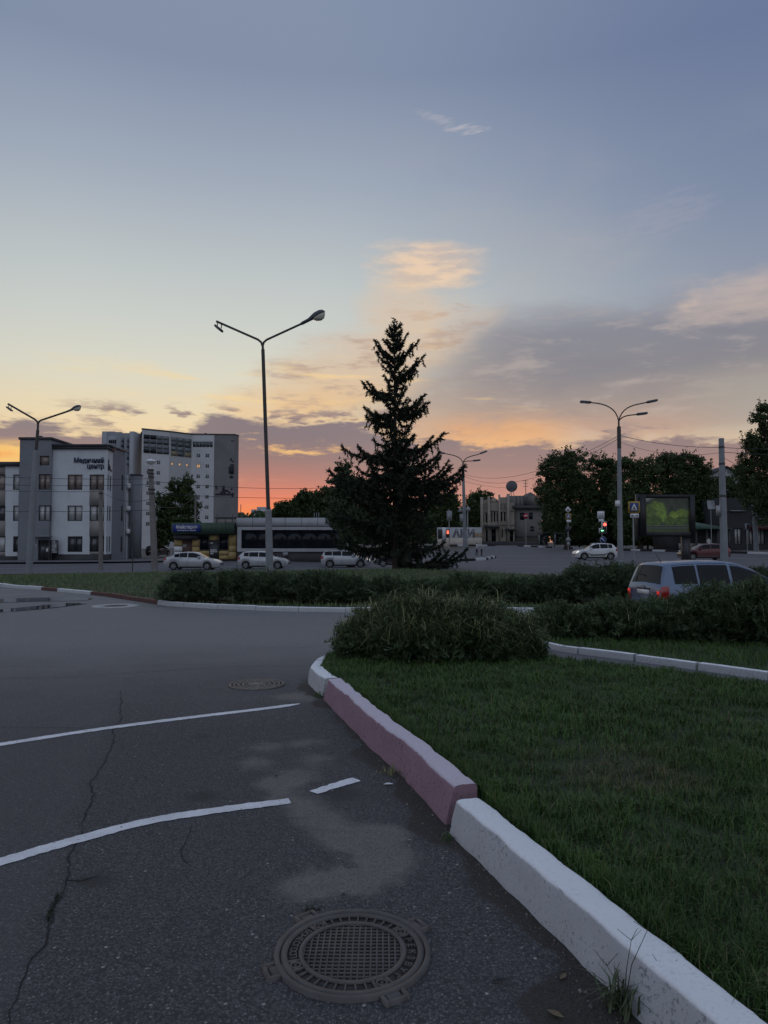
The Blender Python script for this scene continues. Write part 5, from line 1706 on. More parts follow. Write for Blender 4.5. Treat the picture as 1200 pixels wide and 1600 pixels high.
def on_road(px, py): 
    q = G(px, py); return q
make_car('silver_sedan', 'sedan', M_silver, on_road(303, 890), math.radians(-2), 'silver sedan driving past the yellow kiosk', scale=1.0)
make_car('silver_hatchback', 'hatch', M_silver, on_road(413, 888.5), math.radians(-2), 'silver hatchback partly behind the tall lamp post', scale=1.0)
make_car('silver_estate', 'wagon', M_silver, on_road(541, 886.5), math.radians(-1), 'silver estate car half hidden by the spruce branches', rails=True, scale=0.98, head=M_head_on)
make_car('dark_hatchback', 'hatch', M_dark_car, on_road(622, 885.5), math.radians(178), 'dark hatchback behind the spruce trunk')
make_car('white_crossover', 'crossover', M_white_car, on_road(929, 874.5), math.radians(181), 'small white crossover turning left at the crossing', stripe=True, scale=0.95, head=M_head_on, rails=True)
make_car('red_hatchback', 'hatch', M_red_car, on_road(1099, 875), math.radians(180), 'dark red hatchback passing behind the thick grey pole', scale=0.98, head=M_head_on)
vq = P(1071, 985, 18.6)
make_car('minivan', 'mpv', M_blue_silver, Vector((vq.x + 1.0, 19.0, H(vq.x, 19.0))), math.radians(13), 'pale blue silver minivan with lit brake lights behind the hedge', detail=True)
make_car('parked_car', 'hatch', M_dark_car, (lambda q: Vector((q.x, q.y, H(q.x, q.y))))(P(247, 870, 97)), math.radians(80), 'dark parked car in the alley beside the medical centre')

# ------------------------------------------------------------------ poles, lamps, wires
M_pole = surf('painted_pole', (0.23, 0.25, 0.27), 0.6, 0.12, 1.2, 0.2, 20, 0.004, 0.1, dirt=(0.17, 0.18, 0.19))
M_pole_dark = surf('dark_pole', (0.055, 0.052, 0.05), 0.6, 0.2, 1.2, 0.1)
M_conc = surf('concrete_pole', (0.20, 0.19, 0.18), 0.9, 0.2, 1.0, 0.4, 14, 0.01, dirt=(0.11, 0.105, 0.10), dirt_amt=0.6)
M_lens = surf('lamp_lens', (0.62, 0.60, 0.50), 0.25, 0.05, 3, 0, spec=0.6)
M_lamp = surf('lamp_housing', (0.07, 0.08, 0.10), 0.45, 0.15, 3, 0.05)

def luminaire(root, a, d, ln, ang=0.0, big=True):
    """street lamp head from point a along direction d: sleeve, housing, glass bowl"""
    d = d.normalized()
    side = d.cross(Vector((0, 0, 1))).normalized()
    up = side.cross(d).normalized()
    M = Matrix((( d.x, side.x, up.x, a.x), (d.y, side.y, up.y, a.y), (d.z, side.z, up.z, a.z), (0, 0, 0, 1)))
    n_, prof_ = 12, [(-0.02, 0.10, 0.09, 0.09), (0.30, 0.11, 0.10, 0.10), (0.42, 0.16, 0.15, 0.10), (0.60, 0.25, 0.22, 0.10), (0.80, 0.27, 0.22, 0.10), (0.93, 0.20, 0.16, 0.09), (1.0, 0.05, 0.05, 0.04)]
    v, f = [], []
    for t, w, h, lo in prof_:
        for k in range(n_):
            th = 2 * PI * k / n_
            y = math.cos(th) * w * ln * 0.72
            z = math.sin(th); z = z * h * ln * 0.72 if z > 0 else z * lo * ln * 0.6
            v.append(tuple(M @ Vector((t * ln, y, z))))
    for i in range(len(prof_) - 1):
        for k in range(n_): f.append((i * n_ + k, i * n_ + (k + 1) % n_, (i + 1) * n_ + (k + 1) % n_, (i + 1) * n_ + k))
    f += [tuple(range(n_ - 1, -1, -1)), tuple((len(prof_) - 1) * n_ + k for k in range(n_))]
    hd = mesh_np('lamp_head', v, f, M_lamp, root, True)
    v, f = [], []
    pr = [(0.45, 0.10, 0.04), (0.56, 0.20, 0.20), (0.72, 0.235, 0.29), (0.86, 0.20, 0.25), (0.96, 0.10, 0.08)]
    for t, w, lo in pr:
        for k in range(9):
            th = PI + PI * k / 8
            v.append(tuple(M @ Vector((t * ln, math.cos(th) * w * ln * 0.70, -0.035 * ln + math.sin(th) * lo * ln * 0.72))))
    for i in range(len(pr) - 1):
        for k in range(8): f.append((i * 9 + k, i * 9 + k + 1, (i + 1) * 9 + k + 1, (i + 1) * 9 + k))
    mesh_np('glass_bowl', v, f, M_lens, hd, True)

def twin_lamp(base, Y, pts, label, k):
    root = thing('twin_street_lamp', base, label, 'street lamp', group='twin arm lamps')
    q = lambda px, py, dy=0.0: P(px, py, Y + dy) - base
    sl, tb, tip, armL, armR, lum = pts
    s0, s1 = Vector((0, 0, -0.3)), q(*sl)
    MB().tube([s0, Vector((0, 0, 0.0)), s1, s1 + Vector((0, 0, 0.05))], [0.19 * k, 0.19 * k, 0.16 * k, 0.10 * k], 14).build('pole_base', M_pole, root, True)
    t1 = q(*tb); t2 = q(*tip)
    MB().tube([s1, t1, t1 + (t2 - t1) * 0.05, t2], [0.095 * k, 0.085 * k, 0.06 * k, 0.06 * k], 12).build('pole', M_pole_dark, root, True)
    L_, R_ = q(*armL), q(*armR)
    for e in (L_, R_):
        mid = t2 + (e - t2) * 0.10 + Vector((0, 0, 0.12))
        MB().tube([t2 - Vector((0, 0, 0.1)), t2 + Vector(((e - t2).x * 0.03, 0, 0.10)), mid, e], 0.055 * k, 8).build('arm', M_pole_dark, root, True)
    luminaire(root, R_ - (R_ - t2).normalized() * 0.05, (R_ - t2), lum)
    # left arm: lamp head gone, a small flood light hangs on a bracket
    d = (L_ - t2).normalized()
    br = MB().tube([L_ - d * 0.28, L_ - d * 0.28 - Vector((0, 0, 0.22))], 0.025, 6)
    br.tube([L_ - d * 0.06, L_ - d * 0.06 - Vector((0, 0, 0.22))], 0.025, 6)
    br.build('bracket', M_pole_dark, root)
    Mf = Matrix.Translation(L_ - d * 0.17 - Vector((0, 0, 0.30))) @ Matrix.Rotation(math.radians(38), 4, 'Y')
    fl = MB().box(-0.27, 0.20, -0.16, 0.16, -0.05, 0.05, Mf, 0.02).build('flood_light', M_lamp, root)
    MB().box(-0.22, 0.16, -0.13, 0.13, -0.062, -0.051, Mf).build('flood_glass', M_lens, fl)
    return root
bA = G(422, 916)
twin_lamp(bA, bA.y, ((419.3, 798), (410.8, 546), (410.3, 538), (338, 502), (473, 505), 1.28), 'tall twin arm lamp post rising from the juniper hedge', 1.0)
bB = G(45, 898)
twin_lamp(bB, bB.y, ((56.5, 705), (59, 672), (59.4, 661), (12.5, 631), (105, 643), 1.12), 'twin arm lamp post in front of the medical centre', 1.25)

def triple_lamp(base, Y, pole_top, cap, arms, label, r0, hood):
    root = thing('triple_street_lamp', base, label, 'street lamp', group='three headed lamps')
    q = lambda p: P(p[0], p[1], Y) - base
    t1, t2 = q(pole_top), q(cap)
    MB().tube([Vector((0, 0, -0.2)), Vector((0, 0, 0.25)), Vector((0, 0, 0.3)), t1], [r0 * 1.5, r0 * 1.45, r0, r0 * 0.6], 12).build('pole', M_pole, root, True)
    MB().tube([t1 - Vector((0, 0, 1.6)), t1 + Vector((0, 0, 0.02))], [r0 * 0.72, r0 * 0.68], 12).build('pole_sleeve', M_pole_dark, root, True)
    MB().tube([t1, t2], [r0 * 0.35, r0 * 0.3], 8).build('neck', M_pole_dark, root, True)
    for pts in arms:
        w = [t2 - Vector((0, 0, 0.1))] + [q(p) for p in pts]
        # smooth the arm
        cur = [np.array(p) for p in w]
        sm = [w[0]] + [Vector(tuple(sum(c * ((1 - t) ** (len(cur) - 1 - i)) * t ** i * math.comb(len(cur) - 1, i) for i, c in enumerate(cur)))) for t in np.linspace(0.1, 1, 9)]
        MB().tube(sm, r0 * 0.22, 7).build('arm', M_pole_dark, root, True)
        d = (sm[-1] - sm[-2]).normalized()
        M = Matrix.Translation(sm[-1] + d * hood * 0.45) @ Matrix.Rotation(math.atan2(d.z, abs(d.x)) * (-1 if d.x > 0 else 1), 4, 'Y')
        hd = MB().box(-hood * 0.55, hood * 0.55, -hood * 0.2, hood * 0.2, -hood * 0.09, hood * 0.13, M, hood * 0.07).build('lamp_head', M_lamp, root)
        MB().box(-hood * 0.38, hood * 0.38, -hood * 0.14, hood * 0.14, -hood * 0.11, -hood * 0.091, M).build('lamp_glass', M_lens, hd)
    return root
bC = G(969.5, 882)
tc = triple_lamp(bC, bC.y, (967, 667), (966.6, 656), ([(963, 633), (938, 630), (922, 629)], [(972, 634), (990, 633), (1012, 628.5)], [(973, 648), (985, 649), (996, 647.5)]), 'three headed grey lamp post beside the billboard', 0.21, 0.75)
q = P(965.5, 787, bC.y - 0.3) - bC
MB().box(q.x - .19, q.x + .10, q.y - 0.2, q.y + 0.05, q.z - 0.2, q.z + 0.22).build('control_box', M_white_sign, tc)
bD = G(727, 863)
triple_lamp(bD, bD.y, (723.5, 731), (723.3, 722), ([(720, 712), (706, 711), (694, 708.5)], [(727, 712), (740, 713), (751, 708.5)], [(727, 719), (733, 721), (740, 720)]), 'three headed lamp post on the traffic island by the spruce', 0.30, 1.0)

def plain_pole(name, base_px, top_px, r0, r1, label, mat, collars=(), Y=None):
    b = G(*base_px)
    root = thing(name, b, label, 'pole')
    t = P(top_px[0], top_px[1], b.y) - b
    MB().tube([Vector((0, 0, -0.3)), Vector((0, 0, 0)), t], [r0, r0, r1], 12).build('shaft', mat, root, True)
    for f, r in collars:
        MB().tube([t * f - Vector((0, 0, 0.07)), t * f + Vector((0, 0, 0.07))], r, 12).build('collar', M_pole_dark, root, True)
    return root, b, t
pE, bE, tE = plain_pole('steel_pole', (1132, 886), (1127, 685), 0.26, 0.17, 'thick bare grey steel pole behind the minivan', M_pole, ((0.93, 0.19), (0.80, 0.20), (0.55, 0.23)))
MB().box(-0.42, -0.24, -0.15, 0.15, 3.4, 4.1).build('switch_box', M_steel, pE)
pF, bF, tF = plain_pole('tram_pole', (1182, 862), (1174, 728), 0.27, 0.18, 'tapered grey pole in front of the dark shop', M_pole, ((0.5, 0.24), (0.66, 0.23)))
pG, bG, tG = plain_pole('utility_pole', (157.5, 889.5), (157.5, 765), 0.19, 0.14, 'thin concrete utility pole before the right wing of the medical centre', M_conc, ((0.95, 0.18),))
pH, bH, tH = plain_pole('lamp_column', (242, 893), (235.5, 733), 0.27, 0.19, 'weathered concrete column with a bowl lamp by the alley', M_conc, ((0.99, 0.24), (0.955, 0.25), (0.92, 0.24), (0.80, 0.27), (0.76, 0.25)))
MB().lathe([(0.05, 0.0), (0.08, 0.35), (0.26, 0.42), (0.40, 0.62), (0.30, 0.74), (0.10, 0.80)], 16, Matrix.Translation(tH)).build('bowl_lamp', M_white_sign, pH, True)
for k, (zz, s) in enumerate(((0.86, 1), (0.83, -1), (0.5, 1), (0.47, -1))):
    p = tH * zz
    MB().tube([p, p + Vector((s * 0.45, 0, 0.03))], 0.035, 6).build('insulator_arm', M_pole_dark, pH)
plain_pole('sign_post', (207, 893), (207, 818), 0.045, 0.045, 'thin bare dark post on the verge', M_pole_dark)
plain_pole('utility_pole', (304.5, 874), (304.5, 770), 0.16, 0.12, 'slim pale pole rising behind the kiosk roof', M_pole) if False else None
q = P(304.5, 870, 84)
ko2 = thing('utility_pole', Vector((q.x, 84, H(q.x, 84))), 'slim pale pole rising behind the kiosk roof', 'pole')
MB().tube([(0, 0, -0.3), (0, 0, P(304.5, 772, 84).z - ko2.location.z)], [0.14, 0.11], 8).build('shaft', M_conc, ko2, True)
MB().box(-0.45, 0.45, -0.05, 0.05, 7.0, 7.1).build('cross_arm', M_pole_dark, ko2)

M_wire = surf('wire', (0.02, 0.02, 0.022), 0.6, 0.1, 3, 0)
def wire(a, b, sag, label, r=0.018):
    a, b = P(*a), P(*b)
    pts = []
    for i in range(15):
        t = i / 14
        p = a.lerp(b, t); p.z -= sag * 4 * t * (1 - t)
        pts.append(p)
    o = MB().tube(pts, r, 4).build('overhead_wire', M_wire)
    tag(o, label, 'wire', 'overhead wires')
YC, YD, YE = bC.y, bD.y, bE.y
wire((967, 680, YC), (1127, 699, YE), 0.25, 'wire from the three headed lamp to the bare steel pole')
wire((967, 681, YC), (725, 741, YD), 1.6, 'upper wire sagging between the two three headed lamps')
wire((967, 685, YC), (725, 744, YD), 2.0, 'lower wire sagging between the two three headed lamps')
wire((1127, 699, YE), (1290, 694, 50), 0.2, 'wire running right from the top of the steel pole')
wire((1127, 706, YE), (1290, 706, 60), 0.2, 'second wire running right from the steel pole')
wire((1127, 713, YE), (1174, 735, bF.y), 0.1, 'wire between the two right hand poles')
wire((967, 690, YC), (1127, 707, YE), 0.5, 'slack cable below the wire to the steel pole', 0.012)
wire((725, 752, YD), (800, 762, 140), 0.3, 'wire from the far lamp to the old building')
wire((725, 757, YD), (560, 762, 86), 0.8, 'wire from the far lamp towards the trees behind the spruce')
wire((-60, 742, 58), (237, 748, bH.y), 0.15, 'topmost wire across the medical centre')
wire((-60, 755, 58), (237, 757, bH.y), 0.15, 'second wire across the medical centre')
wire((-60, 764, 62), (157.5, 768, bG.y), 0.1, 'third wire across the medical centre')
wire((-60, 797, 62), (238, 797, bH.y), 0.12, 'lowest wire across the medical centre')
wire((157.5, 768, bG.y), (238, 779, bH.y), 0.5, 'slack wire from the utility pole to the lamp column')
wire((237, 752, bH.y), (590, 757, 74), 0.5, 'upper wire running from the lamp column past the sunset')
wire((238, 771, bH.y), (590, 775, 74), 0.3, 'lower wire running from the lamp column past the sunset')
wire((238, 788, bH.y), (304.5, 776, 84), 0.7, 'wire from the lamp column to the pole behind the kiosk')

# ------------------------------------------------------------------ signs and signals
M_sblue = surf('sign_blue', (0.015, 0.05, 0.22), 0.4, 0.06, 3, 0)
M_syellow = surf('sign_yellow', (0.42, 0.27, 0.04), 0.5, 0.06, 3, 0)
M_sgrey = surf('sign_back', (0.27, 0.28, 0.29), 0.6, 0.1, 3, 0)
M_sred = surf('sign_red', (0.45, 0.02, 0.03), 0.4, 0.05, 3, 0)
def plate(root, cx, cz, w, h, m_, y=-0.05, th=0.02, name='sign_plate', rot=0.0, parent=None):
    M = Matrix.Translation((cx, 0, cz)) @ Matrix.Rotation(rot, 4, 'Y')
    return MB().box(-w / 2, w / 2, y - th, y, -h / 2, h / 2, M).build(name, m_, parent or root)
def disc(root, cx, cz, r, m_, y=-0.05, th=0.02, name='sign_disc', parent=None):
    return MB().prism([(cx + r * math.cos(t), cz + r * math.sin(t)) for t in np.linspace(0, 2 * PI, 20, endpoint=False)], -th / 2, th / 2, Matrix.Translation((0, y, 0)) @ FACE).build(name, m_, parent or root)
def shape(root, poly, m_, y, name, parent=None):
    return MB().prism(poly, -0.004, 0.004, Matrix.Translation((0, y, 0)) @ FACE).build(name, m_, parent or root)
def crossing_sign(root, cx, cz, s, border=True, y=-0.06):
    b = plate(root, cx, cz, s * 1.28 if border else s * 1.06, s * 1.28 if border else s * 1.06, M_syellow if border else M_white_sign, y, 0.02)
    plate(root, cx, cz, s * 0.94, s * 0.94, M_sblue, y - 0.023, 0.006, 'sign_face', parent=b)
    shape(root, [(cx - s * .40, cz - s * .36), (cx + s * .40, cz - s * .36), (cx, cz + s * .40)], M_white_sign, y - 0.036, 'triangle', b)
    shape(root, [(cx - s * .10, cz + s * .02), (cx + s * .03, cz + s * .04), (cx + s * .16, cz - s * .24), (cx + s * .06, cz - s * .26), (cx, cz - s * .12), (cx - s * .10, cz - s * .27), (cx - s * .18, cz - s * .25), (cx - s * .06, cz - s * .08)], M_black, y - 0.048, 'walking_figure', b)
    disc(root, cx - s * .02, cz + s * .11, s * .055, M_black, y - 0.047, 0.006, 'figure_head', b)
def sign_root(px, py, Y, label, top_py, r=0.05, cat='road sign', name='road_sign'):
    p = P(px, py, Y)
    root = thing(name, Vector((p.x, Y, H(p.x, Y))), label, cat)
    zt = P(px, top_py, Y).z - root.location.z
    MB().tube([(0, 0, -0.3), (0, 0, zt)], r, 8).build('post', M_steel, root, True)
    zz = lambda py_: P(px, py_, Y).z - root.location.z
    xx = lambda px_: P(px_, 800, Y).x - root.location.x
    return root, zz, xx
r, zz, xx = sign_root(990.5, 880, 54.5, 'yellow bordered pedestrian crossing sign beside the billboard', 786, 0.06)
crossing_sign(r, 0.05, zz(792.5), 0.70)
b_ = plate(r, 0.08, zz(805.8), 0.66, 0.32, M_white_sign, -0.06)
for s in (-1, 1): shape(r, [(0.08 + s * .04, zz(805.8) - .02), (0.08 + s * .16, zz(805.8) - .02), (0.08 + s * .16, zz(805.8) - .08), (0.08 + s * .27, zz(805.8)), (0.08 + s * .16, zz(805.8) + .08), (0.08 + s * .16, zz(805.8) + .02), (0.08 + s * .04, zz(805.8) + .02)][::s], M_black, -0.086, 'arrow', b_)
r, zz, xx = sign_root(888, 858.5, 96, 'post with priority, crossing and round signs by the bus stop', 796, 0.06)
M_sd = plate(r, 0, zz(796.5), 0.62, 0.62, M_white_sign, -0.07, rot=PI / 4)
shape(r, [(-0.22, zz(796.5)), (0, zz(796.5) - .22), (0.22, zz(796.5)), (0, zz(796.5) + .22)], M_sgrey, -0.096, 'inner_diamond', M_sd)
crossing_sign(r, 0.05, zz(807), 0.62, True, -0.07)
plate(r, 0.08, zz(814.2), 0.62, 0.34, M_white_sign, -0.07)
disc(r, 0, zz(843), 0.32, M_sgrey, -0.07); plate(r, 0, zz(850), 0.4, 0.5, M_sgrey, -0.07)
MB().tube([(-1.9, 0, zz(833.5)), (0, 0, zz(833.2))], 0.05, 6).build('cross_arm', M_pole_dark, r)
MB().box(-0.35, 0.35, -0.10, 0.05, zz(825) - 0.4, zz(825) + 0.2).build('signal_back', M_coping, r)
# traffic light with red lamp and green arrow
r, zz, xx = sign_root(941, 859, 96, 'traffic light showing red with a green arrow below sign boards', 798, 0.07, 'traffic light', 'traffic_light')
hb = MB().box(xx(939), xx(946.5), -0.35, -0.10, zz(833), zz(815)).build('back_board', M_white_sign, r)
MB().box(xx(934.8), xx(938.9), -0.34, -0.11, zz(833), zz(825.2)).build('arrow_board', M_white_sign, r)
MB().box(xx(939.9), xx(945.8), -0.43, -0.351, zz(832.2), zz(815.8), None, 0.03).build('housing', M_black, r)
MB().box(xx(935.5), xx(938.7), -0.43, -0.345, zz(832), zz(826.3)).build('arrow_housing', M_black, r)
M_red_on = glow('signal_red', (1.0, 0.10, 0.06), 3.0); M_green_on = glow('signal_green', (0.25, 1.0, 0.45), 2.2)
disc(r, xx(943.2), zz(819.6), 0.21, M_red_on, -0.45, 0.03, 'red_lamp')
disc(r, xx(943), zz(824.6), 0.15, M_coping, -0.45, 0.03, 'amber_lamp'); disc(r, xx(943), zz(829.3), 0.15, M_coping, -0.45, 0.03, 'green_lamp')
c0x, c0z = xx(939.3), zz(829.2)
shape(r, [(c0x + .2, c0z - .05), (c0x + .2, c0z + .05), (c0x - .05, c0z + .05), (c0x - .05, c0z + .13), (c0x - .24, c0z), (c0x - .05, c0z - .13), (c0x - .05, c0z - .05)], M_green_on, -0.455, 'green_arrow')
pb = plate(r, xx(938.5), zz(804.6), 0.95, 0.98, M_white_sign, -0.08)
for k in range(3): plate(r, xx(938.5) + (k - 1) * 0.26, zz(804.6) - 0.05, 0.07, 0.62, M_black, -0.103, 0.005, 'arrow', parent=pb)
plate(r, xx(939), zz(813.2), 0.72, 0.34, M_white_sign, -0.08)
dd_ = disc(r, xx(941.5), zz(843.5), 0.40, M_sblue, -0.10, 0.02); disc(r, xx(941.5), zz(843.5), 0.43, M_white_sign, -0.085, 0.02, 'sign_rim')
shape(r, [(xx(941.5) - .28, zz(843.5) + .20), (xx(941.5) - .20, zz(843.5) + .28), (xx(941.5) + .28, zz(843.5) - .20), (xx(941.5) + .20, zz(843.5) - .28)][::-1], M_white_sign, -0.116, 'diagonal_bar', dd_)
# pedestrian signal by the graffiti wall
r, zz, xx = sign_root(702, 862, 108, 'pedestrian signal with a red standing figure by the graffiti wall', 796, 0.07, 'traffic light', 'pedestrian_signal')
MB().box(xx(697), xx(701.5), -0.4, -0.08, zz(840), zz(827.5), None, 0.03).build('housing', M_black, r)
disc(r, xx(699.2), zz(829.6), 0.10, M_red_on, -0.41, 0.02, 'red_figure_head')
shape(r, [(xx(699.2) - .13, zz(834.2)), (xx(699.2) + .13, zz(834.2)), (xx(699.2) + .17, zz(830.8)), (xx(699.2) - .17, zz(830.8))], M_red_on, -0.41, 'red_figure')
MB().box(xx(684), xx(690.5), -0.3, 0.0, zz(842), zz(827), None, 0.03).build('second_housing', M_black, r)
plate(r, xx(702), zz(806), 0.8, 1.5, M_sgrey, -0.08)
MB().box(xx(690.5), xx(697), -0.2, -0.15, zz(845), zz(824)).build('control_cabinet', M_white_sign, r)
# warning triangles seen from behind beside the far lamp
r, zz, xx = sign_root(731, 861, 101, 'post with two grey sign backs next to the island lamp', 790, 0.07)
p1 = shape(r, [(xx(714.5), zz(800)), (xx(723), zz(800)), (xx(718.7), zz(792))], M_sgrey, -0.5, 'sign_back')
plate(r, xx(731), zz(795.5), 0.62, 0.62, M_sgrey, -0.09, rot=PI / 4, name='sign_back')
plate(r, xx(721), zz(809), 0.5, 1.1, M_sgrey, -0.09, name='sign_back')
MB().tube([(xx(718.7), -0.48, zz(797)), (0, -0.05, zz(797))], 0.03, 6).build('bracket', M_steel, r)
MB().tube([(xx(721), -0.08, zz(809)), (0, -0.05, zz(809))], 0.03, 6).build('bracket', M_steel, r)
# no entry sign
r, zz, xx = sign_root(822, 853, 125, 'round red no entry sign before the old building', 806, 0.06)
dd_ = disc(r, 0, zz(806.3), 0.46, M_sred, -0.08); plate(r, 0, zz(806.3), 0.62, 0.17, M_white_sign, -0.093, 0.006, 'white_bar', parent=dd_)
# small plates on the right
r, zz, xx = sign_root(1112, 862, 80, 'curled pale sheet hanging on a post left of the steel pole', 783, 0.04)
mb = MB()
for k in range(6):
    t0, t1 = k / 6, (k + 1) / 6
    zA_, zB_ = zz(782) + (zz(795.5) - zz(782)) * t0, zz(782) + (zz(795.5) - zz(782)) * t1
    y0_, y1_ = -0.08 - 0.25 * t0 ** 2, -0.08 - 0.25 * t1 ** 2
    mb.add([(-0.42, y0_, zA_), (0.42, y0_, zA_), (0.38, y1_, zB_), (-0.46, y1_, zB_), (-0.42, y0_ + .02, zA_), (0.42, y0_ + .02, zA_), (0.38, y1_ + .02, zB_), (-0.46, y1_ + .02, zB_)], [(0, 3, 2, 1), (4, 5, 6, 7), (0, 4, 7, 3), (1, 2, 6, 5)])
mb.build('sheet', surf('grey_sheet', (0.36, 0.38, 0.40), 0.6, 0.1, 2, 0), r)
r, zz, xx = sign_root(1168, 862, 78, 'grey signal box on a thin post left of the tapered pole', 818, 0.04, 'traffic light', 'pedestrian_signal')
MB().box(-0.2, 0.2, -0.25, 0.1, zz(827.5), zz(818), None, 0.04).build('housing', M_sgrey, r)
MB().box(-0.15, 0.15, -0.262, -0.251, zz(826.5), zz(819)).build('face', M_coping, r)

# ------------------------------------------------------------------ billboard
bb = G(1056.5, 877)
YB = bb.y
bill = thing('billboard', bb, 'black framed lit billboard showing a green park on a single leg', 'billboard')
q = lambda px, py: (P(px, py, YB).x - bb.x, P(px, py, YB).z - bb.z)
x0, z1 = q(999, 773); x1, z0 = q(1085, 838.5)
sx0, sz1 = q(1007.5, 778.5); sx1, sz0 = q(1077, 831.5)
fr = MB()
fr.box(x0, sx0, -0.25, 0.35, z0, z1); fr.box(sx1, x1, -0.25, 0.35, z0, z1); fr.box(sx0, sx1, -0.249, 0.35, sz1, z1 - 0.001); fr.box(sx0, sx1, -0.249, 0.35, z0 + .001, sz0); fr.box(sx0, sx1, 0.05, 0.34, sz0, sz1)
fr.build('frame', surf('billboard_frame', (0.018, 0.018, 0.02), 0.5, 0.2, 1, 0), bill)
MB().box(q(1051, 0)[0], q(1062, 0)[0], -0.1, 0.35, -0.4, z0).build('leg', M_frame_dark, bill)
MB().box(x0 - 0.25, x0 - 0.02, 0.0, 0.3, z0 - 0.3, z1 + 0.05).build('side_cable_duct', M_frame_dark, bill)
# the poster: willows and clipped hedges by a pond
NXP, NZP = 120, 92
u = np.linspace(0, 1, NXP + 1); w_ = np.linspace(0, 1, NZP + 1)
U, Wv = np.meshgrid(u, w_)
pv = np.stack([sx0 + (sx1 - sx0) * U, np.full_like(U, -0.02), sz0 + (sz1 - sz0) * Wv], -1).reshape(-1, 3)
ii = (np.arange(NZP)[:, None] * (NXP + 1) + np.arange(NXP)[None, :]).ravel()
poster = mesh_np('poster', pv, np.stack([ii, ii + 1, ii + NXP + 2, ii + NXP + 1], 1), MATS['wire'], bill)
def val(u_, v_, s, seed):
    return np.array([mnoise.fractal(Vector((a * s, b * s * 0.8, seed)), 1.0, 2.0, 4) for a, b in zip(u_.ravel(), v_.ravel())]).reshape(u_.shape)
n1, n2 = val(U, Wv, 9, 1.3), val(U, Wv, 26, 7.7)
img = np.zeros(U.shape + (3,))
img[:] = np.array([0.020, 0.028, 0.018])
img += (n1[..., None] * 0.012)
def blend(mask, colr):
    global img
    mask = np.clip(mask, 0, 1)[..., None]
    img = img * (1 - mask) + np.array(colr) * mask
sky_m = np.clip((Wv - 0.86 - U * 0.5) * 8, 0, 1); blend(sky_m, (0.22, 0.26, 0.28))
def blob2(cx, cz, rx, rz, c, amp=0.5):
    d_ = ((U - cx) / rx) ** 2 + ((Wv - cz) / rz) ** 2 + n1 * amp + n2 * amp * 0.8
    blend((1.0 - d_) * 2.2, c)
    blend((1.0 - d_) * 2.2 * (n2 > 0.05) * 0.7, [v * 1.8 for v in c])
blob2(0.28, 0.68, 0.22, 0.26, (0.055, 0.085, 0.016)); blob2(0.12, 0.60, 0.14, 0.2, (0.04, 0.062, 0.014)); blob2(0.42, 0.52, 0.10, 0.28, (0.06, 0.10, 0.018))
blob2(0.85, 0.55, 0.2, 0.16, (0.06, 0.095, 0.014)); blob2(0.66, 0.47, 0.16, 0.14, (0.07, 0.11, 0.016))
for cx, rx in ((0.09, 0.09), (0.27, 0.11), (0.56, 0.15), (0.82, 0.18)): blob2(cx, 0.30 + 0.03 * (cx > .5), rx, 0.15, (0.028, 0.048, 0.010), 0.25)
blend(np.clip((0.20 - Wv) * 30, 0, 1), (0.022, 0.030, 0.022)); blend((np.abs(Wv - 0.195) < 0.010) * 0.8, (0.10, 0.12, 0.11)); blend((np.abs(Wv - 0.125) < 0.008) * 0.5, (0.09, 0.11, 0.10))
blend(np.clip((0.10 - Wv) * 20, 0, 1) * (n2 > -0.1), (0.035, 0.055, 0.014))
ca_ = poster.data.color_attributes.new('print', 'FLOAT_COLOR', 'POINT')
ca_.data.foreach_set('color', np.concatenate([np.clip(img, 0, 1).reshape(-1, 3), np.ones((U.size, 1))], 1).astype(np.float32).ravel())
m, n, b = mat_new('backlit_print')
at = n.new('ShaderNodeAttribute', attribute_name='print')
n.put(b.inputs['Base Color'], at.outputs[0]); n.put(b.inputs['Emission Color'], at.outputs[0]); b.inputs['Emission Strength'].default_value = 0.32; b.inputs['Roughness'].default_value = 0.15
poster.data.materials.clear(); poster.data.materials.append(m)
MB().box(sx1 - 0.10, sx1 - 0.06, -0.06, -0.03, sz0 + .1, sz1).build('glare_strip', M_steel, bill) if False else None

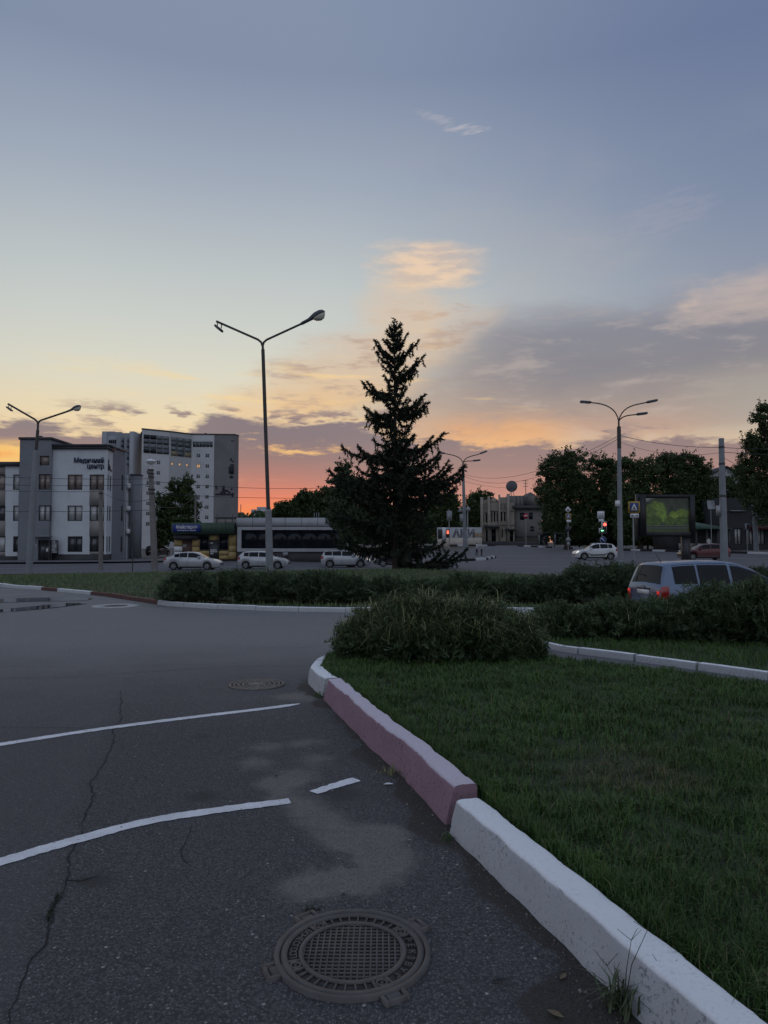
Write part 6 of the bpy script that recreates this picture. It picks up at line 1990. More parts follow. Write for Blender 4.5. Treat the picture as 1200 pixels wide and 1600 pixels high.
# ------------------------------------------------------------------ people
M_skin = surf('skin', (0.42, 0.27, 0.20), 0.6, 0.08, 8, 0)
M_hair = surf('dark_hair', (0.02, 0.016, 0.013), 0.7, 0.2, 10, 0)
def person(loc, rz, label, shirt, trousers, stride=0.12, height=1.76):
    root = thing('person', loc, label, 'person', rz, 'people on the street')
    J = {'pel': (0, 0, .95), 'wai': (0, .01, 1.10), 'che': (0, .0, 1.32), 'nec': (0, .0, 1.48), 'hea': (0, -.015, 1.58), 'top': (0, -.01, 1.70)}
    E_ = [('pel', 'wai'), ('wai', 'che'), ('che', 'nec'), ('nec', 'hea'), ('hea', 'top')]
    R_ = {'pel': (.145, .10), 'wai': (.13, .09), 'che': (.155, .105), 'nec': (.055, .055), 'hea': (.085, .10), 'top': (.06, .07)}
    for s, t in ((-1, 'l'), (1, 'r')):
        f = stride * s
        J.update({'hip' + t: (s * .09, 0, .90), 'kne' + t: (s * .10, -f * .6 - .02, .50), 'ank' + t: (s * .10, -f + .02, .09), 'toe' + t: (s * .115, -f - .15, .035),
                  'sho' + t: (s * .185, .0, 1.40), 'elb' + t: (s * .235, .03 + f * .4, 1.13), 'wri' + t: (s * .235, -.05 + f * .9, .90), 'han' + t: (s * .232, -.07 + f, .83), 'fin' + t: (s * .225, -.085 + f, .75), 'thu' + t: (s * .205, -.10 + f, .81)})
        E_ += [('pel', 'hip' + t), ('hip' + t, 'kne' + t), ('kne' + t, 'ank' + t), ('ank' + t, 'toe' + t), ('che', 'sho' + t), ('sho' + t, 'elb' + t), ('elb' + t, 'wri' + t), ('wri' + t, 'han' + t), ('han' + t, 'fin' + t), ('han' + t, 'thu' + t)]
        R_.update({'hip' + t: (.095, .10), 'kne' + t: (.062, .065), 'ank' + t: (.045, .05), 'toe' + t: (.042, .032), 'sho' + t: (.062, .062), 'elb' + t: (.045, .045), 'wri' + t: (.032, .032), 'han' + t: (.038, .022), 'fin' + t: (.022, .014), 'thu' + t: (.013, .013)})
    names = list(J)
    me = bpy.data.meshes.new('body')
    me.from_pydata([J[k] for k in names], [(names.index(a), names.index(b)) for a, b in E_], [])
    o = bpy.data.objects.new('body', me); COL.objects.link(o)
    md = o.modifiers.new('skin', 'SKIN'); md.use_smooth_shade = True
    for i, k in enumerate(names):
        o.data.skin_vertices[0].data[i].radius = R_[k]
        o.data.skin_vertices[0].data[i].use_root = (k == 'pel')
    o.modifiers.new('sub', 'SUBSURF').levels = 1
    dg = bpy.context.evaluated_depsgraph_get(); dg.update()
    m2 = bpy.data.meshes.new_from_object(o.evaluated_get(dg))
    bpy.data.objects.remove(o)
    m2.materials.clear()
    for mm in (M_skin, shirt, trousers, M_black, M_hair): m2.materials.append(mm)
    for p in m2.polygons:
        c_ = p.center
        arm = abs(c_.x) > 0.175 and c_.z < 1.40
        if c_.z > 1.60 or (c_.z > 1.53 and c_.y > 0.02): p.material_index = 4
        elif c_.z > 1.46: p.material_index = 0
        elif arm: p.material_index = 1 if c_.z > 1.16 else 0
        elif c_.z > 0.93: p.material_index = 1
        elif c_.z > 0.08: p.material_index = 2
        else: p.material_index = 3
        p.use_smooth = True
    o = bpy.data.objects.new('body', m2); link(o, root)
    k = height / 1.76
    root.scale = (k, k, k)
    return root
M_wshirt = surf('white_shirt', (0.62, 0.63, 0.65), 0.85, 0.06, 6, 0.1); M_dcloth = surf('dark_cloth', (0.022, 0.022, 0.026), 0.85, 0.2, 6, 0.1); M_gcloth = surf('grey_cloth', (0.10, 0.10, 0.11), 0.85, 0.2, 6, 0.1)
q = G(745, 868.5); person(q, math.radians(75), 'person in white shirt and dark trousers standing by the striped island', M_wshirt, M_dcloth)
q = P(1108, 863, 79); person(Vector((q.x, 79, H(q.x, 79))), math.radians(10), 'person in white shirt behind the dark red car', M_wshirt, M_gcloth)
q = P(1073, 863, 80); person(Vector((q.x, 80, H(q.x, 80))), math.radians(-90), 'person in dark clothes walking under the billboard', M_dcloth, M_dcloth, 0.22)
q = P(850, 857, 114); person(Vector((q.x, 114, H(q.x, 114))), math.radians(30), 'person in dark clothes waiting at the bus shelter', M_dcloth, M_gcloth)
# bollard beside the island
q = G(752.5, 868)
bo = thing('bollard', q, 'short dark bollard next to the person on the striped island', 'bollard')
MB().lathe([(0.16, -0.05), (0.13, 0.05), (0.10, 0.12), (0.10, 0.72), (0.12, 0.75), (0.10, 0.84)], 12).build('post', M_black, bo, True)
# ------------------------------------------------------------------ vegetation
def unit(v):
    return v / (np.linalg.norm(v, axis=-1, keepdims=True) + 1e-9)
def rand_dir(n):
    return unit(RNG.normal(size=(n, 3)))

def blades(name, base, length, width, lean, mat, parent=None, az=None, droop=0.5):
    """curved grass blades: base (n,3); length, width, lean (n,)"""
    n = len(base)
    az = RNG.uniform(0, 2 * PI, n) if az is None else az
    d = np.stack([np.cos(az), np.sin(az), np.zeros(n)], 1)
    tw = az + PI / 2 + RNG.normal(0, 0.5, n)
    s = np.stack([np.cos(tw), np.sin(tw), np.zeros(n)], 1) * (width / 2)[:, None]
    up = np.array([0, 0, 1.0])
    L = length[:, None]; ln = lean[:, None]
    m1 = base + up * L * 0.52 + d * L * ln * 0.22
    tip = base + up * L * (1.0 - droop * ln ** 1.5) + d * L * ln * 0.85
    v = np.stack([base - s, base + s, m1 - s * 0.75, m1 + s * 0.75, tip], 1).reshape(-1, 3)
    k = (np.arange(n) * 5)[:, None]
    f = np.concatenate([k + np.array([0, 1, 3]), k + np.array([0, 3, 2]), k + np.array([2, 3, 4])], 1).reshape(-1, 3)
    return mesh_np(name, v, f, mat, parent)

def scatter(poly, n, x0, x1, y0, y1, keep=None):
    x = RNG.uniform(x0, x1, n); y = RNG.uniform(y0, y1, n)
    k = inside(poly, x, y)
    if keep is not None: k &= keep(x, y)
    return x[k], y[k]

def grass_mat(name, c0, c1, dry, patch=None):
    m, n, b = mat_new(name)
    r = X(n, n.new('ShaderNodeNewGeometry').outputs['Random Per Island'])
    p = coords(n)
    px_, py_, pz_ = n.xyz(p)
    flat = n.vec(px_, py_, 0.0)
    q = n.noise(flat, 1.1, 4, 0.6)
    c = n.mix(r, c0, c1)
    c = n.mix(n.smooth(0.42, 0.66, q) * 0.55, c, tuple(v * 0.55 for v in c0))
    c = n.mix(n.smooth(0.88, 0.97, r) * 0.8, c, dry)
    if patch is not None:
        dd = n.vmath('DISTANCE', flat, (patch.x, patch.y, 0.0)) + (n.noise(flat, 2.5, 3, 0.6) - 0.5) * 1.3
        c = n.mix(n.smooth(0.75, 0.1, dd) * n.smooth(0.2, 0.5, r) * 0.75, c, dry)
    n.put(b.inputs['Base Color'], c)
    b.inputs['Roughness'].default_value = 0.6
    b.inputs['Specular IOR Level'].default_value = 0.3
    return m
dry_at = G(965, 1205, 0.13)
M_grass = grass_mat('lawn_grass', (0.045, 0.100, 0.024), (0.090, 0.170, 0.040), (0.17, 0.14, 0.075), dry_at)
M_grass_far = grass_mat('verge_grass', (0.11, 0.165, 0.068), (0.19, 0.25, 0.105), (0.24, 0.22, 0.13))
M_straw = leafy('straw_grass', (0.15, 0.19, 0.075), (0.32, 0.32, 0.16), (0.15, 0.20, 0.07), 0.6, 1.0)

KLX = sorted([(p.y, p.x) for p in KB + KPINK])
def lawn_blades():
    # three rings of density so that blades stay about a pixel wide
    B, Ln, Wd, Le = [], [], [], []
    for y0, y1, dens, l0, l1, w in ((1.0, 3.4, 10500, 0.05, 0.13, 0.0046), (3.4, 5.6, 6000, 0.05, 0.12, 0.006), (5.6, 13.0, 2700, 0.05, 0.105, 0.0085)):
        x0, x1 = -1.3, 7.5
        x, y = scatter(lawn_poly, int((x1 - x0) * (y1 - y0) * dens), x0, x1, y0, y1, lambda x, y: (np.abs(x) < 0.60 * y + 0.35) & (x > np.interp(y, [k[0] for k in KLX], [k[1] for k in KLX], right=-9.0) + 0.235))
        # tufted growth
        tuft = np.array([mnoise.noise(Vector((a * 5.0, b * 5.0, 0.3))) for a, b in zip(x, y)])
        worn = np.exp(-((x - dry_at.x) ** 2 + (y - dry_at.y) ** 2) / 0.35)
        k = RNG.uniform(0, 1, len(x)) < np.clip(0.75 + tuft * 0.7, 0.25, 1) * (1 - 0.55 * worn)
        x, y, tuft, worn = x[k], y[k], tuft[k], worn[k]
        n = len(x)
        B.append(np.stack([x, y, Hn(x, y) + lawn_z - 0.012], 1))
        Ln.append(RNG.uniform(l0, l1, n) * (1 + 0.6 * np.clip(tuft, -0.3, 1)) * (1 - 0.35 * worn) * (1 + (RNG.uniform(0, 1, n) > 0.97) * 0.6))
        Wd.append(np.full(n, w) * RNG.uniform(0.7, 1.3, n)); Le.append(RNG.uniform(0.15, 1.0, n) ** 0.8)
    # fringe that leans over the kerb
    line = resample([(p.x, p.y) for p in KB[1:]] + [(p.x, p.y) for p in KPINK], 0.02)
    e = np.array(line)
    e = np.repeat(e, 16, axis=0)
    fx = e[:, 0] + 0.25 + RNG.uniform(-0.012, 0.09, len(e)); fy = e[:, 1] + 0.06 + RNG.uniform(-0.02, 0.02, len(e))
    n = len(e)
    B.append(np.stack([fx, fy, Hn(fx, fy) + lawn_z], 1)); Ln.append(RNG.uniform(0.07, 0.15, n)); Wd.append(np.full(n, 0.0045) * RNG.uniform(0.7, 1.4, n)); Le.append(RNG.uniform(0.1, 1.0, n))
    o = blades('lawn_grass', np.concatenate(B), np.concatenate(Ln), np.concatenate(Wd), np.concatenate(Le), M_grass)
    tag(o, 'short green grass covering the near lawn', 'grass', kind='stuff')
lawn_blades()
# a few broad leaved weeds in the lawn
def rosette(px, py, r, k, label):
    q = G(px, py, lawn_z)
    az = np.linspace(0, 2 * PI, k, endpoint=False) + RNG.uniform(0, 1)
    b_ = np.tile(np.array([[q.x, q.y, q.z - 0.01]]), (k, 1)) + RNG.normal(0, 0.03, (k, 3)) * np.array([1, 1, 0.1])
    o = blades('weed_plant', b_, RNG.uniform(0.7, 1.2, k) * r, np.full(k, 0.014), RNG.uniform(0.5, 1.0, k), M_weed, None, az)
    tag(o, label, 'weed', 'bright weeds in the lawn', 'stuff')
M_weed = leafy('weed_leaf', (0.07, 0.15, 0.03), (0.12, 0.22, 0.045), (0.06, 0.13, 0.03), 0.5, 3.0)
for px, py, r, lab in ((930, 1345, .075, 'small bright weed a little in from the middle of the white kerb'), (975, 1272, .07, 'small bright weed below the dry patch of the lawn'), (1090, 1500, .08, 'small bright weed close to the kerb near the bottom of the lawn')):
    rosette(px, py, r, 34, lab)

# verge and island grass
def verge_blades():
    poly = [(p.x, p.y + 0.08) for p in KF] + [(p.x, p.y) for p in reversed(med_back)]
    x, y = scatter(poly, 130000, -46, 30, 22, 58, lambda x, y: np.abs(x) < 0.58 * y + 1)
    n = len(x)
    o = blades('verge_grass', np.stack([x, y, Hn(x, y) + 0.09], 1), RNG.uniform(0.09, 0.22, n), RNG.uniform(0.014, 0.03, n), RNG.uniform(0.1, 0.9, n), M_grass_far)
    tag(o, 'grass covering the verge beside the street', 'grass', kind='stuff')
    x, y = scatter(isl, 26000, 2.5, 11, 9, 15.3)
    n = len(x)
    o = blades('bed_grass', np.stack([x, y, Hn(x, y) + 0.09], 1), RNG.uniform(0.06, 0.16, n), RNG.uniform(0.007, 0.013, n), RNG.uniform(0.1, 0.9, n), M_grass)
    tag(o, 'grass fringe between the white kerb and the right hedge', 'grass', kind='stuff')
verge_blades()

# ---- junipers
M_jun = leafy('juniper_needles', (0.036, 0.062, 0.032), (0.105, 0.150, 0.070), (0.06, 0.095, 0.045), 0.65, 1.8)
M_jun_far = leafy('juniper_needles_far', (0.038, 0.060, 0.034), (0.10, 0.140, 0.070), (0.065, 0.095, 0.05), 0.65, 0.9)
M_wood = surf('bark', (0.055, 0.042, 0.033), 0.9, 0.3, 3, 0.6, 20, 0.02)
def juniper(name, label, blobs, n, size, mat, straw=0, straw_len=(0.25, 0.5), group=None, k=4):
    """low spreading conifer: feathery sprays on the surface of overlapping mounds, branches inside"""
    c0 = np.mean([b[:2] for b in blobs], 0)
    base = Vector((c0[0], c0[1], H(*c0) + 0.08))
    root = thing(name, base, label, 'shrub', group=group)
    mb = MB()
    for b in blobs:
        for _ in range(5):
            t = rand_dir(1)[0]; t[2] = abs(t[2])
            e = Vector((b[0] + t[0] * b[3] * .75 - base.x, b[1] + t[1] * b[4] * .75 - base.y, b[2] + t[2] * b[5] * .6 - base.z))
            s = Vector((b[0] - base.x, b[1] - base.y, -0.1)) * 0.7
            mb.tube([s, s.lerp(e, 0.5) + Vector((0, 0, -0.06)), e], [0.025, 0.016, 0.006], 5)
    mb.build('branches', M_wood, root)
    w = np.array([b[3] * b[4] + b[3] * b[5] for b in blobs]); w /= w.sum()
    which = RNG.choice(len(blobs), n, p=w)
    bl = np.array(blobs)[which]
    u = rand_dir(n); u[:, 2] = np.abs(u[:, 2]) * 1.0 - 0.25 * (RNG.uniform(0, 1, n) < 0.5)
    u = unit(u)
    rho = RNG.uniform(0.45, 1.06, n) ** 0.55
    lump = np.array([mnoise.noise(Vector(a) * 3.1) for a in (u * 1.0 + bl[:, :3] * 0.9)])
    lump2 = np.array([mnoise.noise(Vector(a) * 7.0) for a in (u * 1.0 + bl[:, :3] * 0.9)])
    rho *= 1 + 0.34 * lump + 0.22 * lump2
    rho *= np.where(RNG.uniform(0, 1, n) > 0.975, RNG.uniform(1.05, 1.28, n), 1.0)
    p = bl[:, :3] + u * bl[:, 3:6] * rho[:, None]
    g = Hn(p[:, 0], p[:, 1]) + 0.06
    ok = p[:, 2] > g
    p, u = p[ok], u[ok]
    m = len(p)
    d = unit(u * np.array([1.0, 1.0, 0.45]) + np.array([0, 0, 0.28]) + RNG.normal(0, 0.45, (m, 3)))
    sd = unit(np.cross(d, RNG.normal(size=(m, 3))))
    L = RNG.uniform(0.6, 1.5, m) * size
    q0 = p - d * L[:, None] * 0.4
    tri = []
    def T(a, b, c): tri.append(np.stack([a, b, c], 1))
    wd = (L * 0.07)[:, None]
    T(q0 - sd * wd, q0 + sd * wd, q0 + d * L[:, None])
    for j in range(k):
        t = 0.22 + 0.62 * j / max(k - 1, 1)
        for s in (-1, 1):
            a = q0 + d * (L * t)[:, None]
            e = a + (d * 0.75 + sd * s * 0.85 + RNG.normal(0, 0.22, (m, 3))) * (L * (0.42 - 0.25 * t))[:, None]
            off = np.cross(d, sd) * (L * 0.045)[:, None]
            T(a - d * wd * 0.9 + off * 0, a + d * wd * 0.9 + off, e)
    V = np.concatenate(tri, 0).reshape(-1, 3) - np.array(base)
    # keep the pieces of one spray together as islands of their own
    mesh_np('foliage', V, np.arange(len(V)).reshape(-1, 3), mat, root)
    if straw:
        top = (u[:, 2] > 0.10) & (rho[ok] > 0.86)
        idx = RNG.choice(np.where(top)[0], straw)
        b_ = p[idx] - np.array([0, 0, 0.05]) - np.array(base)
        blades('grass_blades', b_, RNG.uniform(*straw_len, straw), RNG.uniform(0.006, 0.011, straw) * (1.0 + size), RNG.uniform(0.55, 1.35, straw), M_straw, root)['kind'] = 'stuff'
    return root
def mound(px, py_base, py_top, rx_px, Y, depth=None):
    """mound from photograph pixels at distance Y"""
    s = ppm(Y)
    b = P(px, py_base, Y)
    zb = H(b.x, Y)
    zt = P(px, py_top, Y).z
    rz = max(0.2, (zt - zb) * 0.62)
    return (b.x, Y, zt - rz, rx_px / s, depth or rx_px / s * 0.9, rz)
juniper('juniper_bush', 'big dark juniper bush overgrown with pale grass on the near lawn',
        [mound(690, 1050, 942, 95, 10.4, 0.8), mound(600, 1045, 958, 62, 10.5, 0.6), mound(775, 1045, 962, 62, 10.5, 0.6), mound(650, 1050, 948, 70, 10.2, 0.6), mound(740, 1050, 948, 70, 10.3, 0.6), mound(565, 1040, 985, 36, 10.6, 0.4), mound(810, 1045, 985, 34, 10.4, 0.4)],
        17000, 0.19, M_jun, 5200, (0.2, 0.48))
juniper('juniper_hedge', 'dark juniper hedge in front of the minivan on the right',
        [mound(880, 1010, 950, 52, 13.9, 0.7), mound(960, 1015, 942, 62, 13.8, 0.8), mound(1040, 1020, 944, 62, 13.6, 0.8), mound(1120, 1030, 925, 62, 13.2, 0.9), mound(1185, 1035, 912, 60, 12.8, 0.9), mound(1260, 1040, 910, 60, 12.6, 0.9), mound(1080, 1020, 938, 50, 13.6, 0.8), mound(1150, 1020, 918, 45, 13.4, 0.8)],
        19000, 0.21, M_jun, 800, (0.2, 0.5))
juniper('juniper_hedge', 'long juniper hedge around the foot of the tall lamp post',
        [mound(300, 940, 898, 40, 25.2, 1.0), mound(360, 944, 895, 45, 25.0, 1.0), mound(430, 946, 898, 48, 25.0, 1.0), mound(500, 947, 896, 46, 24.8, 1.0), mound(548, 948, 904, 34, 24.8, 0.8), mound(275, 936, 905, 22, 25.6, 0.8)],
        15000, 0.26, M_jun_far, 200, (0.25, 0.5), k=3)
juniper('juniper_hedge', 'middle juniper hedge behind the big bush and left of the minivan',
        [mound(605, 944, 906, 34, 25.6, 0.9), mound(660, 944, 910, 40, 25.4, 0.9), mound(730, 944, 902, 42, 25.2, 0.9), mound(800, 946, 906, 45, 25.0, 0.9), mound(860, 948, 902, 42, 24.6, 0.9), mound(915, 950, 886, 42, 24.4, 1.0), mound(965, 950, 884, 40, 24.4, 1.0), mound(1010, 950, 890, 34, 24.6, 1.0)],
        17000, 0.26, M_jun_far, 260, (0.25, 0.5), k=3)
juniper('juniper_bush', 'juniper bush beyond the minivan bonnet at the right edge',
        [mound(1185, 935, 890, 32, 25.0, 0.9), mound(1235, 935, 888, 36, 25.0, 0.9)], 4500, 0.26, M_jun_far, 60, (0.25, 0.5), k=3)

# ---- spruce
def spruce():
    b = G(618, 889.5)
    Y = b.y
    s = ppm(Y)
    root = thing('spruce_tree', b, 'tall dark spruce with ragged drooping branches on the verge', 'tree')
    zt = P(617, 498, Y).z - b.z
    tx = P(616.5, 498, Y).x - b.x
    MB().tube([(0, 0, -0.3), (0, 0, 0.2), (tx * 0.4, 0, zt * 0.4), (tx, 0, zt * 0.97)], [0.30, 0.25, 0.17, 0.02], 10).build('trunk', M_wood, root, True)
    env = np.array([(498, 3), (512, 9), (530, 14), (545, 19), (562, 24), (575, 22), (590, 22), (602, 28), (618, 29), (632, 34), (648, 36), (662, 36), (682, 50), (702, 60), (722, 78), (740, 88), (760, 84), (790, 72), (830, 76), (855, 96), (872, 90)])
    def half(py): return float(np.interp(py, env[:, 0], env[:, 1])) / s
    limbs, tri = MB(), []
    def spray(p, d, L, dens):
        """a twig of needles starting at p along d"""
        n = max(4, int(L * dens * 1.25))
        t = RNG.uniform(0, 1, n)
        base = p + d * (L * t)[:, None]
        r = unit(RNG.normal(size=(n, 3)) * np.array([1, 1, 0.8]) + d * 0.9)
        ln = RNG.uniform(0.12, 0.26, n)[:, None]
        w = unit(np.cross(r, RNG.normal(size=(n, 3)))) * 0.042
        tri.append(np.stack([base - w, base + w, base + r * ln], 1))
    def branch(z0, az, L, rise, heavy=1.0):
        dirh = np.array([math.cos(az), math.sin(az), 0])
        n = max(4, int(L / 0.22))
        pts = []
        sagf = RNG.uniform(0.3, 1.5)
        for i in range(n + 1):
            t = i / n
            zz = z0 + L * (rise * t - 0.42 * t * (1 - t) * sagf + 0.16 * t ** 4)
            wob = mnoise.noise(Vector((t * 3, z0, az))) * 0.10 * L * t
            pts.append(np.array([tx * z0 / zt, 0, zz]) + dirh * L * t + np.array([-dirh[1], dirh[0], 0]) * wob)
        limbs.tube([Vector(p) for p in pts], list(np.linspace(0.02 + L * 0.010, 0.008, n + 1)), 4)
        for i in range(1, n + 1):
            t = i / n
            p = pts[i]
            d = unit((pts[i] - pts[i - 1])[None])[0]
            side = np.array([-d[1], d[0], 0])
            wl = L * (0.30 * (1 - t) + 0.10) * heavy
            wl = min(wl, 1.25) * (0.6 + 0.9 * abs(mnoise.noise(Vector((t * 4, az * 3, z0)))) )
            spray(p, d, 0.34, 60)
            for sgn in (-1, 1):
                if RNG.uniform() < 0.88 and t > 0.12:
                    dd = unit((d * 0.6 + side * sgn * RNG.uniform(0.6, 1.1) + np.array([0, 0, RNG.uniform(-0.5, 0.05)]))[None])[0]
                    spray(p, dd, wl * RNG.uniform(0.6, 1.1), 44)
            if RNG.uniform() < 0.7 * heavy:
                dd = unit((d * 0.25 + np.array([RNG.normal(0, .2), RNG.normal(0, .2), -1.0]))[None])[0]
                spray(p, dd, RNG.uniform(0.25, 0.80) * min(1.0, L / 1.8), 46)
        # upturned tip
        spray(pts[-1], unit((dirh * 0.6 + np.array([0, 0, 0.8]))[None])[0], 0.35, 50)
    pz = lambda py: P(617, py, Y).z - b.z
    # random framework
    N = 132
    for i in range(N):
        py = 512 + (868 - 512) * (i + RNG.uniform(0, 1)) / N
        az = i * 2.39996 + RNG.uniform(-0.3, 0.3)
        if py > 846 and math.cos(az) < -0.2: continue
        L = half(py) * (RNG.uniform(0.30, 0.78) if py < 730 else RNG.uniform(0.6, 1.0))
        branch(pz(py) + L * 0.10, az, max(0.25, L), RNG.uniform(-0.35, 0.05) if py > 600 else RNG.uniform(-0.1, 0.4), 1.25)
    # leading branches that give the outline its teeth
    for px, py, rise in ((590, 537, 0.7), (593, 556, 0.5), (571, 600, 0.15), (575, 641, -0.05), (578, 655, -0.1), (541, 702, -0.10), (520, 738, -0.22), (527, 800, -0.15), (524, 838, -0.1),
                         (633, 527, 0.8), (649, 538, 0.7), (658, 561, 0.55), (642, 585, 0.3), (660, 620, 0.25), (666, 632, 0.1), (686, 682, 0.10), (680, 712, 0.08), (718, 733, 0.05), (713, 748, -0.08), (703, 767, -0.08), (722, 862, -0.06), (706, 868, -0.1)):
        dx = P(px, py, Y).x - b.x - tx * 0.6
        L = abs(dx) / 0.97
        z_tip = pz(py)
        branch(z_tip - L * rise - 0.16 * L, (0 if dx > 0 else PI) + RNG.uniform(-0.15, 0.15), L, rise, 1.5)
        if L > 1.2:
            for sg in (-1, 1):
                branch(z_tip - L * rise - 0.16 * L + RNG.uniform(-0.25, 0.1), (0 if dx > 0 else PI) + sg * RNG.uniform(0.2, 0.45), L * RNG.uniform(0.7, 0.9), rise + RNG.uniform(-0.08, 0.05), 1.4)
    # crown tip
    for k in range(26):
        zz = zt * (0.90 + 0.10 * k / 26)
        a = k * 2.4
        spray(np.array([tx, 0, zz]), unit(np.array([[math.cos(a) * 0.8, math.sin(a) * 0.8, 0.55]]))[0], 0.15 + 0.35 * (1 - k / 26), 46)
    limbs.build('branches', M_wood, root)
    V = np.concatenate(tri, 0).reshape(-1, 3)
    mesh_np('crown', V, np.arange(len(V)).reshape(-1, 3), leafy('spruce_needles', (0.020, 0.030, 0.020), (0.042, 0.056, 0.036), (0.028, 0.040, 0.026), 0.7, 0.4), root)
spruce()

# ---- broadleaved trees
M_lf = [leafy('leaves_dark', (0.030, 0.052, 0.018), (0.060, 0.095, 0.030), (0.040, 0.062, 0.022), 0.6, 0.35),
        leafy('leaves_mid', (0.040, 0.070, 0.024), (0.080, 0.120, 0.042), (0.050, 0.080, 0.026), 0.6, 0.35),
        leafy('leaves_grey', (0.050, 0.072, 0.038), (0.085, 0.115, 0.062), (0.055, 0.080, 0.040), 0.6, 0.35)]
def tree(name, label, base_px, Y, blobs, n, leaf, mat, loose=0.0, group=None, depth=0.8):
    n = int(n * 1.9); leaf *= 1.15
    s = ppm(Y)
    b = P(base_px, 850, Y); b.z = H(b.x, Y)
    root = thing(name, b, label, 'tree', group=group)
    bl = []
    for i, (px, py, rx, rz) in enumerate(blobs):
        c = P(px, py, Y)
        bl.append((c.x - b.x, RNG.uniform(-0.5, 0.5) * rx / s * 0.8, c.z - b.z, rx / s, rx / s * depth, rz / s))
    mb = MB()
    zl = min(q[2] - q[5] * 0.5 for q in bl)
    fork = Vector((0.1, 0, max(1.2, zl * 0.8)))
    r0 = 0.10 + 0.028 * max(q[2] for q in bl)
    mb.tube([(0, 0, -0.3), (0.03, 0, 0.3), fork], [r0 * 1.3, r0, r0 * 0.75], 8)
    mb.build('trunk', M_wood, root, True)
    lm_ = MB()
    for q in bl:
        e = Vector(q[:3])
        m_ = fork.lerp(e, 0.5) + Vector((RNG.normal(0, .3), RNG.normal(0, .3), 0.2))
        lm_.tube([fork - Vector((0, 0, 0.15)), m_, e], [r0 * 0.6, r0 * 0.35, 0.03], 6)
        for _ in range(5):
            u = rand_dir(1)[0]
            e2 = e + Vector((u[0] * q[3], u[1] * q[4], abs(u[2]) * q[5])) * 0.85
            lm_.tube([m_.lerp(e, 0.6), e.lerp(e2, 0.5), e2], [0.05, 0.035, 0.012], 4)
    lm_.build('limbs', M_wood, root)
    w = np.array([q[3] * q[5] for q in bl]); w /= w.sum()
    cl = []
    for q, ww in zip(bl, w):
        k = max(10, int(ww * n / 60))
        u = rand_dir(k)
        rr = RNG.uniform(0.1, 1.0, k) ** 0.55
        cl.append(np.concatenate([np.array(q[:3]) + u * np.array(q[3:]) * rr[:, None], RNG.uniform(0.22, 0.40, (k, 1)) * np.mean(q[3:])], 1))
    cl = np.concatenate(cl)
    pick = RNG.integers(0, len(cl), n)
    p = cl[pick, :3] + rand_dir(n) * (cl[pick, 3] * RNG.uniform(0, 1, n) ** 0.45)[:, None] * np.array([1.15, 1.15, 0.8])
    sh = []
    for q, ww in zip(bl, w):
        k = int(10 + 90 * ww * (0.6 + loose))
        u = rand_dir(k); u[:, 2] = np.abs(u[:, 2]) * 1.1 - 0.1
        u = unit(u)
        st_ = np.array(q[:3]) + u * np.array(q[3:]) * RNG.uniform(0.75, 1.0, (k, 1))
        dv = unit(u + np.array([0, 0, 0.35]) + RNG.normal(0, 0.35, (k, 3)))
        ln = RNG.uniform(0.25, 0.75, k) * np.mean(q[3:]) * (0.7 + 0.6 * loose)
        for i in range(12):
            sh.append(st_ + dv * (ln * (i + 0.5) / 12)[:, None] + RNG.normal(0, 0.09 * leaf / 0.25, (k, 3)))
    p = np.concatenate([p] + sh)
    p = p[p[:, 2] > 0.3]
    m = len(p)
    a = rand_dir(m); c = unit(np.cross(a, rand_dir(m)))
    L = (RNG.uniform(0.6, 1.4, m) * leaf)[:, None]
    V = np.stack([p - a * L * 0.5, p + c * L * 0.28, p + a * L * 0.5, p - c * L * 0.28], 1).reshape(-1, 3)
    mesh_np('crown', V, np.arange(len(V)).reshape(-1, 4), mat, root)
    return root
GR = 'broadleaved trees around the crossing'
tree('linden_tree', 'green tree between the alley and the apartment tower', 280, 96, [(262, 800, 22, 32), (284, 772, 15, 20), (293, 757, 9, 15), (276, 822, 26, 26), (300, 802, 14, 26), (305, 835, 14, 22), (272, 765, 10, 16), (255, 835, 14, 24)], 12000, 0.26, M_lf[1], 0.4, GR)
tree('poplar_tree', 'low rounded tree above the left half of the pavilion', 452, 118, [(452, 798, 22, 16), (440, 806, 20, 14), (466, 792, 18, 16)], 6000, 0.34, M_lf[0], 0, GR)
tree('poplar_tree', 'rounded tree above the right half of the pavilion', 488, 112, [(488, 786, 22, 18), (500, 795, 22, 20), (478, 800, 20, 18), (474, 777, 10, 10)], 7000, 0.34, M_lf[0], 0.2, GR)
tree('poplar_tree', 'tree filling the gap between pavilion and spruce', 518, 104, [(516, 782, 22, 20), (530, 800, 24, 28), (508, 800, 20, 22)], 7000, 0.32, M_lf[0], 0, GR)
tree('willow_tree', 'greyish leafy tree standing just left of the spruce', 548, 66, [(537, 733, 13, 15), (530, 762, 18, 18), (552, 770, 22, 28), (540, 800, 28, 30), (560, 822, 24, 26), (536, 828, 18, 22), (585, 796, 26, 36)], 14000, 0.20, M_lf[2], 0.3, GR)
tree('maple_tree', 'tree showing to the right of the spruce behind the graffiti wall', 694, 165, [(690, 792, 14, 18), (706, 786, 13, 20), (688, 815, 16, 20), (704, 812, 14, 20), (675, 800, 14, 20), (712, 800, 10, 18)], 7000, 0.40, M_lf[0], 0.4, GR)
tree('maple_tree', 'dark tree seen under the spruce branches behind the crossing', 634, 158, [(612, 822, 18, 20), (634, 812, 20, 22), (656, 818, 20, 22), (672, 826, 14, 18), (640, 835, 26, 16)], 6000, 0.42, M_lf[0], 0.2, GR)
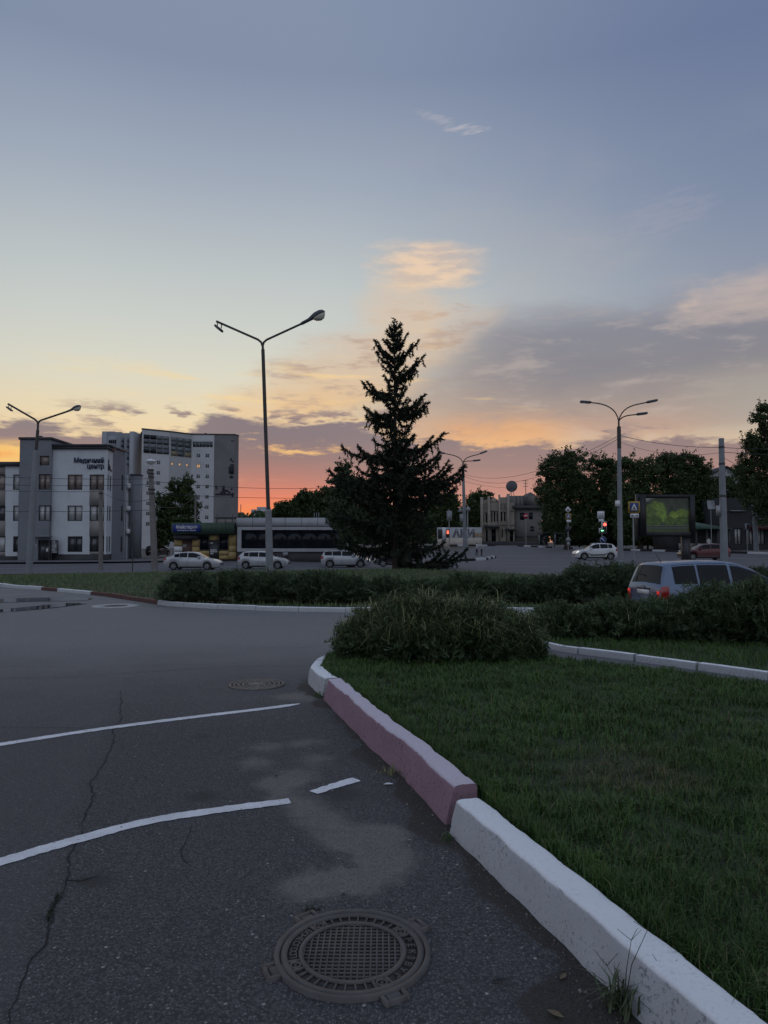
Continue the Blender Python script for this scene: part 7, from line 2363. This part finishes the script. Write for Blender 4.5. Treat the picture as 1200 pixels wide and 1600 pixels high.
tree('maple_tree', 'tree rising behind the left end of the old building', 744, 172, [(740, 790, 13, 18), (752, 780, 12, 14), (735, 812, 15, 20), (748, 808, 14, 20), (762, 778, 9, 10)], 7000, 0.40, M_lf[1], 0.5, GR)
tree('birch_tree', 'large loose crowned tree left of the traffic light', 886, 104, [(872, 728, 26, 20), (854, 742, 14, 18), (895, 716, 22, 14), (890, 745, 30, 24), (866, 772, 30, 28), (905, 775, 30, 34), (875, 808, 34, 28), (912, 815, 28, 28)], 17000, 0.27, M_lf[0], 0.9, GR)
tree('chestnut_tree', 'dense dark tree right behind the traffic light', 944, 106, [(938, 728, 22, 18), (958, 745, 24, 26), (930, 765, 26, 30), (955, 790, 30, 34), (932, 815, 30, 30), (968, 820, 24, 26)], 15000, 0.27, M_lf[0], 0.3, GR)
tree('chestnut_tree', 'dense dark tree behind the left part of the billboard', 1000, 98, [(985, 725, 18, 16), (1008, 742, 26, 26), (985, 768, 28, 32), (1012, 790, 32, 34), (985, 820, 30, 30), (1020, 825, 26, 24)], 15000, 0.27, M_lf[1], 0.4, GR)
tree('oak_tree', 'broad tree above the billboard top', 1060, 100, [(1040, 728, 26, 20), (1072, 722, 26, 18), (1092, 738, 20, 20), (1055, 750, 36, 26), (1090, 768, 30, 26), (1050, 785, 34, 30), (1092, 800, 32, 28), (1060, 820, 30, 26)], 19000, 0.27, M_lf[0], 0.2, GR)
tree('oak_tree', 'tree behind the steel pole and hanging sheet', 1130, 112, [(1122, 772, 26, 26), (1150, 772, 24, 24), (1104, 756, 14, 18), (1160, 765, 14, 20), (1135, 812, 30, 26), (1108, 815, 20, 24), (1165, 800, 20, 26)], 9000, 0.30, M_lf[0], 0.2, GR)
tree('ash_tree', 'tall dark tree cut by the right edge', 1215, 74, [(1190, 655, 18, 24), (1205, 690, 34, 34), (1172, 700, 18, 26), (1190, 735, 36, 34), (1225, 740, 40, 50), (1178, 770, 26, 30), (1212, 790, 40, 40), (1235, 680, 34, 44), (1165, 735, 14, 18)], 21000, 0.20, M_lf[0], 0.3, GR)
# shrubs and dark undergrowth on the far pavement
for px, Y, rx, py, lab in ((905, 112, 26, 838, 'dark shrub behind the priority sign'), (962, 110, 26, 838, 'dark shrub behind the white crossover'), (1012, 104, 26, 836, 'dark shrub behind the crossing sign'), (1035, 102, 22, 838, 'dark shrub under the left side of the billboard')):
    tree('shrub', lab, px, Y, [(px, py + 6, rx, 14), (px - 10, py + 10, rx * .7, 12), (px + 12, py + 8, rx * .7, 12)], 3500, 0.26, M_lf[0], 0, 'shrubs on the far pavement')
# wooded skyline far behind
def wood():
    n = 36000
    x = RNG.uniform(-230, 260, n); y = RNG.uniform(255, 300, n)
    top = 11 + 5 * np.array([mnoise.noise(Vector((a * 0.03, 2.2, 0))) for a in x]) + 2.2 * np.array([mnoise.noise(Vector((a * 0.16, 5.1, 0))) for a in x])
    z = Hn(x, y) + top * RNG.uniform(0, 1, n) ** 0.8
    p = np.stack([x, y, z], 1)
    a = rand_dir(n); c = unit(np.cross(a, rand_dir(n)))
    L = RNG.uniform(1.2, 2.8, n)[:, None]
    V = np.stack([p - a * L * 0.5, p + c * L * 0.4, p + a * L * 0.5, p - c * L * 0.4], 1).reshape(-1, 3)
    o = mesh_np('distant_wood', V, np.arange(len(V)).reshape(-1, 4), M_lf[0])
    tag(o, 'far dark line of trees along the horizon', 'wood', kind='stuff')
wood()

# ------------------------------------------------------------------ small things by the kerb
q = G(975, 1580)
wd = thing('kerb_weed', q, 'straggly grass weed growing at the foot of the near white kerb', 'weed')
n_ = 70
b_ = RNG.normal(0, 0.03, (n_, 3)) * np.array([1, 1, 0])
blades('leaf', b_, RNG.uniform(0.06, 0.20, n_), RNG.uniform(0.004, 0.010, n_), RNG.uniform(0.5, 1.25, n_), leafy('kerb_weed_leaf', (0.06, 0.085, 0.045), (0.11, 0.135, 0.07), (0.06, 0.085, 0.04), 0.5, 4), wd)['kind'] = 'stuff'
mb = MB()
for ax, ay, hh in ((0.03, 0.0, 0.25), (0.10, 0.03, 0.27), (-0.06, 0.0, 0.16), (0.14, -0.02, 0.15)):
    top = Vector((ax, ay, hh))
    mb.tube([(0, 0, 0), top * 0.5 + Vector((-ax * 0.15, 0, 0.02)), top], [0.0022, 0.0016, 0.0011], 5)
    for k in range(3):
        a = k * 2.2 + ax * 30
        mb.tube([top, top + Vector((math.cos(a) * 0.05, math.sin(a) * 0.03, 0.03 + 0.01 * k))], [0.0012, 0.0008], 4)
mb.build('stalks', leafy('weed_stalk', (0.05, 0.06, 0.03), (0.09, 0.10, 0.05), (0.06, 0.07, 0.035), 0.6, 3), wd)['kind'] = 'stuff'
M_moss = leafy('moss', (0.028, 0.034, 0.016), (0.05, 0.055, 0.026), (0.03, 0.034, 0.018), 0.9, 8)
def tuft(px, py, label, n=40, r=0.03, l=0.06, col=None):
    q = G(px, py)
    b_ = np.array(q) + RNG.normal(0, r, (n, 3)) * np.array([1, 1, 0])
    o = blades('grass_tuft', b_, RNG.uniform(0.4, 1.2, n) * l, np.full(n, 0.005), RNG.uniform(0.2, 1.0, n), col or M_grass)
    tag(o, label, 'grass tuft', kind='stuff')
tuft(487, 1423, 'small dark tuft at the upper left rim of the manhole cover', 70, 0.016, 0.018, M_moss)
ml = resample([(p.x, p.y) for p in GP([(93, 1396), (82, 1418), (75, 1440)])], 0.004)
mbv = np.array([(x_, y_, H(x_, y_)) for x_, y_ in ml]); mbv = np.repeat(mbv, 5, axis=0) + RNG.normal(0, 0.007, (len(ml) * 5, 3)) * np.array([1, 1, 0])
tag(blades('moss', mbv, RNG.uniform(0.003, 0.011, len(mbv)), np.full(len(mbv), 0.004), RNG.uniform(0.2, 1.0, len(mbv)), M_moss), 'dark moss growing in the long asphalt crack', 'moss', kind='stuff')
tuft(612, 1208, 'dry tuft in the soil beside the pink kerb', 60, 0.05, 0.06, M_straw)
tuft(498, 1088, 'tuft at the joint between corner block and pink kerb', 60, 0.05, 0.07)
tuft(700, 1312, 'sparse tuft at the joint of pink and white kerb', 40, 0.03, 0.04)
M_dry = surf('dry_leaf', (0.17, 0.125, 0.075), 0.8, 0.3, 30, 0.3)
def leaf_litter(px, py, L, rz, label, m_=M_dry, curl=0.25, w=0.4):
    q = G(px, py, 0.006)
    v, f = [], []
    for i in range(7):
        t = i / 6
        ww = L * w * 0.5 * math.sin(PI * min(0.97, max(0.03, t)))
        z = curl * L * (t - 0.5) ** 2 + 0.002
        v += [((t - .5) * L, -ww, z + ww * 0.4), ((t - .5) * L, 0, z), ((t - .5) * L, ww, z + ww * 0.4)]
    for i in range(6):
        a = i * 3
        f += [(a, a + 3, a + 4, a + 1), (a + 1, a + 4, a + 5, a + 2)]
    o = mesh_np('fallen_leaf', v, f, m_)
    o.location = q; o.rotation_euler = (0, 0, rz)
    tag(o, label, 'leaf')
leaf_litter(868, 1586, 0.065, -0.7, 'long dry leaf on the dark soil at the foot of the white kerb')
leaf_litter(880, 1527, 0.05, 0.9, 'small curled dry leaf left of the kerb weed')
leaf_litter(780, 1534, 0.06, 0.2, 'dark shrivelled leaf on the asphalt near the manhole', surf('dark_leaf', (0.02, 0.018, 0.016), 0.8, 0.2, 20, 0.3))
leaf_litter(607, 1226, 0.07, 0.1, 'white paper scrap in the dirt by the pink kerb', M_white_sign, 0.1, 0.5)
leaf_litter(432, 1213, 0.05, 1.2, 'tiny dark leaf on the sandy patch', MATS['dark_leaf'])
# grit and crumbs along the gutter
def grit():
    line = resample([(p.x, p.y) for p in KB[1:]] + [(p.x, p.y) for p in KPINK], 0.01)
    e = np.repeat(np.array(line), 3, axis=0)
    n = len(e)
    off = np.abs(RNG.normal(0, 0.09, n)) + 0.01
    x = e[:, 0] - off; y = e[:, 1] - off * 0.2
    x2 = RNG.uniform(-1.6, 1.0, 500); y2 = RNG.uniform(2.3, 8.0, 500)
    x, y = np.concatenate([x, x2]), np.concatenate([y, y2])
    n = len(x)
    c = np.stack([x, y, Hn(x, y) + 0.001], 1)
    r = (RNG.uniform(0.0012, 0.0050, n) * (1 + (RNG.uniform(0, 1, n) > 0.97) * 1.6))[:, None]
    t = RNG.uniform(0, 2 * PI, n)
    vs = [c + np.stack([np.cos(t + k * 2.1), np.sin(t + k * 2.1), np.zeros(n)], 1) * r * RNG.uniform(0.7, 1.3, (n, 1)) for k in range(3)]
    vs.append(c + np.array([0, 0, 1]) * r * 1.1)
    V = np.stack(vs, 1).reshape(-1, 3)
    k = (np.arange(n) * 4)[:, None]
    F = np.concatenate([k + np.array([0, 1, 3]), k + np.array([1, 2, 3]), k + np.array([2, 0, 3])], 1).reshape(-1, 3)
    o = mesh_np('grit', V, F, leafy('grit', (0.05, 0.048, 0.045), (0.26, 0.24, 0.21), (0.12, 0.11, 0.10), 0.9, 5))
    tag(o, 'loose grit scattered along the foot of the near kerb', 'grit', kind='stuff')
grit()
